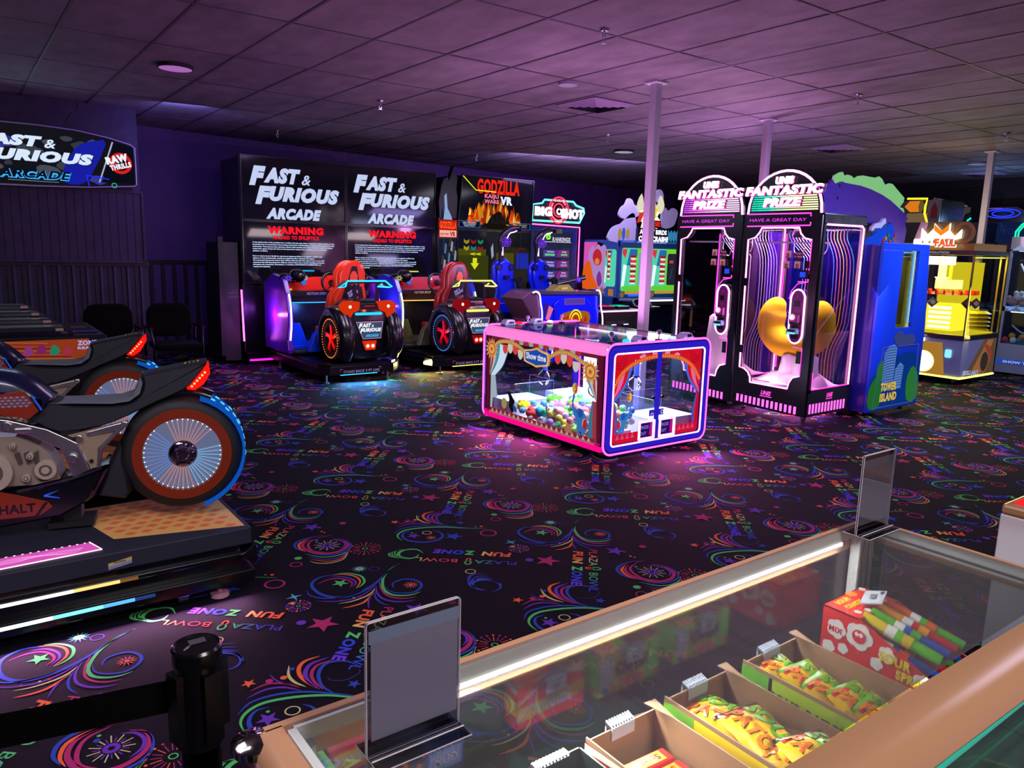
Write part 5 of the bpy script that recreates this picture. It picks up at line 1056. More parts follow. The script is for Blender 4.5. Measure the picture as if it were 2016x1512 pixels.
def race_ride(cx, label, S):
    t = thing('racing_car_ride', label, 'racing ride', (cx, 8.2, 0)); F = FR((0, 0, 0), XA, ZA)
    red, neo, wl, spoke = S['red'], S['neon'], S['wheel'], S['spoke']
    # platform
    b = B('#0b0a10', 'G'); pts = [(-.6, .08), (-.5, .0), (.32, .0), (.42, .1), (.55, .3), (.55, 1.75), (-.62, 1.75), (-.62, .1)]
    b.prism(pts, FR((0, 0, 0), XA, YA), .11, .2); b.prism([(x*.96, .02+y*.98) for x, y in pts], FR((0, 0, 0), XA, YA), .2, .235)
    b.use('#b8a8c0', 'G'); b.text('STAND BACK 3 FT (1M)', F, -.33, .125, .032, w=.46, d=.003, bold=.02); b.rib(F, [(-.37, .15), (-.37, .175), (-.34, .175)], .006, .003, taper=False, sm=0); b.rib(F, [(.15, .15), (.15, .175), (.12, .175)], .006, .003, taper=False, sm=0)
    b.obj('platform', t, bev=.01)
    b = B('#c0b8c8', 'X')
    for x, y in ((-.5, .1), (.3, .12), (-.55, 1.5), (.5, 1.5), (.42, .5)): b.cyl((x, y, .02), (x, y, .12), .012, n=8); b.cyl((x, y, 0), (x, y, .02), .035, n=12); b.cut()
    b.obj('levelling_foot', t)
    b = B(hx(neo, 2.2), 'L'); b.box(-.35, .12, .03, .045, .095, .108); b.obj('under_light', t)
    # rear body
    b = B('#121016', 'G'); loft(b, [sec(.0, .22, .30, .86), sec(.03, .27, .27, .93), sec(.12, .31, .25, .97), sec(.3, .33, .25, .98), sec(.5, .33, .25, .9), sec(.62, .31, .25, .7), sec(.9, .29, .24, .42), sec(1.0, .28, .24, .36)])
    for s in (-1, 1):   # fenders
        P = [(s*.335, .24+.315*cos(a), .515+.315*sin(a)) for a in [radians(v) for v in range(-40, 221, 20)]]
        b.tube([Vector(p) for p in P], [.05]+[.075]*12+[.05], n=10)
        P = [(s*.30, .24+.33*cos(a), .515+.33*sin(a)) for a in [radians(v) for v in range(-40, 221, 20)]]; b.tube([Vector(p) for p in P], .07, n=8)
    b.obj('rear_body', t, sm=.9)
    for s in (-1, 1):
        b = B('#0c0c0f', 'M'); b.lathe([(.16, 0), (.215, .0), (.25, .02), (.262, .06), (.262, .13), (.25, .16)], o=(s*.39, .22, .515), ax=(-s, 0, 0), n=36)
        b.use('#101014', 'M'); b.lathe([(0, .05), (.22, .05), (.22, .0)], o=(s*.39, .22, .515), ax=(-s, 0, 0), n=30); b.obj('wheel', t, sm=.7)
        wh = D.objects[-1] if 0 else None
        b = B(hx(spoke, S['se']), 'G'); Fw = FR((s*.395, .22, .515), (0, s*-1.0*-1, 0), ZA) if s > 0 else FR((s*.395, .22, .515), -YA, ZA)
        for k in range(5):
            a = 2*pi*k/5+.3; q = lambda r, da: (r*cos(a+da), r*sin(a+da))
            b.prism([q(.03, -.9), q(.1, -.2), q(.19, -.02), q(.215, .0), q(.215, .35), q(.18, .28), q(.09, .25), q(.03, .8)], Fw, -.035, -.01)
        b.disc(Fw, 0, 0, .035, -.01, d1=.0); b.obj('wheel_spokes', t)
        b = B(hx(wl, 3.0), 'E')
        for k in range(44): a = 2*pi*k/44; b.disc(Fw, .228*cos(a), .228*sin(a), .0075, .006, n=6)
        b.obj('wheel_lights', t)
    # tail artwork
    b = B(hx(red, .75), 'E'); L = [(-.345, .925), (-.29, .965), (-.12, .955), (-.13, .86), (-.215, .825), (-.255, .735), (-.295, .775), (-.335, .85)]
    for m in (1, -1): b.prism([(m*x-.0*m, z) for x, z in L], FR((0, -.004, 0), XA, ZA), -.09, .012); b.cut()
    b.prism([(-.09, .495), (.09, .495), (.07, .388), (-.05, .385)], F, -.03, .02); b.obj('tail_panel', t, bev=.004)
    b = B(hx('#ff2a14', .9), 'E')
    for m in (1, -1): b.use(hx('#ff3018', 1.4), 'E'); b.disc(F, m*.245, .90, .034, .014, n=16); b.use(hx('#fff0d0', 1.6), 'E'); b.disc(F, m*.245, .90, .019, .0165, n=16)
    for x in (-.028, .038): b.use(hx('#ff3018', 1.6), 'E'); b.disc(F, x, .435, .033, .021, n=16); b.use(hx('#ffe0c0', 1.8), 'E'); b.disc(F, x, .435, .02, .0225, n=16)
    for i in range(6): b.use(hx('#ff2018', 1.8), 'E'); b.disc(F, -.055+i*.022, .905, .006, .02, n=6)
    b.obj('tail_light', t)
    b = B(hx(neo, 1.6), 'L'); b.prism([(-.17, .80), (.15, .80), (.165, .815), (.15, .83), (-.17, .83), (-.185, .815)], F, .005, .02); b.obj('light_bar', t)
    b = B('#1a1820', 'G'); b.prism([(-.19, .735), (.185, .735), (.15, .51), (-.1, .51)], F, .0, .02); b.use('#c8c8d8', 'G'); ringprism(b, [(-.178, .722), (.173, .722), (.142, .52), (-.09, .52)], [(-.17, .714), (.165, .714), (.136, .527), (-.085, .527)], F, .02, .024)
    b.use('#5a6488', 'E', .5); b.prism([(-.17, .714), (.165, .714), (.136, .527), (-.085, .527)], F, .0205); ff_logo(b, F, -.145, .655, .31, False, '#f0f4ff', 1.0, d=.023); b.use('#38b8ff', 'E', 1.1); b.text('ARCADE', F, -.06, .545, .03, w=.17, d=.025, bold=.05, shear=.25); b.obj('rear_plate', t)
    # spoiler
    Fw = FR((0, .06, 0), XA, ZA); b = B('#101018', 'G')
    for m in (-1, 1): b.prism([(m*.12, .94), (m*.17, .94), (m*.155, 1.16), (m*.13, 1.16)], Fw, -.03, -.005)
    b.prism([(-.34, 1.125), (-.24, 1.195), (.24, 1.195), (.34, 1.125), (.3, 1.118), (.15, 1.165), (-.15, 1.165), (-.3, 1.118)], Fw, -.12, .0); b.obj('spoiler', t)
    b = B('#ffffff', 'L'); neon(b, Fw, [(-.27, 1.13), (-.245, 1.195), (.24, 1.195), (.33, 1.125), (.29, 1.12), (.14, 1.128), (.2, 1.16)], .009, neo, 3.2, .008); neon(b, Fw, [(-.27, 1.13), (-.36, 1.118), (-.3, 1.15), (-.245, 1.185)], .006, neo, 2.4, .008); b.use(hx(neo, 1.2), 'E')
    b.box(-.25, .24, -.05+.06, .06, 1.196, 1.2); b.obj('spoiler_neon', t, sm=1)
    # seat
    Fs = FR((.02, .62, 0), XA, ZA); b = B(red, 'G')
    so = [(-.25, .42), (-.27, .87), (-.24, 1.0), (-.17, 1.08), (-.165, 1.27), (-.09, 1.38), (-.03, 1.415), (.13, 1.42), (.2, 1.37), (.24, 1.27), (.225, 1.1), (.25, .95), (.25, .42)]
    si = [(-.06, .9), (-.05, 1.1), (.02, 1.33), (.03, 1.35), (.09, 1.35), (.10, 1.33), (.13, 1.1), (.13, .9)]
    b.prism(so, Fs, -.1, .0); b.prism([(x*.82, z*.99) for x, z in so], Fs, .0, .05); b.box(-.25, .25, .7, 1.05, .45, .58); b.obj('seat', t, bev=.02, sm=.6)
    b = B('#15121a', 'G'); b.prism(si, Fs, .05, .056); b.use(S['core'], 'G'); b.prism([(-.01, 1.12), (.0, 1.24), (.03, 1.29), (.07, 1.29), (.1, 1.24), (.09, 1.12)], Fs, .056, .064)
    b.use('#141018', 'G'); b.prism([(-.12, .93), (.18, .93), (.15, 1.1), (-.06, 1.1)], Fs, .05, .066); b.use('#c8d0f0', 'G'); F3 = FR(Fs.p(-.02, .965, .068), (1, 0, .55), (-.4, 0, 1)); b.text('FAST &', F3, 0, .04, .03, w=.1, bold=.05, shear=.2); b.text('FURIOUS', F3, 0, .0, .035, w=.14, bold=.05, shear=.2)
    b.use('#e84030'); b.disc(Fs, .09, .96, .02, .068); b.obj('seat_insert', t)
    # front pod with side cheeks
    b = B('#141019', 'G'); ck = [(.95, .3), (.95, .25), (1.8, .25), (1.8, 1.1), (1.45, 1.22), (1.12, 1.18), (1.0, 1.0), (.93, .76), (.93, .62), (.98, .42)]
    for s in (-1, 1): b.use(S['cheek'], 'G'); b.prism(ck, FR((s*.60, 0, 0), YA, ZA), -.035, .035)  # violet glow on the cheeks put into their colour
    b.use('#141019', 'G')
    b.box(-.58, .58, 1.15, 1.75, .86, 1.02); b.box(-.57, .57, 1.55, 1.8, .25, 1.0); b.use('#0c0a12', 'M'); b.box(-.57, .57, .9, 1.6, .25, .29); b.obj('front_pod', t, bev=.01)
    b = B('#ffffff', 'L')
    for s in (-1, 1): b.use(hx(S['curve'], 4.2)); b.tube([(s*.60-.0, 1.0-.02, .99), (s*.60, .925, .85), (s*.60, .915, .7), (s*.60, .92, .58), (s*.60, .96, .42)], .009, n=6, sm=4)
    neon(b, FR((0, 1.14, 0), XA, ZA), [(-.52, .872), (.52, .872)], .006, S['bar'], 2.6); neon(b, FR((0, 1.5, 0), XA, ZA), [(-.55, .62), (-.42, .62)], .006, neo, 2.0)
    b.obj('pod_neon', t, sm=1)
    b = B(S['pan'], 'G'); b.box(-.56, .56, 1.05, 1.55, .29, .34); b.prism([(-.56, .62), (-.42, .62), (-.32, .34), (-.56, .34)], FR((0, 1.12, 0), XA, ZA), -.02, .02); b.prism([(-.45, .29), (-.38, .50), (-.25, .62), (-.2, .75), (-.1, .7), (.3, .7), (.3, .29)], FR((0, .78, 0), XA, ZA), -.05, .05); b.obj('floor_pan', t, bev=.008)
    # dashboard
    b = B(hx(S['dash'], 1.2), 'G'); Fd = FR((0, 1.13, 0), XA, Vector((0, .25, 1))); b.prism([(-.46, 1.06), (-.47, 1.13), (-.40, 1.17), (-.30, 1.20), (-.1, 1.22), (.1, 1.22), (.3, 1.20), (.45, 1.15), (.48, 1.08), (.42, 1.0), (.15, .97), (-.1, .97), (-.38, 1.0)], Fd, -.12, .0, sm=3); b.obj('dashboard', t, sm=.5)
    b = B('#15121a', 'G'); Fp = FR((0, 1.09, 0), XA, ZA); b.fbox(Fp, -.54, .54, .955, 1.02, -.03, .0); b.use('#9a8aa0', 'M'); b.text('MOTION STOP', Fp, -.33, .972, .032, w=.26, d=.003, bold=.02); b.obj('control_shelf', t)
    b = B('#2868f8', 'E', )
    for x, z, c, r, ee in ((-.44, 1.02, '#f8d818', .04, 1.0), (-.335, 1.135, '#d82818', .03, .5), (-.245, 1.135, '#2878f0', .032, .9), (-.22, 1.2, '#c8d0d8', .035, .5), (.3, 1.14, '#f08020', .02, .8)):
        b.use(hx(c, ee), 'E'); b.disc(Fd, x, z+.005, r, .004, d1=.016, n=16)
    b.use('#c8d0e0', 'G'); b.disc(Fd, .12, 1.2, .03, .004, d1=.01); b.obj('dash_buttons', t)
    b = B('#0c0a10', 'G'); c = (-.04, .98, 1.12); Fv = FR(c, XA, Vector((0, .35, 1)))
    b.tube([Fv.p(.125*cos(a), .135*sin(a)) for a in [2*pi*i/28 for i in range(28)]], .018, n=8, closed=True); b.cyl(Fv.p(0, 0, .0), Fv.p(0, 0, -.15), .03)
    b.disc(Fv, 0, 0, .045, -.01, d1=.02); b.use(S['dash'], 'G'); b.prism([(-.04, .03), (.04, .03), (.06, .105), (-.06, .105)], Fv, -.005, .005); b.prism([(-.115, -.01), (-.09, -.08), (-.03, -.04), (-.05, .02)], Fv, -.005, .005); b.prism([(.115, -.01), (.09, -.08), (.03, -.04), (.05, .02)], Fv, -.005, .005)
    b.use('#c8a8b8', 'C'); b.disc(Fv, 0, -.01, .025, .02, d1=.026); b.obj('steering_wheel', t, sm=.8)
    b = B('#101018', 'G'); b.sph((-.56, 1.2, 1.17), (.08, .1, .07), 12, 8); b.cut(); b.sph((-.35, 1.35, 1.2), (.1, .15, .09), 12, 8); b.cut(); b.sph((.5, 1.2, 1.17), (.08, .1, .07), 12, 8)
    b.use(S['hub'], 'E', .8)
    for k in range(7): a = k*.9; b.tube([(-.56+.05*cos(a), 1.105, 1.18+.04*sin(a)), (-.56+.02*cos(a+1), 1.10, 1.18+.015*sin(a+1))], .006, n=5)
    b.use(hx(neo, .9), 'E'); b.box(-.30, -.12, 1.35, 1.42, 1.255, 1.27); b.obj('mudguard', t, sm=1)
    return t
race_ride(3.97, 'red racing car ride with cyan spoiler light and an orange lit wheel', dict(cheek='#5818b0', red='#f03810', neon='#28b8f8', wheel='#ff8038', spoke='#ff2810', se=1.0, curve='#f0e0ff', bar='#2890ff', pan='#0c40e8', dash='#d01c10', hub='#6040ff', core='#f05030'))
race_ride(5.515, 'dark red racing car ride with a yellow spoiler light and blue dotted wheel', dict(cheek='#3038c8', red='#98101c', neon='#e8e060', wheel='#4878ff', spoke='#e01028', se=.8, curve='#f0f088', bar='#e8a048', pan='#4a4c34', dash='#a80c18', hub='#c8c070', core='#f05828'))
area('ride_glow_cyan', (3.95, 8.24, .09), (3.9, 7.9, 0), .6, 24, (.1, .5, 1), size_y=.05)
area('ride_glow_yellow', (5.0, 8.5, .12), (4.9, 8.0, 0), .5, 18, (1, .85, .2), size_y=.05)
point('ride_purple', (3.25, 9.6, .7), 9, (.55, .1, 1), .006)
point('ride_blue', (3.85, 9.15, .75), 8, (.1, .3, 1), .006)
point('ride_blue', (4.85, 9.3, .8), 9, (.35, .15, 1), .006)
point('ride_yellow', (5.4, 9.15, .75), 6, (1, .9, .3), .006)
point('tail_red', (3.97, 8.05, .9), 1.2, (1, .12, .03), .006); point('tail_red', (5.5, 8.05, .9), .8, (1, .12, .03), .006)
point('wheel_red', (3.50, 8.42, .52), 1.2, (1, .2, .05), .006); point('wheel_red', (5.05, 8.42, .52), 1.0, (.8, .1, .3), .006)

for cx in (3.97, 5.5): area('ride_dash_fill', (cx-.1, 8.95, 1.75), (cx-.1, 9.4, 1.05), .5, 5, (1, .8, .85), size_y=.2)  # fill lamp added above each dashboard to brighten it
for cx in (3.97, 5.5): area('ride_rear_fill', (cx-.3, 7.6, 1.5), (cx, 8.3, .8), .5, 6, (.9, .75, 1), size_y=.3)  # fill lamp added in the air behind each car

# ============================================================ monster VR game with two seats
def vr_cabinet():
    t = thing('monster_game_cabinet', 'video cabinet with a burning monster title screen over a dim glass front', 'video game cabinet', (6.365, 10.1, 0)); W = 1.44; F = FR((0, 0, 0), XA, ZA)
    b = B('#0c0a10', 'G'); b.box(.01, W-.01, .05, .8, .02, 2.7);   b.obj('cabinet', t)
    b = B('#16141c', 'G'); b.prism(holed([(.0, 1.9), (W, 1.9), (W+.03, 2.72), (.08, 2.72)], [(.015, 1.912), (W-.015, 1.912), (W+.012, 2.708), (.092, 2.708)]), F, 0, .03); b.kind = 'S'; b.use('#05050a'); b.prism([(.015, 1.912), (W-.015, 1.912), (W+.012, 2.708), (.092, 2.708)], F, .012); s = b.obj('upper_screen', t)
    b = B('#ffffff', 'E'); R = random.Random(5)
    for i in range(70):
        a = R.uniform(0, 1); x = .22+a*.98; h = .10+.22*sin(pi*a)*R.uniform(.5, 1.1); y = 1.98+R.uniform(0, .14)
        b.use(['#f8a020', '#f86010', '#ffd050', '#d04010', '#a02808'][i % 5], 'E', R.uniform(.5, 1.0)); q = R.uniform(.02, .05)
        b.prism([(x-q, y), (x-q*.7, y+h*.4), (x+R.uniform(-.02, .02), y+h), (x+q*.6, y+h*.45), (x+q, y)], F, .014+i*.00002)
    b.use('#14100e', 'E', 1); b.prism([(.56, 1.915), (.62, 2.1), (.70, 2.16), (.80, 2.2), (.86, 2.12), (.92, 2.0), (1.0, 1.915)], F, .017, sm=2)
    for x in (.66, .74, .82, .88, .95): b.use('#1c1614', 'E', 1); b.prism([(x-.04, 2.0), (x, 2.0+.18), (x+.05, 2.0)], F, .0175)
    b.use(hx('#f02818', 1.0), 'E'); b.text('GODZILLA', F, .36, 2.47, .22, w=.82, d=.02, bold=.05)
    b.use(hx('#f880a0', .9), 'E'); b.text('KAIJU', F, .50, 2.395, .06, w=.27, d=.02, bold=.05); b.text('WARS', F, .50, 2.315, .06, w=.27, d=.02, bold=.05); b.use(hx('#e8f0ff', 1.0), 'E'); b.text('VR', F, .80, 2.31, .13, w=.24, d=.02, bold=.06)
    for x0 in (.03, 1.02):
        b.use('#2878d8', 'E', .8); ringprism(b, rrect(x0, x0+.40, 1.925, 2.03, .015, 2), rrect(x0+.008, x0+.392, 1.933, 2.022, .01, 2), F, .014, .02); b.use('#d8e8a0' if x0 > 1 else '#e8f0f8', 'E', .8)
        for i, l in enumerate(('INSERT CREDIT TO PLAY', 'KEEP YOUR HEADSET ON', 'PRESS START')): b.text(l, F, x0+.2, 1.995-i*.025, .014, w=.26-.03*i, al='c', d=.018, bold=.03)
    b.use(hx('#e8f020', 1.1), 'E'); b.rib(F, [(.09, 2.70), (.33, 2.5), (.72, 2.49)], .014, .024, taper=False, sm=0)
    b.obj('picture', s)
    b = B('#14121a', 'G'); b.prism(holed([(0, 1.08), (W, 1.08), (W, 1.89), (0, 1.89)], [(.015, 1.095), (W-.015, 1.095), (W-.015, 1.878), (.015, 1.878)]), F, 0, .03); b.kind = 'S'; b.use('#0a0c10'); b.quad(F, .015, W-.015, 1.095, 1.878, .012); s = b.obj('lower_screen', t)
    b = B('#ffffff', 'E')
    b.use('#2a2630', 'E', .7); b.prism([(.55, 1.878), (.62, 1.7), (.66, 1.55), (.72, 1.4), (.7, 1.1), (.95, 1.1), (.88, 1.5), (1.0, 1.7), (1.04, 1.878)], F, .014, sm=2)
    b.use('#686418', 'E', .5); b.quad(F, .03, .55, 1.5, 1.6, .015); b.quad(F, .75, 1.1, 1.3, 1.55, .0145); b.use('#586020', 'E', .35); b.quad(F, .03, .6, 1.12, 1.5, .0135)
    for i, c in enumerate(('#b8a820', '#a82820', '#20a868', '#c8c030', '#2890a0', '#a03020')):
        x = .13+(i % 3)*.13; y = 1.7-(i//3)*.1; b.use(c, 'E', .6); b.prism([(x, y), (x+.05, y-.03), (x+.1, y), (x+.1, y+.05), (x+.05, y+.02), (x, y+.05)], F, .016)
    b.use(hx('#d8e020', 1), 'E'); b.text('<<', F, .25, 1.5, .05, w=.2, d=.016, bold=.05); b.prism([(.3, 1.46), (.38, 1.46), (.38, 1.38), (.42, 1.38), (.34, 1.28), (.26, 1.38), (.3, 1.38)], F, .016)
    b.use('#2838c8', 'E', .6); b.quad(F, 1.15, 1.4, 1.3, 1.55, .015); b.use('#a02020', 'E', .5); b.rib(F, [(1.12, 1.5), (1.2, 1.62), (1.35, 1.62)], .02, .016, sm=3)
    b.use('#c8d8f0', 'E', .5); b.prism([(.64, 1.62), (.68, 1.7), (.7, 1.5), (.66, 1.45)], F, .0165)
    b.obj('picture', s)
    # side totem
    Ft = FR((-.315, 0, 0), XA, ZA); b = B('#181a20', 'G'); b.box(-.32, -.0, .0, .3, .02, 2.05)
    b.prism([(.02, 2.0), (.0, 2.3), (.04, 2.52), (.08, 2.62), (.15, 2.66), (.17, 2.6), (.22, 2.72), (.25, 2.82), (.28, 2.7), (.32, 2.66), (.3, 2.5), (.33, 2.35), (.31, 2.0)], Ft, -.1, .0); b.obj('totem', t)
    b = B('#ffffff', 'E'); b.use('#98b8e8', 'E', .8); b.prism([(.08, 2.02), (.10, 2.2), (.09, 2.38), (.13, 2.42), (.15, 2.2), (.22, 2.08), (.24, 2.02)], Ft, .003); b.use('#203048', 'E', .6); b.prism([(.03, 2.02), (.05, 2.2), (.1, 2.1), (.13, 2.02)], Ft, .002)
    b.use(hx('#a01810', 1), 'E'); b.fbox(Ft, .0, .32, 1.76, 2.03, .0, .01); b.use(hx('#ff5020', 1.2), 'E'); b.text('GODZILLA', Ft, .01, 1.9, .11, w=.3, d=.014, bold=.05); b.use(hx('#f8b0a0', 1), 'E'); b.quad(Ft, .01, .31, 1.77, 1.87, .012); b.use('#b83028', 'E', .9); b.text('VR', Ft, .19, 1.785, .07, w=.1, d=.015, bold=.06); b.text('KAIJU WARS', Ft, .02, 1.8, .03, w=.15, d=.015, bold=.05)
    b.use('#26304a', 'E', .4); b.quad(Ft, .01, .31, 1.1, 1.74, .002)
    for i in range(16): b.use(['#8098c0', '#c0d0e8', '#303c58', '#604838'][i % 4], 'E', .5); x = .03+.26*((i*7) % 16)/16; y = 1.12+.55*i/16; b.prism([(x, y), (x+.02, y+.15), (x+.05, y+.12), (x+.03, y-.02)], Ft, .003+.0001*i)
    b.obj('totem_artwork', t)
vr_cabinet()
def vr_seat(x, y, label):
    t = thing('vr_seat', label, 'game seat', (x, y, 0)); F = FR((0, 0, 0), XA, ZA)
    b = B('#0820c8', 'G')
    o = [(-.14, .82), (-.10, 1.03), (-.18, 1.19), (-.18, 1.36), (-.13, 1.44), (-.02, 1.49), (.06, 1.47), (.13, 1.42), (.18, 1.33), (.165, 1.24), (.22, 1.1), (.26, .95), (.26, .80)]
    b.prism(o, F, -.07, .0); b.prism([(.04+(a-.04)*.8, .82+(z-.82)*.97) for a, z in o], F, -.0, .045)
    b.prism([(-.16, .70), (-.2, .80), (-.12, .86), (.28, .86), (.43, .78), (.42, .68)], F, -.5, .05); b.obj('shell', t, bev=.03, sm=.7)
    b = B('#101018', 'G')
    for xx in (-.115, .09): b.cyl(F.p(xx, 1.355, .03), F.p(xx, 1.355, .055), .048, n=18); b.use('#0c1878', 'G'); b.cyl(F.p(xx, 1.355, .05), F.p(xx, 1.355, .06), .03, n=18); b.use('#101018')
    b.obj('speaker_grille', t)
    b = B('#0e0c16', 'G'); b.prism([(-.2, .003), (-.16, .70), (.42, .68), (.42, .003)], F, -.55, .05); b.use('#600c18', 'E', .8); b.fbox(F, .0, .45, .45, .52, .05, .054); b.obj('base', t, bev=.01)
    b = B('#161420', 'G'); b.tube([F.p(-.06, 1.44), F.p(-.07, 1.6, .02), F.p(-.1, 1.74, .03), F.p(-.03, 1.84, .05), F.p(.08, 1.90, .06), F.p(.22, 1.905, .08)], [.045, .05, .055, .055, .045, .04], n=10, sm=4, flat=.8); b.box(.18, .30, -.14, -.02, 1.86, 1.92); b.obj('headset_arm', t, sm=1)
    b = B('#ffffff', 'L'); neon(b, F, [(-.07, 1.52), (-.075, 1.64)], .012, '#c8a0ff', 4, .055); neon(b, F, [tuple(v)[:2] for v in smooth([(-.04, 1.76, 0), (.01, 1.83, 0), (.08, 1.85, 0), (.13, 1.87, 0)], 4)], .007, '#d8b8ff', 3.5, .11)
    b.use(hx('#7830f0', 1.2), 'E')
    for i in range(3): b.tube([F.p(-.03+.04*(i+.4)*.8*cos(a), 1.71+.04*(i+.4)*.7*sin(a), .09) for a in [2*pi*k/10 for k in range(10)]], .004, n=5, closed=True)
    for k in range(6): a = k*1.05; b.tube([F.p(-.03, 1.71, .09), F.p(-.03+.07*cos(a), 1.71+.06*sin(a), .09)], .004, n=5)
    b.obj('arm_light', t, sm=1)
    b = B('#0c0c10', 'G'); b.prism([(.08, 1.19), (.2, 1.23), (.24, 1.2), (.21, 1.08), (.17, 1.06), (.15, 1.17), (.09, 1.15)], F, .1, .14); b.prism([(-.04, 1.18), (.03, 1.2), (.04, 1.24), (-.04, 1.24)], F, .06, .1); b.tube([F.p(.2, 1.88, .1), F.p(.19, 1.5, .12), F.p(.16, 1.2, .12)], .004, n=5, sm=3); b.obj('hand_controller', t, bev=.006)
vr_seat(6.42, 8.9, 'blue VR seat on the left with a headset arm and a hand controller')
vr_seat(7.08, 8.92, 'blue VR seat on the right with a red emblem behind the gun console')
area('vr_seat_glow', (6.5, 8.1, 2.2), (6.5, 8.6, .8), 1.0, 16, (.45, .35, 1), size_y=.3)
# gun console in front
def console():
    t = thing('gun_console', 'glossy blue game console with purple light edges and a monster logo plate', 'game console', (6.1, 7.9, 0)); F = FR((0, 0, 0), XA, ZA)
    b = B('#0818d8', 'G'); b.prism([(.2, .1), (.2, .62), (.17, .91), (.2, 1.05), (1.15, 1.04), (1.24, .98), (1.27, .8), (1.25, .1)], F, -.5, .0); b.prism([(.5, .62), (.44, .70), (.44, .80), (.42, .90), (.5, .97), (1.02, .96), (1.1, .88), (1.06, .78), (1.12, .70), (1.07, .60)], F, .0, .03); b.obj('body', t, bev=.012, sm=.6)
    b = B('#5a3a50', 'G'); b.prism([(-.02, 1.04), (.04, 1.07), (.14, 1.07), (.19, .91), (.21, .62), (.21, .1), (.1, .1), (.08, .7), (-.08, .93), (-.12, .98)], F, -.45, .02); b.obj('side_cheek', t, bev=.01)
    b = B('#3a383e', 'G'); b.prism([(.04, 1.03), (1.2, 1.02), (1.22, 1.06), (.1, 1.08)], F, -.5, .04); b.obj('top_shelf', t, bev=.006)
    b = B('#ffffff', 'L')
    neon(b, F, [tuple(v)[:2] for v in smooth([(.04, 1.06, 0), (.1, 1.07, 0), (.155, 1.03, 0), (.18, .91, 0), (.205, .8, 0), (.21, .6, 0), (.2, .4, 0)], 4)], .010, '#d8b0ff', 4.5, .045)
    neon(b, F, [tuple(v)[:2] for v in smooth([(1.16, 1.08, 0), (1.22, 1.07, 0), (1.25, .99, 0), (1.26, .85, 0), (1.3, .7, 0), (1.31, .5, 0)], 4)], .010, '#d8b0ff', 4.5, .045); b.obj('edge_light', t, sm=1)
    b = B('#ffffff', 'E'); b.use('#a86020', 'E', .9); b.prism([(.54, .61), (.52, .70), (.56, .77), (.7, .80), (.94, .80), (1.04, .78), (1.08, .71), (1.05, .6)], F, .034)
    b.use('#b81c08', 'E', 1); b.text('GODZILLA', F, .56, .63, .11, w=.46, d=.038, bold=.06); b.use(hx('#f8f020', 1.2), 'E'); b.ring(F, .8, .68, .10, .115, .042, a0=.1, a1=pi-.1, ky=1.25); b.ring(F, .8, .66, .065, .08, .042, a0=0, a1=pi, ky=1.5)
    b.use('#9040d0', 'E', .8); b.fbox(F, .60, .96, .885, .975, .03, .04); b.use('#7058e0', 'E', .5); b.quad(F, .61, .95, .9, .965, .042)
    b.use('#4020a0', 'E', .7); b.prism([(.27, .73), (.27, .92), (.42, .86), (.36, .76)], F, .003); b.use('#f070a8', 'E', .9); b.prism([(.3, .70), (.35, .88), (.43, .84), (.36, .68)], F, .006)
    b.obj('artwork', t)
    b = B('#8a8430', 'G'); b.prism([(.44, 1.05), (.60, 1.15), (.74, 1.155), (.88, 1.05)], F, -.25, -.05); b.use('#d8d070'); b.text('RAW', F, .61, 1.09, .035, w=.1, d=-.045, bold=.05); b.obj('gun_mount', t, bev=.008)
    b = B('#181620', 'G'); b.tube([F.p(.60, 1.16, -.15), F.p(.78, 1.2, -.1), F.p(.98, 1.255, .0)], .035, n=8); b.tube([F.p(.64, 1.15, -.15), F.p(.6, 1.24, -.15)], .02, n=8); b.use('#4828a8'); b.sph(F.p(.88, 1.215, -.03), .04, 10, 8); b.obj('mounted_gun', t, sm=.8)
    return t
console()
point('console_purple', (7.0, 7.7, 1.25), 2.5, (.6, .3, 1), .006)
area('console_glow', (6.7, 7.1, 1.35), (6.7, 7.9, .8), .6, 7, (.6, .5, 1), size_y=.2)

# ============================================================ big shot cabinet
t = thing('target_game_cabinet', 'target shooting cabinet with a neon framed round target sign and pink bordered score screen', 'arcade cabinet', (7.95, 10.3, 0)); F = FR((0, 0, 0), XA, ZA)
b = B('#120c18', 'G'); b.box(0, 1.12, .02, .8, .02, 2.08); b.obj('cabinet', t)
b = B('#1c1420', 'G'); so = [(.0, 2.1), (1.05, 2.1), (1.15, 2.27), (1.13, 2.35), (.96, 2.39), (.89, 2.45), (.25, 2.45), (.2, 2.39), (.0, 2.36)]; b.prism(so, F, -.05, .03); b.obj('sign_panel', t)
b = B('#ffffff', 'L'); neon(b, F, so, .016, '#58f0e8', 2.6, .05, True); neon(b, F, [(-.02, 2.04), (1.06, 2.02), (1.06, 1.1)], .012, '#ff50c0', 4, .05)
Fq = FR((0, -.06, 0), XA, ZA)
for r, c in ((.215, '#ff3048'), (.17, '#ff6078'), (.11, '#ff3048')): b.use(hx(c, 2.2)); b.tube([Fq.p(.56+r*cos(a), 2.29+r*sin(a)) for a in [2*pi*i/26 for i in range(26)]], .014, n=6, closed=True)
b.obj('neon_trim', t, sm=1)
b = B('#ffffff', 'E'); b.use('#200810', 'E', 1); b.disc(F, .56, 2.29, .2, .04)
b.use(hx('#fff0ff', 2.2), 'E'); b.text('BIG', F, .03, 2.19, .15, w=.36, d=.075, bold=.05, depth=.02); b.text('SHOT', F, .60, 2.17, .16, w=.5, d=.075, bold=.05, depth=.02); b.ring(Fq, .56, 2.27, .03, .06, .01)
b.use('#503868', 'E', .9)
for x, y in ((.42, 2.42), (.68, 2.36), (.36, 2.18), (.55, 2.33)): b.disc(F, x, y, .022, .09)
b.obj('lettering', t)
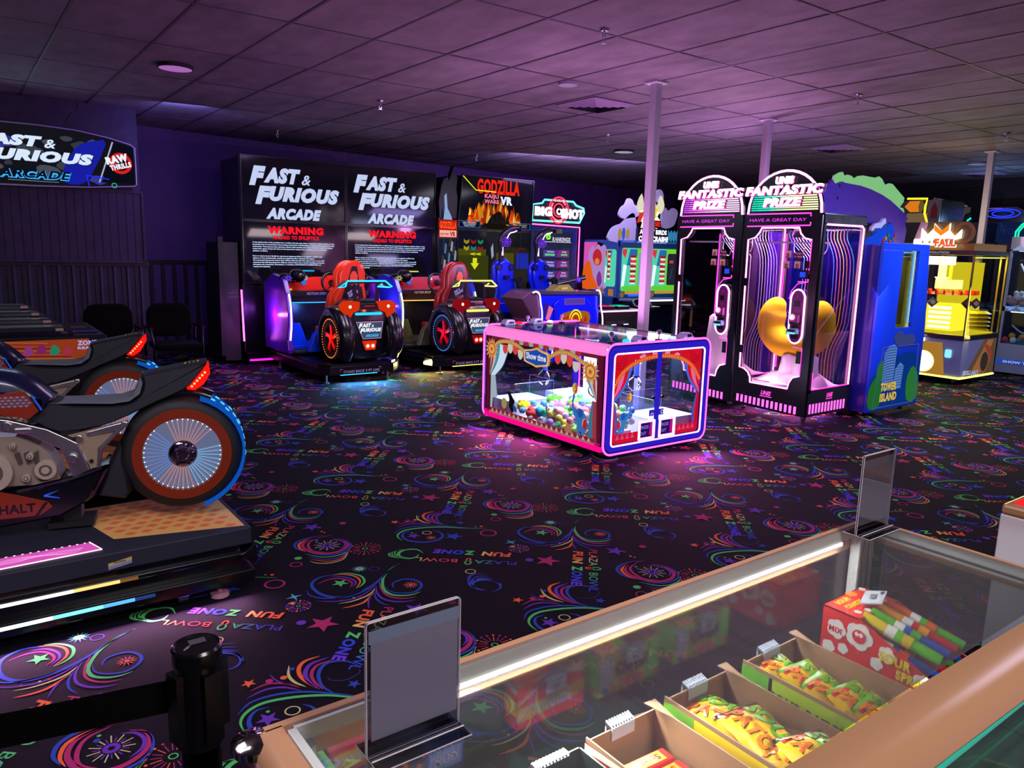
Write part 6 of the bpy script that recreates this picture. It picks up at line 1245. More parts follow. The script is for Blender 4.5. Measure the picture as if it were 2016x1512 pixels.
b = B('#1c2c60', 'G'); b.prism(holed([(.02, .8), (1.03, .8), (1.03, 2.0), (.02, 2.0)], [(.07, .85), (.92, .85), (.92, 1.93), (.07, 1.93)]), F, 0, .02); b.kind = 'S'; b.use('#2a3050', None, .5); b.quad(F, .07, .92, .85, 1.93, .01); s = b.obj('score_screen', t)
b = B('#ffffff', 'E'); b.use(hx('#90f040', 1), 'E'); b.text('8', F, .33, 1.80, .14, w=.11, d=.02, bold=.05); b.use(hx('#e8e0f8', .9), 'E'); b.text('RANKINGS', F, .48, 1.77, .07, w=.4, d=.02, bold=.03); b.quad(F, .3, .9, 1.75, 1.76, .02)
for i in range(5):
    y = 1.62-i*.18; b.use('#5838a8', 'E', .8); b.prism([(.28, y), (.60, y), (.55, y-.12), (.28, y-.12)], F, .02); b.use('#8a3090', 'E', .8); b.prism([(.62, y), (.86, y), (.86, y-.12), (.57, y-.12)], F, .02)
    b.use('#e8f0ff', 'E', .9); b.text('Total Score', F, .36, y-.04, .025, w=.16, d=.022, bold=.03); b.text('Grade', F, .70, y-.04, .025, w=.1, d=.022, bold=.03); b.use(hx(['#60ff70', '#c0b8ff'][min(1, i)], .9), 'E'); b.text('0099500', F, .32, y-.10, .04, w=.22, d=.022, bold=.04); b.text('GOOD', F, .68, y-.095, .035, w=.14, d=.022, bold=.04)
    if i: b.use('#58e8f0', 'E', .7); b.text(str(i+1), F, .20, y-.08, .05, d=.022, bold=.04)
b.obj('picture', s)

# ============================================================ coin crash twin cabinet (characters left out)
def coin_crash():
    X, Y = 9.27, 9.5; t = thing('coin_crash_cabinet', 'blue and green two-player coin dropping cabinet with cloud sign behind the near column', 'arcade cabinet', (X, Y, 0)); F = FR((0, 0, 0), XA, ZA); FL_ = FR((0, .9, 0), -YA, ZA)
    b = B('#2860a8', 'G'); b.box(0, 1.52, .1, .9, .05, 1.78); b.prism([(-.1, 1.78), (.0, 1.82), (.9, 1.82), (.9, 1.7), (-.02, 1.7)], FR((0, 0, 0), YA, ZA), 0, 1.52)
    for x in (-.0, .74, 1.48): b.use('#2a5a9c'); b.box(x, x+.05, -.02, .12, .78, 1.8)
    b.use('#1c3c80'); b.box(0, 1.52, -.05, .1, .78, .84); b.use('#101830'); b.box(0, 1.52, .0, .12, .05, .8); b.obj('cabinet', t, bev=.006)
    # left side art
    b = B('#ffffff', 'E'); b.use('#f060c8', 'E', .75); b.prism([(.0, .95), (.0, 1.78), (.34, 1.78), (.3, 1.4), (.36, .95)], FL_, .002)
    b.use('#c898e8', 'E', .7); b.prism([(.12, 1.5), (.16, 1.66), (.24, 1.72), (.3, 1.66), (.36, 1.75), (.44, 1.70), (.52, 1.74), (.6, 1.6), (.62, 1.0), (.3, 1.0)], FL_, .003, sm=2); b.use('#3848a8', 'E', .7); b.prism([(.36, 1.78), (.88, 1.78), (.88, .84), (.5, .84), (.62, 1.2), (.62, 1.6), (.5, 1.75)], FL_, .0025)
    b.use('#f06018', 'E', .85); b.prism([(-.0, .96), (.0, 1.3), (.08, 1.42), (.18, 1.44), (.26, 1.2), (.36, 1.06), (.4, .98), (.28, .96)], FL_, .005, sm=2); b.use('#d02838', 'E', .8); b.prism([(.26, 1.45), (.24, 1.55), (.32, 1.66), (.44, 1.62), (.48, 1.48), (.42, 1.38), (.32, 1.38)], FL_, .005, sm=3)
    b.use('#e89050', 'E', .8); b.disc(FL_, .36, 1.44, .06, .006, n=14); b.use('#8c3c98', 'E', .7); b.prism([(.36, 1.16), (.44, 1.28), (.5, 1.1), (.42, 1.0)], FL_, .005, sm=3); b.use('#a87850', 'E', .6); b.prism([(.42, .86), (.5, 1.02), (.6, .9)], FL_, .005); b.use('#c08040', 'E', .7); b.fbox(FL_, .68, .8, .86, .98, .005, .007)
    b.obj('side_artwork', t)
    def window(x0, x1, FF, y0, y1, mm, nm='play_window'):
        b = B('#ffffff', 'E'); b.use('#58e0b8', 'E', .85); b.prism(rrect(x0, x1, y0, y1, .05, 4), FF, .006); w = x1-x0
        b.use('#e8fff8', 'E', 1.05); b.prism([(x0+w*.03, y0+.08), (x0+w*.12, y0+.05), (x0+w*.2, y1-.3), (x0+w*.08, y1-.28)], FF, .008)
        b.use('#3878c0', 'E', .7); b.prism([(x0+w*.2, y1-.3), (x0+w*.3, y1-.02), (x0+w*.62, y1-.02), (x0+w*.45, y1-.3)], FF, .007)
        b.use('#e83848', 'E', .9); b.prism([(x0+w*.03, y1-.02), (x0+w*.2, y1-.02), (x0+w*.14, y1-.18), (x0+w*.03, y1-.1)], FF, .009)
        for i in range(6): y = y0+.15+i*.085; b.use('#f8f0e0', 'E', .9); b.fbox(FF, x0+w*.33, x0+w*.5, y-.03, y, .009, .02); b.use(['#c82020', '#e84028', '#a02018'][i % 3], 'E', .8); b.fbox(FF, x0+w*.32, x0+w*.5, y, y+.04, .009, .03)
        b.use('#e8c040', 'E', .9); b.disc(FF, x0+w*.42, y1-.2, .04, .01, n=10)
        if mm: 
            b.use('#78e038', 'E', .85); b.prism(rrect(x0+w*.55, x1, y0+.05, y1, .04, 4), FF, .012); b.use('#78b8c8' if mm == 1 else '#282838', 'E', .8); b.prism(rrect(x0+w*.6, x1-.03, y0+.1, y1-.08, .04, 4), FF, .014); b.use('#e85040', 'E', .7); b.fbox(FF, x0+w*.68, x0+w*.82, y1-.25, y1-.2, .015, .02); b.use('#58c8e8', 'E', .8); b.rib(FF, [(x0+w*.72, y0+.2), (x0+w*.8, y1-.32)], .02, .016, sm=0)
            b.use('#60d838', 'E', .9); b.fbox(FF, x0+.03, x1-.02, y0, y0+.09, .02, .05); b.use('#c8a048', 'E', .8); b.fbox(FF, x0+w*.15, x1-.1, y0-.05, y0+.01, .02, .05)
            b.use('#a87848', 'E', .6); b.disc(FF, x0+.04, y0-.06, .05, .02, n=12)
        b.obj(nm, t)
    window(.05, .73, F, .95, 1.69, 1); window(.79, 1.47, F, .95, 1.69, 2); window(.56, .84, FL_, 1.02, 1.66, 0, 'side_window')
    # sign
    Fs = FR((0, .05, 0), XA, ZA); b = B('#c8d0e0', 'G')
    for P in ([(-.2, 1.8), (-.17, 1.98), (-.05, 2.06), (.08, 2.1), (.2, 2.22), (.35, 2.28), (.42, 2.1), (.42, 1.8)], [(.0, 2.24), (.05, 2.36), (.14, 2.42), (.2, 2.52), (.3, 2.5), (.36, 2.42), (.5, 2.4), (.46, 2.24), (.28, 2.2), (.1, 2.18)], [(1.1, 2.06), (1.05, 2.3), (1.12, 2.42), (1.22, 2.36), (1.34, 2.42), (1.46, 2.36), (1.44, 2.24), (1.36, 2.1)], [(.88, 2.5), (.86, 2.62), (.94, 2.72), (1.04, 2.68), (1.06, 2.55)]): b.prism(P, Fs, -.04, .0, sm=3); b.cut()
    b.obj('cloud_sign', t, sm=.8)
    b = B('#ffffff', 'E'); b.use(hx('#f8f0c8', 1.5), 'E'); b.star(Fs, .72, 2.22, .28, .02, n=11, r2=.7); b.use(hx('#f8e020', .9), 'E'); b.star(Fs, .72, 2.33, .2, .03, n=9, r2=.75); b.use('#e84028', 'E', .8); b.prism([(.4, 2.12), (.46, 2.28), (.6, 2.34), (.5, 2.14)], Fs, .025)
    b.use('#f8f0d0', 'E', .8); b.prism([(.44, 2.3), (.4, 2.45), (.5, 2.62), (.56, 2.45), (.6, 2.36)], Fs, .012, .02, sm=2); b.prism([(1.0, 2.3), (1.08, 2.45), (.98, 2.62), (.9, 2.45), (.86, 2.36)], Fs, .012, .02, sm=2)
    b.use('#101018', 'G'); b.fbox(Fs, .82, .98, 2.05, 2.18, .0, .05); b.use(hx('#ff2018', 1.6), 'E'); b.text('582', Fs, .83, 2.08, .08, w=.13, d=.055, bold=.02)
    b.use('#181428', 'G'); b.fbox(Fs, .42, 1.18, 1.8, 2.04, .0, .05); b.use(hx('#f0f8ff', 1.6), 'E'); b.text('ANGRY BIRDS', Fs, .46, 1.94, .08, w=.68, d=.055, bold=.04); b.text('COIN CRASH!', Fs, .44, 1.82, .09, w=.74, d=.055, bold=.06)
    b.use('#4060d8', 'E', .8); b.disc(Fs, .12, 1.93, .04, .01, ry=.1); b.use('#c8a030', 'E', .7); b.disc(Fs, .03, 1.93, .04, .01, ry=.09); b.disc(Fs, .22, 1.94, .04, .01, ry=.08); b.use('#3888b8', 'E', .8)
    for x in (1.22, 1.3, 1.38, 1.46): b.prism([(x, 1.82), (x-.04, 1.92), (x, 2.02), (x+.04, 1.92)], Fs, .01, .03, sm=2)
    b.obj('sign_artwork', t)
    b = B('#ffffff', 'L'); neon(b, F, [(.2, .80), (1.62, .79)], .014, '#e8f0ff', 4, .25); b.use(hx('#2858ff', 1.5)); b.box(.22, .5, -.06, -.04, .86, .9); b.obj('counter_light', t, sm=1)
    b = B('#28242c', 'G'); b.box(.1, 1.65, -.25, .0, .72, .79); b.obj('player_shelf', t)
coin_crash()
area('coin_crash_glow', (10.0, 9.1, 1.7), (9.6, 8.2, .4), 1.2, 10, (.7, 1, .9), size_y=.4)
# low console table with two control boxes
t = thing('pink_edged_table', 'low dark game table with a pink lit edge and two card readers', 'game table', (7.95, 8.45, 0)); F = FR((0, 0, 0), XA, ZA)
b = B('#2c2826', 'G'); b.box(0, .86, .02, .8, .02, .70); b.use('#d0c8d0', 'G'); b.box(0, .9, -.0, .85, .70, .73); b.obj('table_body', t, bev=.006)
b = B('#ffffff', 'L'); neon(b, F, [(0, .715), (.9, .715)], .010, '#ff90c8', 3.5, .01); b.obj('edge_light', t)
b = B('#c0c0c8', 'C')
for x in (.16, .42): b.prism([(x, .50), (x+.12, .50), (x+.11, .56), (x+.01, .56)], F, -.02, .04); b.use(hx('#e8f0ff', 1.4), 'E'); b.quad(F, x+.01, x+.11, .505, .52, .042); b.use('#c0c0c8', 'C')
b.obj('card_reader', t, bev=.005)
for x, c, l in ((.1, '#f02060', 'pink topped control box at the left of the pink-edged table'), (.42, '#18c8a0', 'turquoise topped control box at the right of the pink-edged table')):
    t = thing('control_box', l, 'game controller', (7.95+x+.1, 8.65, .731)); b = B('#100e14', 'G'); b.box(-.12, .15, -.12, .12, 0, .05); b.obj('case', t, bev=.01); b = B(hx(c, 1.0), 'E'); b.box(-.10, .13, -.10, .10, .051, .056); b.box(-.05, .08, -.05, .05, .057, .062); b.obj('lit_pad', t)
# stools and chairs
def stool(x, y, label):
    t = thing('bar_stool', label, 'stool', (x, y, 0)); b = B('#17151a', 'G'); b.prism([(-.22, .0), (-.2, -.08), (0, -.12), (.2, -.08), (.22, .0), (.2, .2), (-.2, .2)], FR((0, 0, .68), XA, YA), 0, .05, sm=3); b.tube([(-.2, .12, .72), (-.18, .2, .80), (0, .24, .82), (.18, .2, .80), (.2, .12, .72)], .03, n=8, sm=4); b.obj('seat', t, sm=.8)
    b = B('#9a7a48', 'G'); b.cyl((0, .03, .35), (0, .03, .68), .025); b.use('#8a8890', 'C'); b.cyl((0, .03, .02), (0, .03, .36), .02); b.lathe([(0, .03), (.15, .02), (.2, .0)], o=(0, .03, 0)); b.tube([(.16*cos(a), .03+.16*sin(a), .25) for a in [2*pi*i/16 for i in range(16)]], .008, n=6, closed=True); b.obj('pedestal', t, sm=.8)
stool(9.42, 8.9, 'black bar stool in front of the coin dropping cabinet, right of the near column'); stool(10.55, 8.9, 'black bar stool seen through the glass of the further prize machine')
def chair(x, y, rz, label):
    t = thing('waiting_chair', label, 'chair', (x, y, 0), rz); b = B('#0a090c', 'V'); b.prism(rrect(-.24, .24, .52, .90, .13, 6), FR((0, .0, 0), XA, ZA), -.06, .0); b.obj('backrest', t, bev=.02, sm=.7)
    b = B('#0a090c', 'V'); b.box(-.24, .24, -.48, -.02, .42, .48); b.obj('seat', t, bev=.02)
    b = B('#2a2830', 'C')
    for s in (-1, 1): b.tube([(s*.25, -.42, 0.01), (s*.25, -.40, .42), (s*.27, -.35, .64), (s*.27, .02, .64), (s*.25, .06, .01)], .011, n=8, sm=0); b.use('#0a090c', 'G'); b.box(s*.27-.025, s*.27+.025, -.35, 0, .64, .665); b.use('#2a2830', 'C'); b.cut()
    b.obj('frame', t, sm=.8)
chair(1.39, 9.3, .0, 'black waiting chair by the ribbed wall, left of the pair'); chair(2.01, 9.28, .0, 'black waiting chair by the ribbed wall, right of the pair')

# ============================================================ machines on the right
# tall cabinet behind with the violet arch and a pale green foliage board
t = thing('arched_game_cabinet', 'tall violet arched cabinet topped by a pale green leafy board', 'arcade cabinet', (0, 0, 0)); F = FR((0, 5.1, 0), XA, ZA); t.location = (9.1, 5.1, 0)
F = FR((-9.1, 0, 0), XA, ZA)
b = B('#6030d8', 'M'); b.prism([(8.12, .02), (8.12, 2.38), (8.2, 2.429), (8.28, 2.454), (8.33, 2.5), (8.38, 2.462), (8.46, 2.467), (8.54, 2.493), (8.59, 2.483), (8.93, 2.474), (9.17, 2.449), (9.45, 2.40), (9.68, 2.341), (9.9, 2.26), (10.07, 2.196), (10.15, 2.141), (10.09, 2.079), (10.15, 1.993), (10.1, 1.6), (10.1, .02)], F, -.04, .0)
b.box(-.9, .95, .04, .7, .02, 1.9); b.use('#140c24'); b.disc(F, 8.46, 2.30, .02, .003, n=8); b.disc(F, 8.48, 2.44, .02, .003, n=8); b.obj('side_panel', t)
b = B('#a8c8b8', 'G'); g = [(8.43, 2.517), (8.44, 2.558), (8.53, 2.597), (8.62, 2.614), (8.66, 2.574), (8.73, 2.59), (8.81, 2.583), (8.88, 2.558), (8.94, 2.589), (9.07, 2.606), (9.2, 2.603), (9.35, 2.601), (9.44, 2.625), (9.52, 2.599), (9.6, 2.535), (9.7, 2.56), (9.79, 2.555), (9.95, 2.48), (10.12, 2.404), (10.11, 2.352), (10.03, 2.282), (10.12, 2.272), (10.16, 2.23), (10.1, 2.1), (9.4, 2.2), (8.6, 2.35), (8.46, 2.40)]
b.prism(g, F, -.075, -.06); b.use('#90d890', 'E', .75); b.prism(g, F, -.059); b.use('#30408c', 'G'); b.prism([(x+.04, z) for x, z in g[10:23]]+[(9.9, 2.2)], F, -.12, -.1); b.use('#7848d8', 'G'); b.obj('foliage_board', t)
b = B('#101020', 'G'); b.prism([(9.05, 1.7), (9.18, 2.04), (9.3, 2.04), (9.2, 1.7)], F, .0, .02); b.use(hx('#e020e0', .8), 'E'); b.star(F, 9.25, 1.98, .05, .03, n=3); b.use('#4060d0', 'G'); b.prism([(9.2, 1.7), (9.3, 2.04), (9.42, 2.04), (9.3, 1.75)], F, .0, .025); b.use(hx('#ffffff', 1.2), 'E'); b.disc(F, 9.12, 2.02, .016, .02, n=10)
b.obj('lit_trim', t)
# tower game (blue)
t = thing('tower_game_cabinet', 'bright blue tower themed cabinet to the right of the near prize machine', 'arcade cabinet', (7.46, 3.95, 0)); F = FR((0, 0, 0), XA, ZA)
b = B('#1c48d8', 'G'); b.box(0.001, .20, .031, 1.0, .05, 1.75); b.box(.0, 1.02, .55, 1.0, .05, 1.75); b.prism([(0, .05), (1.04, .05), (1.04, .91), (0, .91)], F, -.03, 0); b.prism([(0, .91), (.40, .91), (.40, 1.70), (0, 1.70)], F, -.03, 0); b.prism([(.74, .91), (1.04, .91), (.94, 1.70), (.74, 1.70)], F, -.03, 0); b.prism([(0, 1.70), (.94, 1.70), (.93, 1.77), (0, 1.77)], F, -.03, 0); b.use('#3850d0'); b.box(.2, .42, .03, .55, .05, 1.75); b.use('#2c2ca8'); b.box(-.004, .0, .035, .9, .06, 1.74); b.obj('cabinet', t, bev=.004)
b = B('#141c30', 'G'); b.box(.40, .9, .5, .54, .9, 1.72); b.use('#606878', 'X'); b.box(.60, .62, .25, .27, .92, 1.5); b.box(.66, .68, .25, .27, .92, 1.5); b.use('#c0c8d8', 'G'); b.box(.56, .62, .2, .3, 1.1, 1.16); b.prism([(.44, .93), (.43, 1.15), (.5, 1.25), (.56, 1.2), (.55, .93)], F, -.3, -.25); b.obj('lift_mechanism', t)
b = B('#eaf4ff', 'T'); b.fbox(F, .40, .74, .91, 1.70, -.02, -.016); b.obj('window_pane', t)
b = B('#ffffff', 'L'); neon(b, F, [(.44, 1.68), (.71, 1.685), (.72, .95)], .012, '#80d8ff', 2.4, -.04); b.obj('window_light', t)
b = B('#1030c0', 'G')
b.use('#1450c8', 'E', .35); b.prism([(.02, .06), (1.02, .06), (1.02, .55), (.8, .65), (.5, .62), (.2, .5), (.02, .4)], F, .002)
for P, c in (([(.02, .10), (.0, .28), (.12, .42), (.22, .36), (.26, .2), (.2, .08)], '#30903c'), ([(.8, .12), (.76, .35), (.86, .48), (.98, .4), (1.03, .2), (.98, .1)], '#3ca048'), ([(.14, .36), (.12, .5), (.2, .58), (.28, .5), (.26, .38)], '#389848')): b.use(c, 'E', .45); b.prism(P, F, .004, sm=3)
b.use('#6898e8', 'E', .6); b.prism([(.24, .26), (.24, .66), (.30, .72), (.42, .74), (.48, .7), (.46, .26)], F, .006); b.prism([(.47, .26), (.49, .48), (.58, .54), (.66, .5), (.64, .26)], F, .006)
for i in range(15): b.use('#183090', 'E', .6); b.rib(F, [(.24, .30+i*.028), (.30, .315+i*.028), (.46, .32+i*.028)], .007, .008, taper=False, sm=0)
for i in range(8): b.rib(F, [(.48, .29+i*.028), (.58, .30+i*.028), (.65, .29+i*.028)], .006, .008, taper=False, sm=0)
for dx, c, bo in ((.004, '#281838', .1), (0, '#f0d060', .06)): b.use(c, 'E', .7); b.text('TOWER', F, .22+dx, .26-dx, .09, w=.32, d=.012-dx, bold=bo); b.text('ISLAND', F, .22+dx, .15-dx, .09, w=.34, d=.012-dx, bold=bo)
b.use('#6870d8', 'E', .4); ringprism(b, [(.10, .08), (.95, .08), (.95, .72), (.2, .72)], [(.11, .09), (.94, .09), (.94, .71), (.21, .71)], F, .002, .005); b.use('#5868c0', 'E', .35)
for P in ([(.4, .80), (.45, .86), (.55, .88), (.62, .82), (.75, .84), (.85, .78), (.8, .72), (.5, .72)],): b.prism(P, F, .003, sm=3)
b.obj('side_artwork', t)
b = B('#1850c8', 'G'); Fs = FR((0, .35, 0), XA, ZA); b.prism([(.0, 1.75), (.02, 1.83), (.08, 1.86), (.14, 1.8), (.2, 1.79), (.28, 1.82), (.38, 1.85), (.5, 1.93), (.6, 1.92), (.74, 2.0), (.78, 1.75)], Fs, -.02, .02, sm=2); b.use('#c8d0f0', 'M'); b.prism([(.42, 1.9), (.5, 1.98), (.6, 1.99), (.66, 2.04), (.7, 2.02), (.68, 1.9)], Fs, -.06, -.03, sm=2)
for i, c in enumerate(('#e84040', '#f0c030', '#40a048', '#e87028', '#2898c0', '#d84868')): b.use(c, 'E', .5); b.star(Fs, .58+.045*i, 1.80+.03*(i % 3), .035, .03+.001*i)
b.obj('wave_sign', t)
b = B('#26262c', 'G')
for x in (.1, .9): caster(b, x, .1, .022); b.cut()
b.obj('caster', t)
area('tower_violet_glow', (7.45, 3.8, 1.0), (7.6, 4.1, .8), .2, 2.5, (.5, .3, 1), size_y=1.5)
area('tower_front_fill', (8.0, 3.0, 2.0), (8.0, 4.0, .9), .8, 26, (.55, .6, 1), size_y=.6)  # lamp added in open air to lighten the blue cabinet

# revolving prize machine (yellow)
def skill_fall():
    X, Y = 10.5, 4.38; t = thing('revolving_prize_machine', 'yellow lit revolving prize machine with white chevron sign and round yellow front light', 'prize machine', (X, Y, 0))
    fp = [(0, .0), (1.0, .0), (1.12, .12), (1.12, .9), (1.0, 1.02), (.12, 1.02), (0, .75)]   # plan, x,y
    FZ = FR((0, 0, 0), XA, YA); F = FR((0, .0, 0), XA, ZA); Ff = FR((0, .80, 0), -YA, ZA)
    b = B('#a0a0c8', 'G'); b.prism(fp, FZ, .09, .60); b.use('#a8b0e0', 'G'); b.fbox(F, .0, 1.0, .1, .6, 0, .004); b.obj('base_cabinet', t)
    b = B('#6a5c48', 'X'); b.prism([(x*1.02-.01, y*1.02-.01) for x, y in fp], FZ, .6, .66); b.prism([(x*1.02-.01, y*1.02-.01) for x, y in fp], FZ, 1.69, 1.75); b.use('#c8902c', 'G'); b.prism([(x*.96+.02, y*.96+.02) for x, y in fp], FZ, 1.75, 1.84)
    for x, y in fp: b.use('#b8a040', 'X'); b.box(x-.01, x+.01, y-.01, y+.01, .66, 1.69)
    b.obj('frame', t)
    b = B(hx('#fff060', 3), 'L'); b.tube([FZ.p(x, y, .105) for x, y in [(fp[-1][0]-.01, fp[-1][1]), (-.012, -.012), (1.0, -.012)]], .014, n=6); neon(b, F, [(.02, 1.66), (.98, 1.67)], .006, '#f8f060', 2, -.02); b.obj('base_light', t, sm=1)
    b = B(hx('#fff8c0', 3.2), 'L'); b.fbox(Ff, .12, .50, 1.56, 1.67, -.2, -.18); b.use(hx('#fffcb0', 2.2)); b.fbox(F, .15, .55, 1.56, 1.67, -.5, -.48); b.use(hx('#fff890', 1.6)); b.box(.35, .6, .35, .6, 1.24, 1.36); b.use(hx('#fff030', 1.1), 'E'); b.box(.32, .72, .30, .66, .68, 1.04); b.use(hx('#fffcd0', 2.4), 'L')
    for i in range(5): b.box(.305, .32, .33, .62, .71+i*.065, .745+i*.065)
    b.obj('inner_light', t)
    b = B('#e8c820', 'G'); b.use(hx('#f0e020', .7), 'E'); b.box(.9, 1.08, .3, .8, .68, 1.6); b.box(.0, .9, .02, .95, .665, .68); b.use('#c8b430', 'G'); b.box(.45, .47, .9, .98, .7, 1.65); b.cyl((.5, .48, 1.2), (.5, .48, 1.65), .02)
    for i in range(5): b.use('#e8d820', 'G'); b.lathe([(0, .70+i*.055), (.16, .70+i*.055), (.1, .735+i*.055)], o=(.78, .18, 0), n=14)
    b.use(hx('#fff8a0', 1.8), 'E'); b.prism([(.30, 1.56), (.40, 1.56), (.40, 1.40), (.44, 1.40), (.35, 1.28), (.26, 1.40), (.30, 1.40)], Ff, -.2, -.18); b.obj('revolving_tower', t)
    b = B('#e04828', 'G')
    for i in range(22): a = 2*pi*i/22; b.obox((.5+.34*cos(a), .48+.34*sin(a), 1.20), (.05, .02, .05), rz=a)
    b.use('#d83020'); b.lathe([(.3, 1.17), (.34, 1.19), (.36, 1.17)], o=(.5, .48, 0)); b.obj('prize_ring', t)
    b = B('#fffce8', 'T')
    for i in range(len(fp)):
        if i in (1, 2, 3): continue
        p, q = fp[i], fp[(i+1) % len(fp)]; b.add([(p[0], p[1], .66), (q[0], q[1], .66), (q[0], q[1], 1.69), (p[0], p[1], 1.69)], [(0, 1, 2, 3)])
    b.obj('glass', t)
    b = B('#a87840', 'E'); Fh = FR((-.03, .80, 0), -YA, ZA)
    b.use('#8a6a38', 'G'); b.prism([(.02, 1.84), (.10, 2.11), (.65, 2.11), (.74, 2.0), (.72, 1.87), (.62, 1.84)], Fh, -.03, .0); b.use('#d09040', 'G'); ringv = [(.66+.13*cos(a), 1.97+.14*sin(a)) for a in [2*pi*i/20 for i in range(20)]]; ringprism(b, ringv, [(.66+(x-.66)*.7, 1.97+(y-1.97)*.7) for x, y in ringv], Fh, .0, .02)
    b.use(hx('#f07818', .9), 'E')
    def chev(x, w, y0, y1, dz): b.prism([(x, y0), (x, y1), (x+w/2, y1-w*.55), (x+w, y1), (x+w, y0), (x+w/2, y0-.02)], Fh, dz, dz+.02)
    b.use(hx('#ffffff', 2.4), 'E'); chev(.14, .16, 1.88, 2.03, .02); chev(.48, .16, 1.90, 2.01, .02); b.use(hx('#ffffff', 1.6), 'E'); chev(.30, .2, 1.9, 2.09, .03); b.use(hx('#ff8a18', 1.0), 'E'); b.prism([(.305, 2.08), (.40, 1.99), (.49, 2.08), (.49, 2.0), (.40, 1.93), (.305, 2.0)], Fh, .055)
    b.use(hx('#fffff0', 2.6), 'E'); b.text('SKILL', Fh, .06, 1.815, .085, w=.28, d=.06, bold=.09); b.use(hx('#ff5a28', 1.1), 'E'); b.text('FALL', Fh, .34, 1.80, .10, w=.26, d=.07, bold=.06); b.use(hx('#ffffff', 1.5), 'E'); b.text('FALL', Fh, .345, 1.795, .10, w=.265, d=.062, bold=.12); b.obj('sign', t)
    b = B('#c8c0a0', 'E'); b.use('#b8b8c0', 'E', .6); b.text('REVOLUTION', Ff, .2, 1.705, .03, w=.3, d=.03, bold=.03); b.text('REVOLUTION', Ff, .05, .615, .03, w=.3, d=.03, bold=.03)
    b.use(hx('#fff8a0', 1.6), 'E'); b.disc(Ff, .33-.0, .28, .145, .012, n=28); b.use(hx('#fffff0', 3.0), 'E'); b.disc(Ff, .33, .28, .125, .014, n=28); b.use(hx('#e8f0ff', 1.6), 'E'); b.fbox(Ff, .05, .33, .55, .595, .02, .1)
    b.use('#e0a040', 'E', .5); b.prism([(.1, .1), (.62, .1), (.55, .55), (.2, .55)], Ff, .004); b.use(hx('#90e8f8', 1.1), 'E'); b.prism(rrect(.62-.02, .70-.02, .36, .47, .02, 3), Ff, .008, .02); b.obj('front_light', t)
    b = B('#8a6c48', 'G'); b.use('#7a6048', 'E', .45); b.prism([(.12, .105), (.62, .595), (1.0, .595), (1.0, .105)], F, .006); b.use('#c08050', 'E', .5); b.prism([(.35, .2), (.72, .58), (.9, .58), (.62, .12)], F, .007); b.use('#403838', 'E', .5); b.disc(F, .68, .29, .11, .009, n=18, ry=.13); b.use('#b07048', 'E', .5); b.ring(F, .68, .29, .12, .14, .01, ky=1.15)
    b.use('#a84838', 'E', .6); b.prism([(.55, .53), (.78, .50), (.88, .38), (.86, .24), (.80, .36), (.68, .46)], F, .011, sm=3); b.use('#c8d0f0', 'E', .7); b.text('SKILL', F, .08, .14, .06, w=.24, d=.012, bold=.05, shear=.15); b.text('FALL', F, .33, .12, .07, w=.22, d=.012, bold=.05, shear=.15); b.obj('side_artwork', t)
    b = B('#26262c', 'G')
    for x, y in ((.15, .12), (.9, .12), (1.0, .8)): caster(b, x, y, .035); b.cut()
    b.obj('caster', t)
    R = random.Random(4); nm = ['red and black snack packet hanging at the left of the yellow revolving ring', 'silver snack packet hanging next to the red and black one', 'dark snack packet hanging at the middle right of the yellow revolving ring', 'brown snack packet hanging furthest right on the yellow revolving ring', 'purple ribbon prize hanging at the far left of the yellow revolving ring']
    for i, (x, y, c) in enumerate(((.10, .62, '#482830'), (.12, .50, '#70707c'), (.3, .14, '#28242c'), (.46, .10, '#5c3828'), (.2, .82, '#8040c8'))):
        q = thing('hanging_packet', nm[i], 'snack packet', (X+x, Y+y, 1.14), -.8, 'packets hanging in the yellow machine'); b = B(c, 'G'); s = .075
        if i == 4: b.tube([(0, 0, 0), (.02, 0, -.15), (0, 0, -.3), (.03, 0, -.42)], .018, n=6, sm=4)
        else:
            b.add([(0, 0, 0), (s, 0, -s), (0, .02, -s), (-s, 0, -s), (0, 0, -2*s), (0, -.02, -s)], [(0, 1, 2), (0, 2, 3), (2, 1, 4), (3, 2, 4), (0, 5, 1), (0, 3, 5), (5, 4, 1), (3, 4, 5)]); b.use('#d83030' if i % 2 == 0 else '#c8c8d0'); b.obox((0, -.021, -s), (.05, .004, .05), ry=.78)
        b.obj('packet', q)
skill_fall()
area('yellow_machine_lamp', (11.0, 4.9, 1.66), (11.0, 4.9, 0), .7, 26, (1, .93, .3))
area('yellow_machine_front_glow', (10.42, 4.6, 1.2), (8, 3.6, .6), .9, 24, (1, .85, .25), size_y=1.2)
point('yellow_machine_sign_glow', (10.9, 4.9, 2.0), 18, (1, .88, .5), .006)
point('blue_machine_back_glow', (13.9, 5.6, 2.3), 22, (.3, .5, 1), .006)

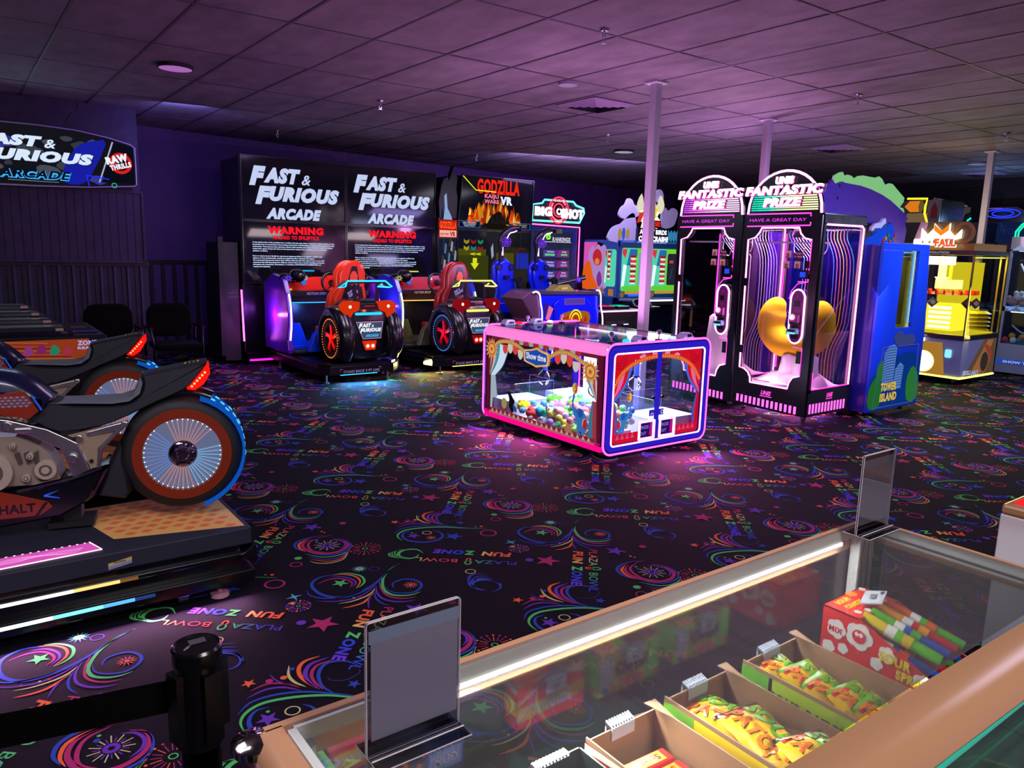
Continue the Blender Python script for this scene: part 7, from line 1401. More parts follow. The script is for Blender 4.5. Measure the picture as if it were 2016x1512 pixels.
# white double-deck claw case
X = 12.35; t = thing('white_claw_case', 'white two-level claw case reading Show Time at the right edge', 'claw machine', (X, 4.68, 0)); Ff = FR((0, 0, 0), -YA, ZA); FS = FR((0, -1.5, 0), XA, ZA)
b = B('#8890c8', 'G'); b.box(0, 1.1, -1.5, 0, .03, .45); b.box(0, 1.1, -1.5, 0, .92, .99); b.box(0, 1.1, -1.5, 0, 1.78, 1.98); 
for y in (-.03, -1.5, -.78): b.box(0, .03, y, y+.03, .45, 1.8); b.box(1.07, 1.1, y, y+.03, .45, 1.8)
b.obj('cabinet', t)
b = B('#2848b8', 'E'); b.use('#2858c8', 'E', .6); b.fbox(Ff, .0, 1.5, .16, .225, 0, .004); b.use('#b8c0f0', 'E', .8); b.text('SHOW TIME', Ff, .1, .175, .035, w=.42, d=.006, bold=.03); b.use('#70a0e8', 'E', .8)
for i in range(9): b.prism([(i*.16+.02, .99), (i*.16+.10, .925), (i*.16+.18, .99)], Ff, .003)
b.use('#a8b8e0', 'E', .7)
for i in range(7): b.prism([(i*.2+.02, 1.79), (i*.2+.12, 1.86), (i*.2+.22, 1.79)], Ff, .003)
b.obj('front_artwork', t)
b = B('#e8f4ff', 'T'); b.fbox(Ff, .0, 1.5, .45, .92, -.01, -.006); b.fbox(Ff, .0, 1.5, .99, 1.78, -.01, -.006); b.obj('glass', t)
b = B(hx('#c8e8ff', 3), 'L'); b.box(.05, 1.0, -1.4, -1.36, 1.76, 1.78); b.box(.04, .06, -1.4, -.1, 1.775, 1.79); b.box(.04, .06, -1.4, -.1, .905, .92); b.use('#d0d8e8', 'G'); b.tube([(.3, -.05, 1.6), (.3, -.15, 1.45), (.3, -.35, 1.45), (.3, -.5, 1.65)], .012, n=6, sm=4); b.tube([(.3, -.05, .7), (.3, -.2, .6), (.3, -.4, .62), (.3, -.6, .8)], .012, n=6, sm=4); b.use('#b0b8c8', 'X'); b.box(.3, .38, -.42, -.34, .45, .9); b.box(.5, .52, -.36, -.34, 1.1, 1.7)
b.obj('inner_fitting', t, sm=1)
b = B('#c8d0e8', 'M'); b.box(.9, 1.05, -1.45, -.05, .5, .88); b.use('#1c2438', 'M'); b.box(1.0, 1.06, -1.45, -.05, 1.0, 1.75); b.obj('back_panel', t)
R = random.Random(9)
for i, (y, z, c, l) in enumerate(((-.06, 1.06, '#d898a8', 'dusty pink plush at the left of the white case upper level'), (-.18, 1.04, '#c08898', 'mauve plush in the white case upper level'), (-.14, 1.13, '#e0d8e8', 'pale plush on top in the white case upper level'), (-.30, 1.12, '#e83868', 'hot pink plush on top in the white case upper level'), (-.30, 1.03, '#383038', 'black plush in the white case upper level'), (-.40, 1.05, '#e8a8b8', 'rose plush at the right of the white case upper level'))):
    b = B(c, 'V'); b.sph((0, 0, 0), (.09, .07, .06), 12, 8); b.sph((-.05, .03, .05), .035, 8, 6); b.sph((-.05, -.04, .05), .035, 8, 6); o = b.obj('plush_toy', sm=1.2); o.location = (X+.16+.1*(i % 2), 4.68+y, z); tag(o, l, 'plush toy', 'plush toys in the white case')
for i, c in enumerate(('#e84838', '#f0a030', '#e8e8e0', '#38b8a8', '#f08838', '#58b848', '#e83850', '#f0d040')):
    b = B(c, 'G'); b.sph((0, 0, 0), .045, 12, 8); o = b.obj('toy_capsule', sm=1.2); o.location = (X+.10+.09*(i % 2), 4.68-.05-.055*i, .50+.055*(i % 3 == 1)); tag(o, f'{["red", "amber", "white", "teal", "orange", "green", "crimson", "yellow"][i]} ball in the lower level of the white case', 'toy capsule', 'balls in the white case')
area('white_case_lamp', (12.9, 4.2, 1.74), (12.9, 4.2, 0), .8, 12, (.75, .88, 1))

# yellow-edged cabinet with orange drum, beyond
t = thing('orange_drum_cabinet', 'yellow neon edged cabinet with an orange drum behind the yellow prize machine', 'arcade cabinet', (13.2, 6.65, 0)); F = FR((0, 0, 0), -YA, ZA)
b = B('#2a2418', 'G'); b.box(.02, .8, -.55, .2, .02, 2.6); b.use('#5a5848', 'G'); b.prism([(.37, 2.0), (.37, 2.55), (.44, 2.64), (.50, 2.61), (.55, 2.60), (.55, 2.0)], F, .0, .05); b.obj('cabinet', t)
b = B('#ffffff', 'L'); neon(b, F, [(.0, 2.63), (.33, 2.62), (.31, 2.5), (.31, 2.38), (.37, 2.23)], .016, '#f8e020', 2.2, .05); b.obj('neon_trim', t, sm=1)
b = B(hx('#f08820', .8), 'E'); b.prism([(-.05, 2.5), (.03, 2.59), (.2, 2.59), (.18, 2.5), (.2, 2.41), (.05, 2.41)], F, .02); b.use('#7a6830', 'E', .6); b.prism([(.2, 2.59), (.24, 2.6), (.3, 2.5), (.24, 2.4), (.2, 2.41), (.18, 2.5)], F, .02); b.use('#8a7250', 'E', .6); b.quad(F, .0, .35, 2.24, 2.39, .02); b.use('#581828', 'E', .6); b.prism([(.41, 2.3), (.41, 2.45), (.46, 2.56), (.51, 2.45), (.51, 2.3)], F, .055); b.obj('drum_artwork', t)
# four-in-a-row game sign
t = thing('connect_game_cabinet', 'dark cabinet under a Connect 4 sign behind the yellow prize machine', 'arcade cabinet', (14.2, 6.6, 0)); F = FR((0, 0, 0), -YA, ZA)
b = B('#141218', 'G'); b.box(0, .55, -.75, .25, .02, 2.28); b.obj('cabinet', t)
b = B('#14182c', 'G'); b.prism([(-.25, 2.29), (.42, 2.29), (.45, 2.42), (.52, 2.44), (.56, 2.33), (.53, 2.26), (-.25, 2.24)], F, .0, .03); b.use(hx('#e8f0ff', 1.1), 'E'); b.text('CONNECT', F, -.22, 2.275, .07, w=.52, d=.035, bold=.04); b.use(hx('#e02838', 1.0), 'E'); b.text('4', F, .31, 2.275, .13, w=.12, d=.04, bold=.08); b.use(hx('#20e8a0', 1.3), 'E'); b.rib(F, [(.5, 2.30), (.56, 2.35)], .03, .04, taper=False, sm=0); b.obj('sign', t)
# ring-topped cabinet
t = thing('blue_ring_cabinet', 'dark cabinet with concentric blue light rings and green neon bars at the far right', 'arcade cabinet', (14.8, 6.1, 0)); F = FR((0, 0, 0), -YA, ZA)
b = B('#101018', 'G'); b.box(0, .5, -.9, .05, .02, 2.34); b.prism([(.0, 2.34), (.0, 2.5), (.1, 2.56), (.5, 2.56), (.66, 2.48), (.7, 2.34)], F, -.3, .0); b.obj('cabinet', t)
b = B('#ffffff', 'E')
for r in (.27, .17): b.use(hx('#2038ff', 1.8), 'L'); b.tube([F.p(.30+r*cos(a), 2.45+r*.28*sin(a), .02) for a in [2*pi*i/30 for i in range(30)]], .009, n=6, closed=True)
b.use('#182048', 'E', .8); b.disc(F, .30, 2.45, .08, .01, ry=.025); b.use('#14204c', 'E', .7); b.quad(F, .1, .85, 1.95, 2.30, .01); b.use('#8858c8', 'E', .7); b.quad(F, .03, .28, 2.53, 2.545, .02)
for i in range(4): b.use('#2a3c80', 'E', .7); b.tube([F.p(.2+.13*i+.05*cos(a), 2.15+.05*(i % 2)+.05*sin(a), .015) for a in [pi*k/3 for k in range(6)]], .003, n=4, closed=True)
for k in (0, .045): neon(b, F, [(.55+k, 2.0), (.55+k, 2.14), (.63+k, 2.26), (.80+k, 2.38)], .013, '#18e090', 2.2, .04)
b.use('#20a070', 'E', .8); b.rib(F, [(.28, 2.3), (.38, 2.1)], .012, .02, sm=0); b.obj('neon_rings', t, sm=1)

# ============================================================ motorcycle rides
def bike(X, Y, label):
    t = thing('motorcycle_ride', label, 'motorcycle ride', (X, Y, 0), -radians(14))
    F = FR((0, 0, 0), XA, ZA)    # local: x to the rear, -y towards the camera; widths along y
    def body(b, pts, w, sm=2, edge=.35):
        """rounded slab: full width in the middle layers, inset outline outside"""
        P = [tuple(p)[:2] for p in smooth([(x, z, 0) for x, z in pts], sm, True)]; cx = sum(p[0] for p in P)/len(P); cz = sum(p[1] for p in P)/len(P); secs = []
        for y, k in ((-w, 1-edge*.5), (-w*.85, 1-edge*.2), (-w*.5, 1), (w*.5, 1), (w*.85, 1-edge*.2), (w, 1-edge*.5)):
            o = []
            for i, (x, z) in enumerate(P):
                # inset along the local normal keeps long shapes slim
                a = P[i-1]; c = P[(i+1) % len(P)]; nx, nz = (c[1]-a[1]), -(c[0]-a[0]); ln = math.hypot(nx, nz) or 1; q = (1-k)*.09; s = 1 if ((x-cx)*nx+(z-cz)*nz) > 0 else 1
                o.append((x-A*nx/ln*q, y, z-A*nz/ln*q))
            secs.append(o)
        loft(b, secs)
    def area2(P): return sum(P[i-1][0]*P[i][1]-P[i][0]*P[i-1][1] for i in range(len(P)))
    def slab(b, pts, w, sm=2, edge=.35):
        nonlocal A
        A = 1 if area2(pts) > 0 else -1
        body(b, pts, w, sm, edge)
    A = 1
    # wheel
    c = (0, 0, .628)
    b = B('#0c0c0e', 'M'); b.lathe([(.205, -.085), (.235, -.085), (.258, -.06), (.264, -.03), (.264, .03), (.258, .06), (.235, .085), (.205, .085)], o=c, ax=(0, 1, 0), n=48); b.obj('rear_wheel', t, sm=.9)
    b = B(hx('#a83c20', .55), 'G'); 
    for s in (-1, 1): b.lathe([(.216, s*.078), (.212, s*.09), (.17, s*.09), (.168, s*.075)], o=c, ax=(0, 1, 0), n=48)
    b.obj('rim', t, sm=.6)
    b = B('#6c7cb0', 'E'); b.use('#8088b0', 'E', .55); Fw = FR((0, -.074, .628), XA, ZA); Fb = FR((0, .074, .628), XA, ZA); b.disc(Fw, 0, 0, .17, -.004, n=48, d1=.0); b.disc(Fb, 0, 0, .17, -.002, n=48, d1=.004)
    b.obj('wheel_disc', t)
    b = B('#ffffff', 'E')
    for i in range(46):
        a = 2*pi*i/46+.03; g = math.degrees(a) % 360
        if 40 < g < 115 or 225 < g < 290: c2, e = ('#ff9868', 1.25)
        elif 290 <= g or g < 10: c2, e = ('#80c8ff', 1.7)
        elif 130 < g < 225: c2, e = ('#5898ff', 1.25)
        else: continue
        for da, ww in ((0, .0045), (.035, .003)):
            b.use(hx(c2, e*(1 if da == 0 else .5)), 'E'); b.rib(Fw, [(.058*cos(a+da*2), .058*sin(a+da*2)), (.16*cos(a+da), .16*sin(a+da))], ww*2.4, .0012, taper=True, sm=1)
        b.use(hx('#fff4e8', 1.6), 'E'); b.disc(Fw, .163*cos(a), .163*sin(a), .0032, .002, n=6)
    b.obj('wheel_lights', t)
    b = B('#a8a0a8', 'C'); b.lathe([(0, -.10), (.022, -.10), (.03, -.09), (.05, -.088), (.062, -.08), (.064, -.074)], o=c, ax=(0, 1, 0), n=24)
    for i in range(6): a = 2*pi*i/6; b.cyl((.047*cos(a), -.094, .628+.047*sin(a)), (.047*cos(a), -.084, .628+.047*sin(a)), .008, n=8)
    b.obj('hub', t, sm=.7)
    # emissive blue band around the tyre tread, and dark fender
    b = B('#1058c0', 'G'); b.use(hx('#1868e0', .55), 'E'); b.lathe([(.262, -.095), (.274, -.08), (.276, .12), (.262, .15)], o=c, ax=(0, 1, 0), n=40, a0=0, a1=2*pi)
    b.M = None
    b2 = B('#101018', 'G'); P = [(.277*cos(a), .0, .628+.277*sin(a)) for a in [radians(v) for v in (118, 105, 92, 80, 70, 62)]]; b2.tube([Vector(p) for p in P], .035, n=8); b2.obj('fender', t, sm=.9)
    # keep only the rear facing part of the lit tread
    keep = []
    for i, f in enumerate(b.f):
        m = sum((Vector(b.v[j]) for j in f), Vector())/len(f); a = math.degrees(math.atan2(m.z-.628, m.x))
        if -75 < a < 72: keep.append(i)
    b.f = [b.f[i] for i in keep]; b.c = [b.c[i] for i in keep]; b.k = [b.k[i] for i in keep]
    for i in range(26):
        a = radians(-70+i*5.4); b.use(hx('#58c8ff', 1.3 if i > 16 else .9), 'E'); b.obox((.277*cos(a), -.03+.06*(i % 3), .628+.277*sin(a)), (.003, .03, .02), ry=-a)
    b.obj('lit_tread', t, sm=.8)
    # seat and tail
    b = B('#1a1a22', 'M'); slab(b, [(-.53, .90), (-.49, .902), (-.426, .881), (-.275, .872), (-.21, .88), (-.164, .915), (-.148, .967), (-.15, 1.0), (-.10, 1.015), (0, 1.035), (.1, 1.054), (.122, 1.045), (.069, .975), (.02, .925), (-.1, .872), (-.227, .812), (-.332, .775), (-.482, .760), (-.56, .80), (-.62, .84)], .088, sm=2, edge=.25); b.obj('seat_tail', t, sm=.8)
    b = B('#5c6068', 'M'); slab(b, [(-.52, .896), (-.426, .886), (-.275, .877), (-.205, .885), (-.16, .918), (-.146, .967), (-.158, 1.0), (-.172, .96), (-.195, .915), (-.25, .897), (-.42, .895)], .094, sm=1, edge=.1); b.obj('seat_pad', t, sm=.8)
    b = B('#a8a038', 'M'); Ft = FR((.075, 0, 1.056), YA, -XA); Fy = FR((.045, -.02, 1.048), XA, Vector((0, 1, 0)))
    for i, ww in enumerate((.008, .004, .004, .008)): b.obox((.028+i*.018, -.03, 1.045+.003*i), (ww, .035, .003), ry=-.18)
    b.obj('tail_decal', t)
    b = B('#ff1810', 'E'); Fl = FR((0, -.074, 0), XA, ZA); Q = [(.026, .93), (.069, .98), (.104, 1.018), (.124, 1.04), (.128, 1.0), (.1, .952), (.06, .924)]
    b.use(hx('#ff1a12', 1.0), 'E'); b.prism([(x+.004, z) for x, z in Q], Fl, -.15, .004); b.use(hx('#ffb070', 1.6), 'E')
    for i in range(6): b.disc(Fl, .052+.0115*i, .943+.0125*i, .0055, .006, n=8)
    b.obj('tail_light', t)
    # tank and side cover
    b = B('#0c0e22', 'C'); b.use(hx('#181c40', .6), 'G'); slab(b, [(-1.1, .95), (-1.05, 1.06), (-.9, 1.06), (-.70, 1.035), (-.618, 1.012), (-.555, .968), (-.515, .925), (-.50, .905), (-.545, .845), (-.60, .83), (-.75, .85), (-.95, .86)], .12, sm=2, edge=.9); b.obj('fuel_tank', t, sm=.8)
    Fk = FR((0, -.122, 0), XA, ZA); b = B('#98301c', 'G'); b.use(hx('#a83820', .6), 'G'); b.prism([(-.80, .87), (-.78, .93), (-.613, .958), (-.595, .955), (-.55, .87), (-.588, .838), (-.713, .868)], Fk, -.004, .001)
    for i in range(9):
        for j in range(5):
            x = -.76+i*.021+(j % 2)*.0105; z = .895+j*.0125
            if z < .94-(abs(x+.66)*.12): b.use('#70809c' if 1 else 0, 'G'); b.prism([(x, z-.006), (x+.01, z), (x, z+.006), (x-.01, z)], Fk, .0015)
    b.use('#2858d8', 'E', .8); b.prism([(-.575, .94), (-.568, .94), (-.535, .875), (-.542, .872)], Fk, .002); b.obj('tank_decal', t)
    # chrome frame
    b = B('#c8c4bc', 'X')
    Fr = FR((0, -.10, 0), XA, ZA)
    b.prism([(-1.0, .90), (-.715, .84), (-.669, .832), (-.53, .784), (-.455, .738), (-.42, .715), (-.378, .591), (-.445, .561), (-.484, .694), (-.603, .765), (-.8, .80), (-1.0, .84)], Fr, -.03, .0)
    b.prism([(-.382, .763), (-.217, .803), (-.219, .782), (-.251, .754), (-.322, .68), (-.335, .604), (-.35, .60), (-.34, .69), (-.27, .76), (-.38, .745)], Fr, -.02, .006)
    for x, z, r in ((-.671, .81, .018), (-.230, .79, .014), (-.41, .74, .014), (-.44, .65, .02)): b.cyl(Fr.p(x, z, 0), Fr.p(x, z, .016), r, n=16)
    b.prism(rrect(-.65, -.585, .775, .795, .006, 2), Fr, 0, .01); b.obj('chrome_frame', t, bev=.003)
    b = B('#94806a', 'G'); b.prism([(-.454, .75), (-.30, .785), (-.248, .796), (-.322, .688), (-.342, .689), (-.347, .6), (-.373, .597), (-.425, .736)], Fr, -.02, -.004)
    b.use('#2a241e'); [b.disc(Fr, x, z, .009, -.003, d1=.002, n=10) for x, z in ((-.43, .735), (-.28, .78), (-.37, .63))]; b.obj('side_plate', t)
    b = B('#8a7c6c', 'G'); b.prism([(-1.0, .76), (-.722, .758), (-.651, .757), (-.569, .706), (-.528, .662), (-.505, .614), (-.496, .554), (-.60, .535), (-.737, .54), (-1.0, .54)], Fr, -.16, -.02); b.use('#a89a88')
    for x, z, r, h in ((-.545, .606, .042, .012), (-.75, .61, .085, .014), (-.62, .575, .016, .008), (-.6, .67, .014, .008), (-.66, .72, .012, .008)): b.cyl(Fr.p(x, z, -.02), Fr.p(x, z, h), r, n=24); b.use('#5a5046'); b.cyl(Fr.p(x, z, h), Fr.p(x, z, h+.003), r*.6, n=20); b.use('#a89a88'); b.cyl(Fr.p(x, z, h), Fr.p(x, z, h+.006), r*.38, n=16)
    for i in range(3): b.use('#4c443c'); b.prism([(-.66+i*.035, .68), (-.64+i*.035, .69), (-.63+i*.03, .64), (-.645+i*.03, .63)], Fr, -.02, -.012)
    b.obj('engine_block', t, bev=.003)
    b = B('#0a0b14', 'C'); b.use('#0a0b12', 'G'); slab(b, [(-.9, .50), (-.658, .523), (-.461, .558), (-.33, .60), (-.30, .604), (-.376, .454), (-.403, .433), (-.502, .38), (-.75, .35), (-.95, .36)], .10, sm=1, edge=.4)
    b.use('#14161c', 'M'); slab(b, [(-.31, .60), (-.256, .70), (-.24, .62), (-.228, .548), (-.22, .467), (-.25, .43), (-.36, .46)], .085, sm=1, edge=.4); b.obj('lower_cowl', t, sm=.7)
    Fc = FR((0, -.104, 0), XA, ZA); b = B('#a83820', 'G'); b.use(hx('#a83a24', .65), 'G'); b.prism([(-.95, .50), (-.72, .525), (-.661, .506), (-.546, .465), (-.53, .44), (-.581, .405), (-.95, .40)], Fc, .0, .003); b.use('#0a0808', 'G'); b.text('ASPHALT', Fc, -.825, .425, .040, w=.232, d=.0045, bold=.03)
    b.prism([(-.56, .46), (-.545, .464), (-.585, .405), (-.60, .405)], Fc, .0045); b.use('#c8c8d8', 'C'); b.rib(Fc, [(-.658, .52), (-.461, .556), (-.33, .598)], .010, .004, taper=False, sm=2); b.prism([(-.322, .585), (-.303, .598), (-.37, .468), (-.385, .46)], Fc, .0, .004); b.use('#3858e0', 'E', .8); b.prism([(-.56, .495), (-.50, .512), (-.545, .492), (-.50, .478), (-.50, .474), (-.56, .488)], Fc, .004); b.obj('cowl_decal', t)
    # front end, mostly outside the picture
    b = B('#101016', 'G'); b.lathe([(.205, -.06), (.25, -.05), (.26, 0), (.25, .05), (.205, .06)], o=(-1.35, 0, .62), ax=(0, 1, 0), n=30); b.use('#889098', 'X'); b.lathe([(0, -.03), (.2, -.04), (.2, .04), (0, .03)], o=(-1.35, 0, .62), ax=(0, 1, 0), n=30); b.obj('front_wheel', t, sm=.7)
    b = B('#a0a0a8', 'C'); b.tube([(-1.35, -.08, .62), (-1.15, -.08, 1.1)], .02, n=8); b.tube([(-1.35, .08, .62), (-1.15, .08, 1.1)], .02, n=8); b.use('#101014', 'G'); b.tube([(-1.05, -.3, 1.12), (-1.15, -.1, 1.1), (-1.15, .1, 1.1), (-1.05, .3, 1.12)], .016, n=8); b.obj('fork_handlebar', t, sm=.9)
    b = B('#0a0a0c', 'M'); b.box(-.50, -.43, -.05, .05, .345, .46); b.box(-.56, -.38, -.07, .07, .325, .35); b.obj('mount', t)
    return t
def bike_base(X, Y, label):
    t = thing('motorcycle_platform', label, 'ride platform', (X, Y, 0))
    b = B('#191b2b', 'M')
    b.box(-2.1, .0, 0, .66, .235, .315); b.use('#0c0c12', 'G'); b.prism([(0, .14), (.03, .145), (.02, .235), (-.03, .20), (-.06, .19)], FR((0, 0, 0), XA, ZA), -.66, 0); b.box(-2.1, -.04, .03, .63, .11, .235); b.box(-2.1, .01, -.01, .67, .055, .115)
    b.box(-2.1, -.02, .01, .65, .17, .195); b.obj('platform', t, bev=.006)
    b = B('#c89858', 'G'); Fz = FR((0, 0, .3155), XA, YA); pg = [(-.02, .02), (-.36, .62), (-.02, .62)]
    pg = [(-.02, .03), (-.54, .16), (-.62, .5), (-.60, .64), (-.02, .64)]
    b.use('#e0a858', 'M'); b.prism(pg, Fz, 0)
    R = random.Random(2)
    for i in range(10):
        for j in range(10):
            x = -.60+i*.066+(j % 2)*.033; y = .07+j*.06
            if x < -.04 and y > .05+(-.02-x)*.30 and y < .62 and x+.03 < -.02 and x > -.56: b.use('#e86c3c', 'M'); b.prism([(x-.028, y), (x, y-.022), (x+.028, y), (x, y+.022)], Fz, .0006)
    b.obj('top_decal', t)
    b = B('#c8b070', 'G'); Fs = FR((0, -.001, 0), XA, ZA); b.prism([(-.59, .272), (-.50, .285), (-.50, .258), (-.59, .245)], Fs, .0, .002); b.use('#8890b0'); b.prism([(-.59, .259), (-.50, .272), (-.50, .258), (-.59, .245)], Fs, .0022, .003); b.use('#101010'); b.text('CAUTION', Fs, -.57, .270, .008, w=.045, d=.003, bold=.03); b.obj('caution_label', t)
    b = B('#ffffff', 'L'); L = [(-2.1, -1.0, '#e8fff8', 2.6), (-1.0, -.72, '#ffe8f0', 2.2), (-.72, -.55, '#ffb868', 1.8), (-.55, -.48, '#a86838', .6)]
    for x0, x1, c, e in L: b.use(hx(c, e)); b.box(x0, x1, -.002, .004, .178, .190)
    L = [(-2.1, -.8, '#e0fff8', 2.6), (-.8, -.62, '#70f0e8', 2.0), (-.62, -.5, '#58a8f0', 1.5), (-.5, -.42, '#3858a8', .5)]
    for x0, x1, c, e in L: b.use(hx(c, e)); b.box(x0, x1, -.014, -.006, .088, .102)
    b.obj('edge_light', t)
    b = B(hx('#e058c0', .9), 'E'); b.prism([(-1.4, .03), (-.60, .06), (-.63, .17), (-1.4, .17)], Fz, .001); b.use(hx('#ffb0f0', 1.1), 'E')
    for i in range(5): b.rib(Fz, [(-1.1+i*.03, .06+i*.01), (-.9, .14-i*.012), (-.72-i*.02, .08+i*.012), (-.66, .12)], .004, .002, taper=True, sm=4)
    b.use(hx('#ffd0f4', 2), 'L')
    for i in range(26): b.disc(Fz, -1.35+i*.028, .168, .005, .003, n=6)
    b.tube([Fz.p(-1.4, .03, .003), Fz.p(-.60, .058, .003), Fz.p(-.632, .17, .003)], .0025, n=5); b.obj('footwell_light', t)
    b = B('#c08898', 'G'); b.lathe([(0, .02), (.04, .015), (.042, .0), (.0, .0)], o=(-.14, .04, 0), n=20); b.cyl((-.14, .04, .01), (-.14, .04, .06), .01)
    b.lathe([(0, .02), (.04, .015), (.042, .0), (.0, .0)], o=(-.1, .6, 0), n=20); b.cyl((-.1, .6, .01), (-.1, .6, .06), .01); b.obj('levelling_foot', t)
    b = B('#18181c', 'G'); b.cyl((-.32, .04, .025), (-.28, .04, .025), .024, n=14); b.use('#b0a8b0', 'X'); b.box(-.325, -.275, .02, .06, .04, .06); b.obj('caster', t)
    return t
bike(.83, 3.70, 'dark motorcycle ride nearest the camera, with a red-rimmed light spoke wheel')
bike_base(1.03, 3.36, 'black motorcycle platform with glowing edge strips, nearest the camera')
bike(.80, 4.96, 'dark motorcycle ride further back, partly hidden behind the near one')
bike_base(1.0, 4.62, 'black motorcycle platform further back, behind the near motorcycle')
area('bike_underglow', (-.1, 3.33, .05), (-.1, 2.9, 0), 2.2, 16, (1, .45, .85), size_y=.03)
area('bike_fill', (-.3, 1.6, 2.7), (.4, 3.9, .6), .9, 34, (.85, .8, 1), size_y=.4)  # fill lamp added on the camera side for the bike chrome
# overhead sign on the left wall
t = thing('racing_marquee', 'curved lit marquee reading Fast & Furious Arcade high on the left wall', 'sign', (0, 10.12, 0)); F = FR((0, 0, 0), XA, ZA)
top = [(-.95, 2.70), (-.4, 2.77), (.1, 2.80), (.59, 2.812), (.942, 2.812), (1.308, 2.795), (1.625, 2.747), (1.86, 2.69), (1.90, 2.66)]; bot = [(1.90, 2.24), (1.877, 2.22), (1.396, 2.177), (.897, 2.156), (.545, 2.15), (0, 2.155), (-.5, 2.18), (-.9, 2.21), (-.93, 2.24)]
b = B('#181420', 'G'); b.prism(top+bot, F, -.08, .0); b.obj('light_box', t)
b = B('#ffffff', 'E'); cx, cz = .45, 2.48; inn = [(cx+(x-cx)*.99, cz+(z-cz)*.965) for x, z in top+bot]; b.use('#14121a', 'E', 1.0); b.prism(inn, F, .002)
R = random.Random(8)
for i in range(34):
    x = R.uniform(-.6, 1.5); z = R.uniform(2.25, 2.72); b.use('#5a6070' if i % 3 else '#4848c0', 'E', R.uniform(.25, .8)); r = R.uniform(.03, .09); b.prism([(x+r*1.3*cos(a)*R.uniform(.7, 1.2), z+r*.8*sin(a)*R.uniform(.7, 1.2)) for a in [2*pi*k/9 for k in range(9)]], F, .003+i*.0001, sm=2)
b.use('#2028c8', 'E', .6); b.prism([(1.15, 2.35), (1.3, 2.62), (1.5, 2.7), (1.6, 2.68), (1.42, 2.3), (1.3, 2.2), (1.15, 2.22)], F, .008, sm=2); b.use('#c8d0f0', 'E', .7); b.prism([(1.50, 2.24), (1.515, 2.24), (1.675, 2.70), (1.66, 2.705)], F, .009); b.use('#0c0c18', 'E', 1); b.prism([(1.53, 2.24), (1.88, 2.25), (1.88, 2.66), (1.69, 2.70)], F, .0092)
b.use('#2030f0', 'E', 1); b.rib(F, [(1.38, 2.31), (1.40, 2.19)], .014, .01, taper=False, sm=0); b.rib(F, [(1.38, 2.31), (1.61, 2.28)], .014, .01, taper=False, sm=0)
b.obj('backlit_sheet', t)
b = B('#ffffff', 'E'); Fo = FR((0, 0, 0), XA, Vector((-.0, 0, 1)))
def sl(st, x, z, h, w, c, e, bo=.075, dd=.014, k=-.04):
    b.use(c, 'E', e); b.text(st, F, x, z, h, w=w, d=dd, bold=bo, shear=.25)
for dx, c, e in ((.008, '#202838', .8), (0, '#d8e8ff', 1.0)):
    dd = .014 if dx == 0 else .012
    sl('FAST', .37+dx, 2.585-dx, .115, .60, c, e, dd=dd); sl('&', .985+dx, 2.575-dx, .095, .11, c, e, .02, dd); sl('FURIOUS', .38+dx, 2.43-dx, .12, 1.08, c, e, dd=dd)
sl('ARCADE', .53, 2.24, .095, .70, '#38b0ff', 1.1, .10, .012); sl('ARCADE', .535, 2.243, .088, .69, '#08101c', 1.0, .03, .014)
b.use('#a0a8c0', 'E', .5); b.quad(F, .62, 1.1, 2.205, 2.212, .012)
b.use('#d82020', 'E', 1); b.ring(F, 1.74, 2.47, .085, .12, .012); b.ring(F, 1.74, 2.47, .05, .068, .012); Fr_ = FR(F.p(0, 0, .018), Vector((1, 0, .28)), Vector((-.28, 0, 1))); 
o_ = F.p(1.60, 2.43, .018); Fr_ = FR(o_, Vector((1, 0, .28)), Vector((-.28, 0, 1))); b.use('#f0f4ff', 'E', 1); b.text('RAW', Fr_, .0, .02, .085, w=.24, bold=.08); b.text('THRILLS', Fr_, .02, -.055, .06, w=.23, bold=.06)
b.use('#38c0a0', 'E', .8); b.ring(F, 1.66, 2.215, .02, .03, .012); b.obj('lettering', t)
b = B('#b8a8e0', 'G'); pp = top+bot; b.tube([F.p(x, z, .004) for x, z in pp], .007, n=6, closed=True); b.obj('trim', t)
b = B('#3c2c50', 'M'); b.tube([(1.22, .05, 2.80), (1.26, .07, 2.95), (1.34, .075, 3.02), (1.36, .06, 3.11)], .004, n=5, sm=3); b.obj('power_cable', t)
area('marquee_glow', (.6, 9.95, 2.45), (.6, 8, 1.4), 1.6, 6, (.6, .7, 1), size_y=.4)
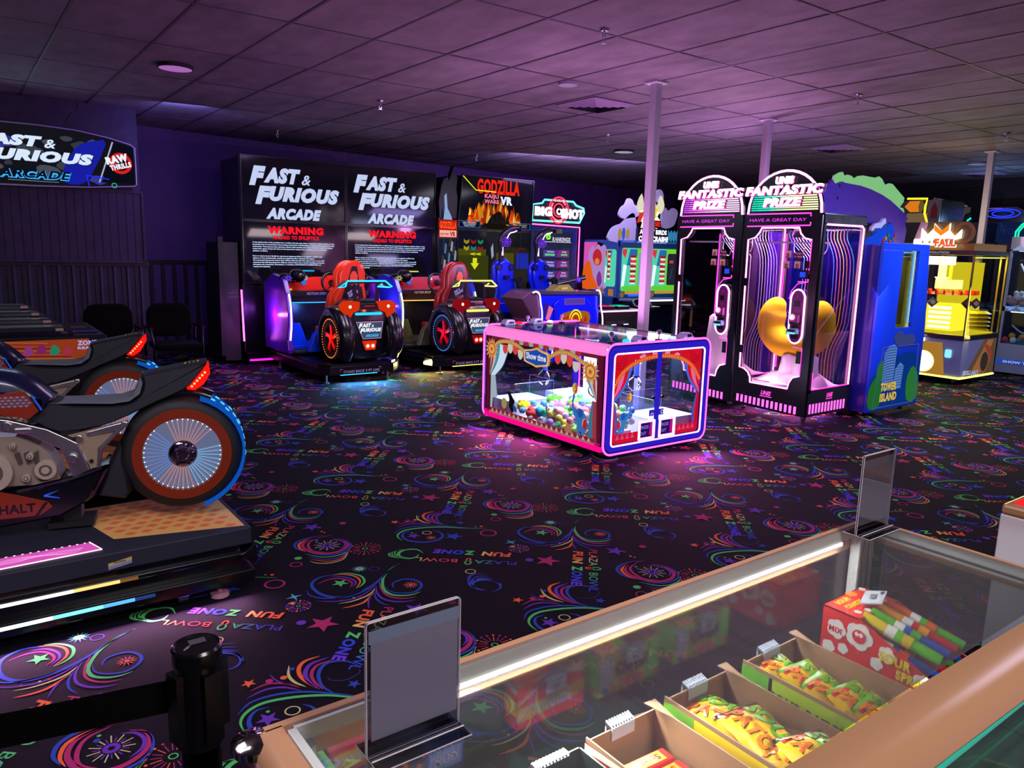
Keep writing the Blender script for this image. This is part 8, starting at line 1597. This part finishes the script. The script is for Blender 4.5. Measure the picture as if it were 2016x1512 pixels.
# low hooded game bench beyond the motorcycles
t = thing('hooded_game_bench', 'dark game bench with stepped smoked hoods and an orange racing graphic behind the motorcycles', 'arcade cabinet', (.2, 6.3, 0)); F = FR((0, 0, 0), XA, ZA)
b = B('#14121c', 'G'); b.box(-1.6, .72, .0, 1.0, .02, .90); b.obj('base_cabinet', t, bev=.01)
b = B('#ffffff', 'E'); b.use('#c85028', 'E', .42); b.quad(F, -1.5, .60, .72, .875, .004)
for i in range(9): b.use(['#e88838', '#7a2038', '#d86830', '#c83850'][i % 4], 'E', .4); z = .73+i*.015; b.prism([(-1.2, z+.09), (.5-.02*i, z), (.5-.02*i, z+.006), (-1.2, z+.105)], F, .005+.0002*i)
for x, z, c in ((.30, .81, '#a03078'), (.38, .80, '#38a080'), (.22, .80, '#b04898'), (.46, .79, '#c84058')): b.use(c, 'E', .5); b.prism([(x-.03, z-.03), (x-.02, z+.02), (x, z+.04), (x+.03, z+.01), (x+.02, z-.03)], F, .008, sm=2)
b.use('#c8b8f0', 'E', .7); b.text('ZONE', F, .525, .83, .035, w=.13, d=.009, bold=.06); b.text('REAL', F, .525, .80, .02, w=.1, d=.009, bold=.05); b.obj('side_artwork', t)
b = B('#23212e', 'G')
for i in range(4):
    y = .02+i*.24; z = .93+i*.035; b.prism([(-1.5, z), (.45-.05*i, z), (.52-.05*i, z-.01), (.45-.06*i, z+.035), (-1.5, z+.045)], F, -y-.2, -y, sm=0)
b.obj('smoked_hood', t, bev=.006)
b = B('#b09080', 'G')
for i in range(4): x = .46-.052*i; z = .935+i*.037; b.obox((x-.04, -.001+.02+i*.24-.02, z+.012), (.05, .012, .02))
b.obj('hood_clip', t)
b = B('#20242c', 'G'); b.use('#281828', 'E', .6); b.quad(FR((0, 0, .905), XA, YA), .5, .68, .1, .9, .001); b.use('#1c5038', 'E', .5); b.quad(FR((0, 0, .905), XA, YA), .55, .66, .5, .6, .002); b.use('#3828a0', 'E', .6); b.quad(FR((0, 0, .905), XA, YA), .52, .68, .2, .26, .002); b.obj('control_strip', t)
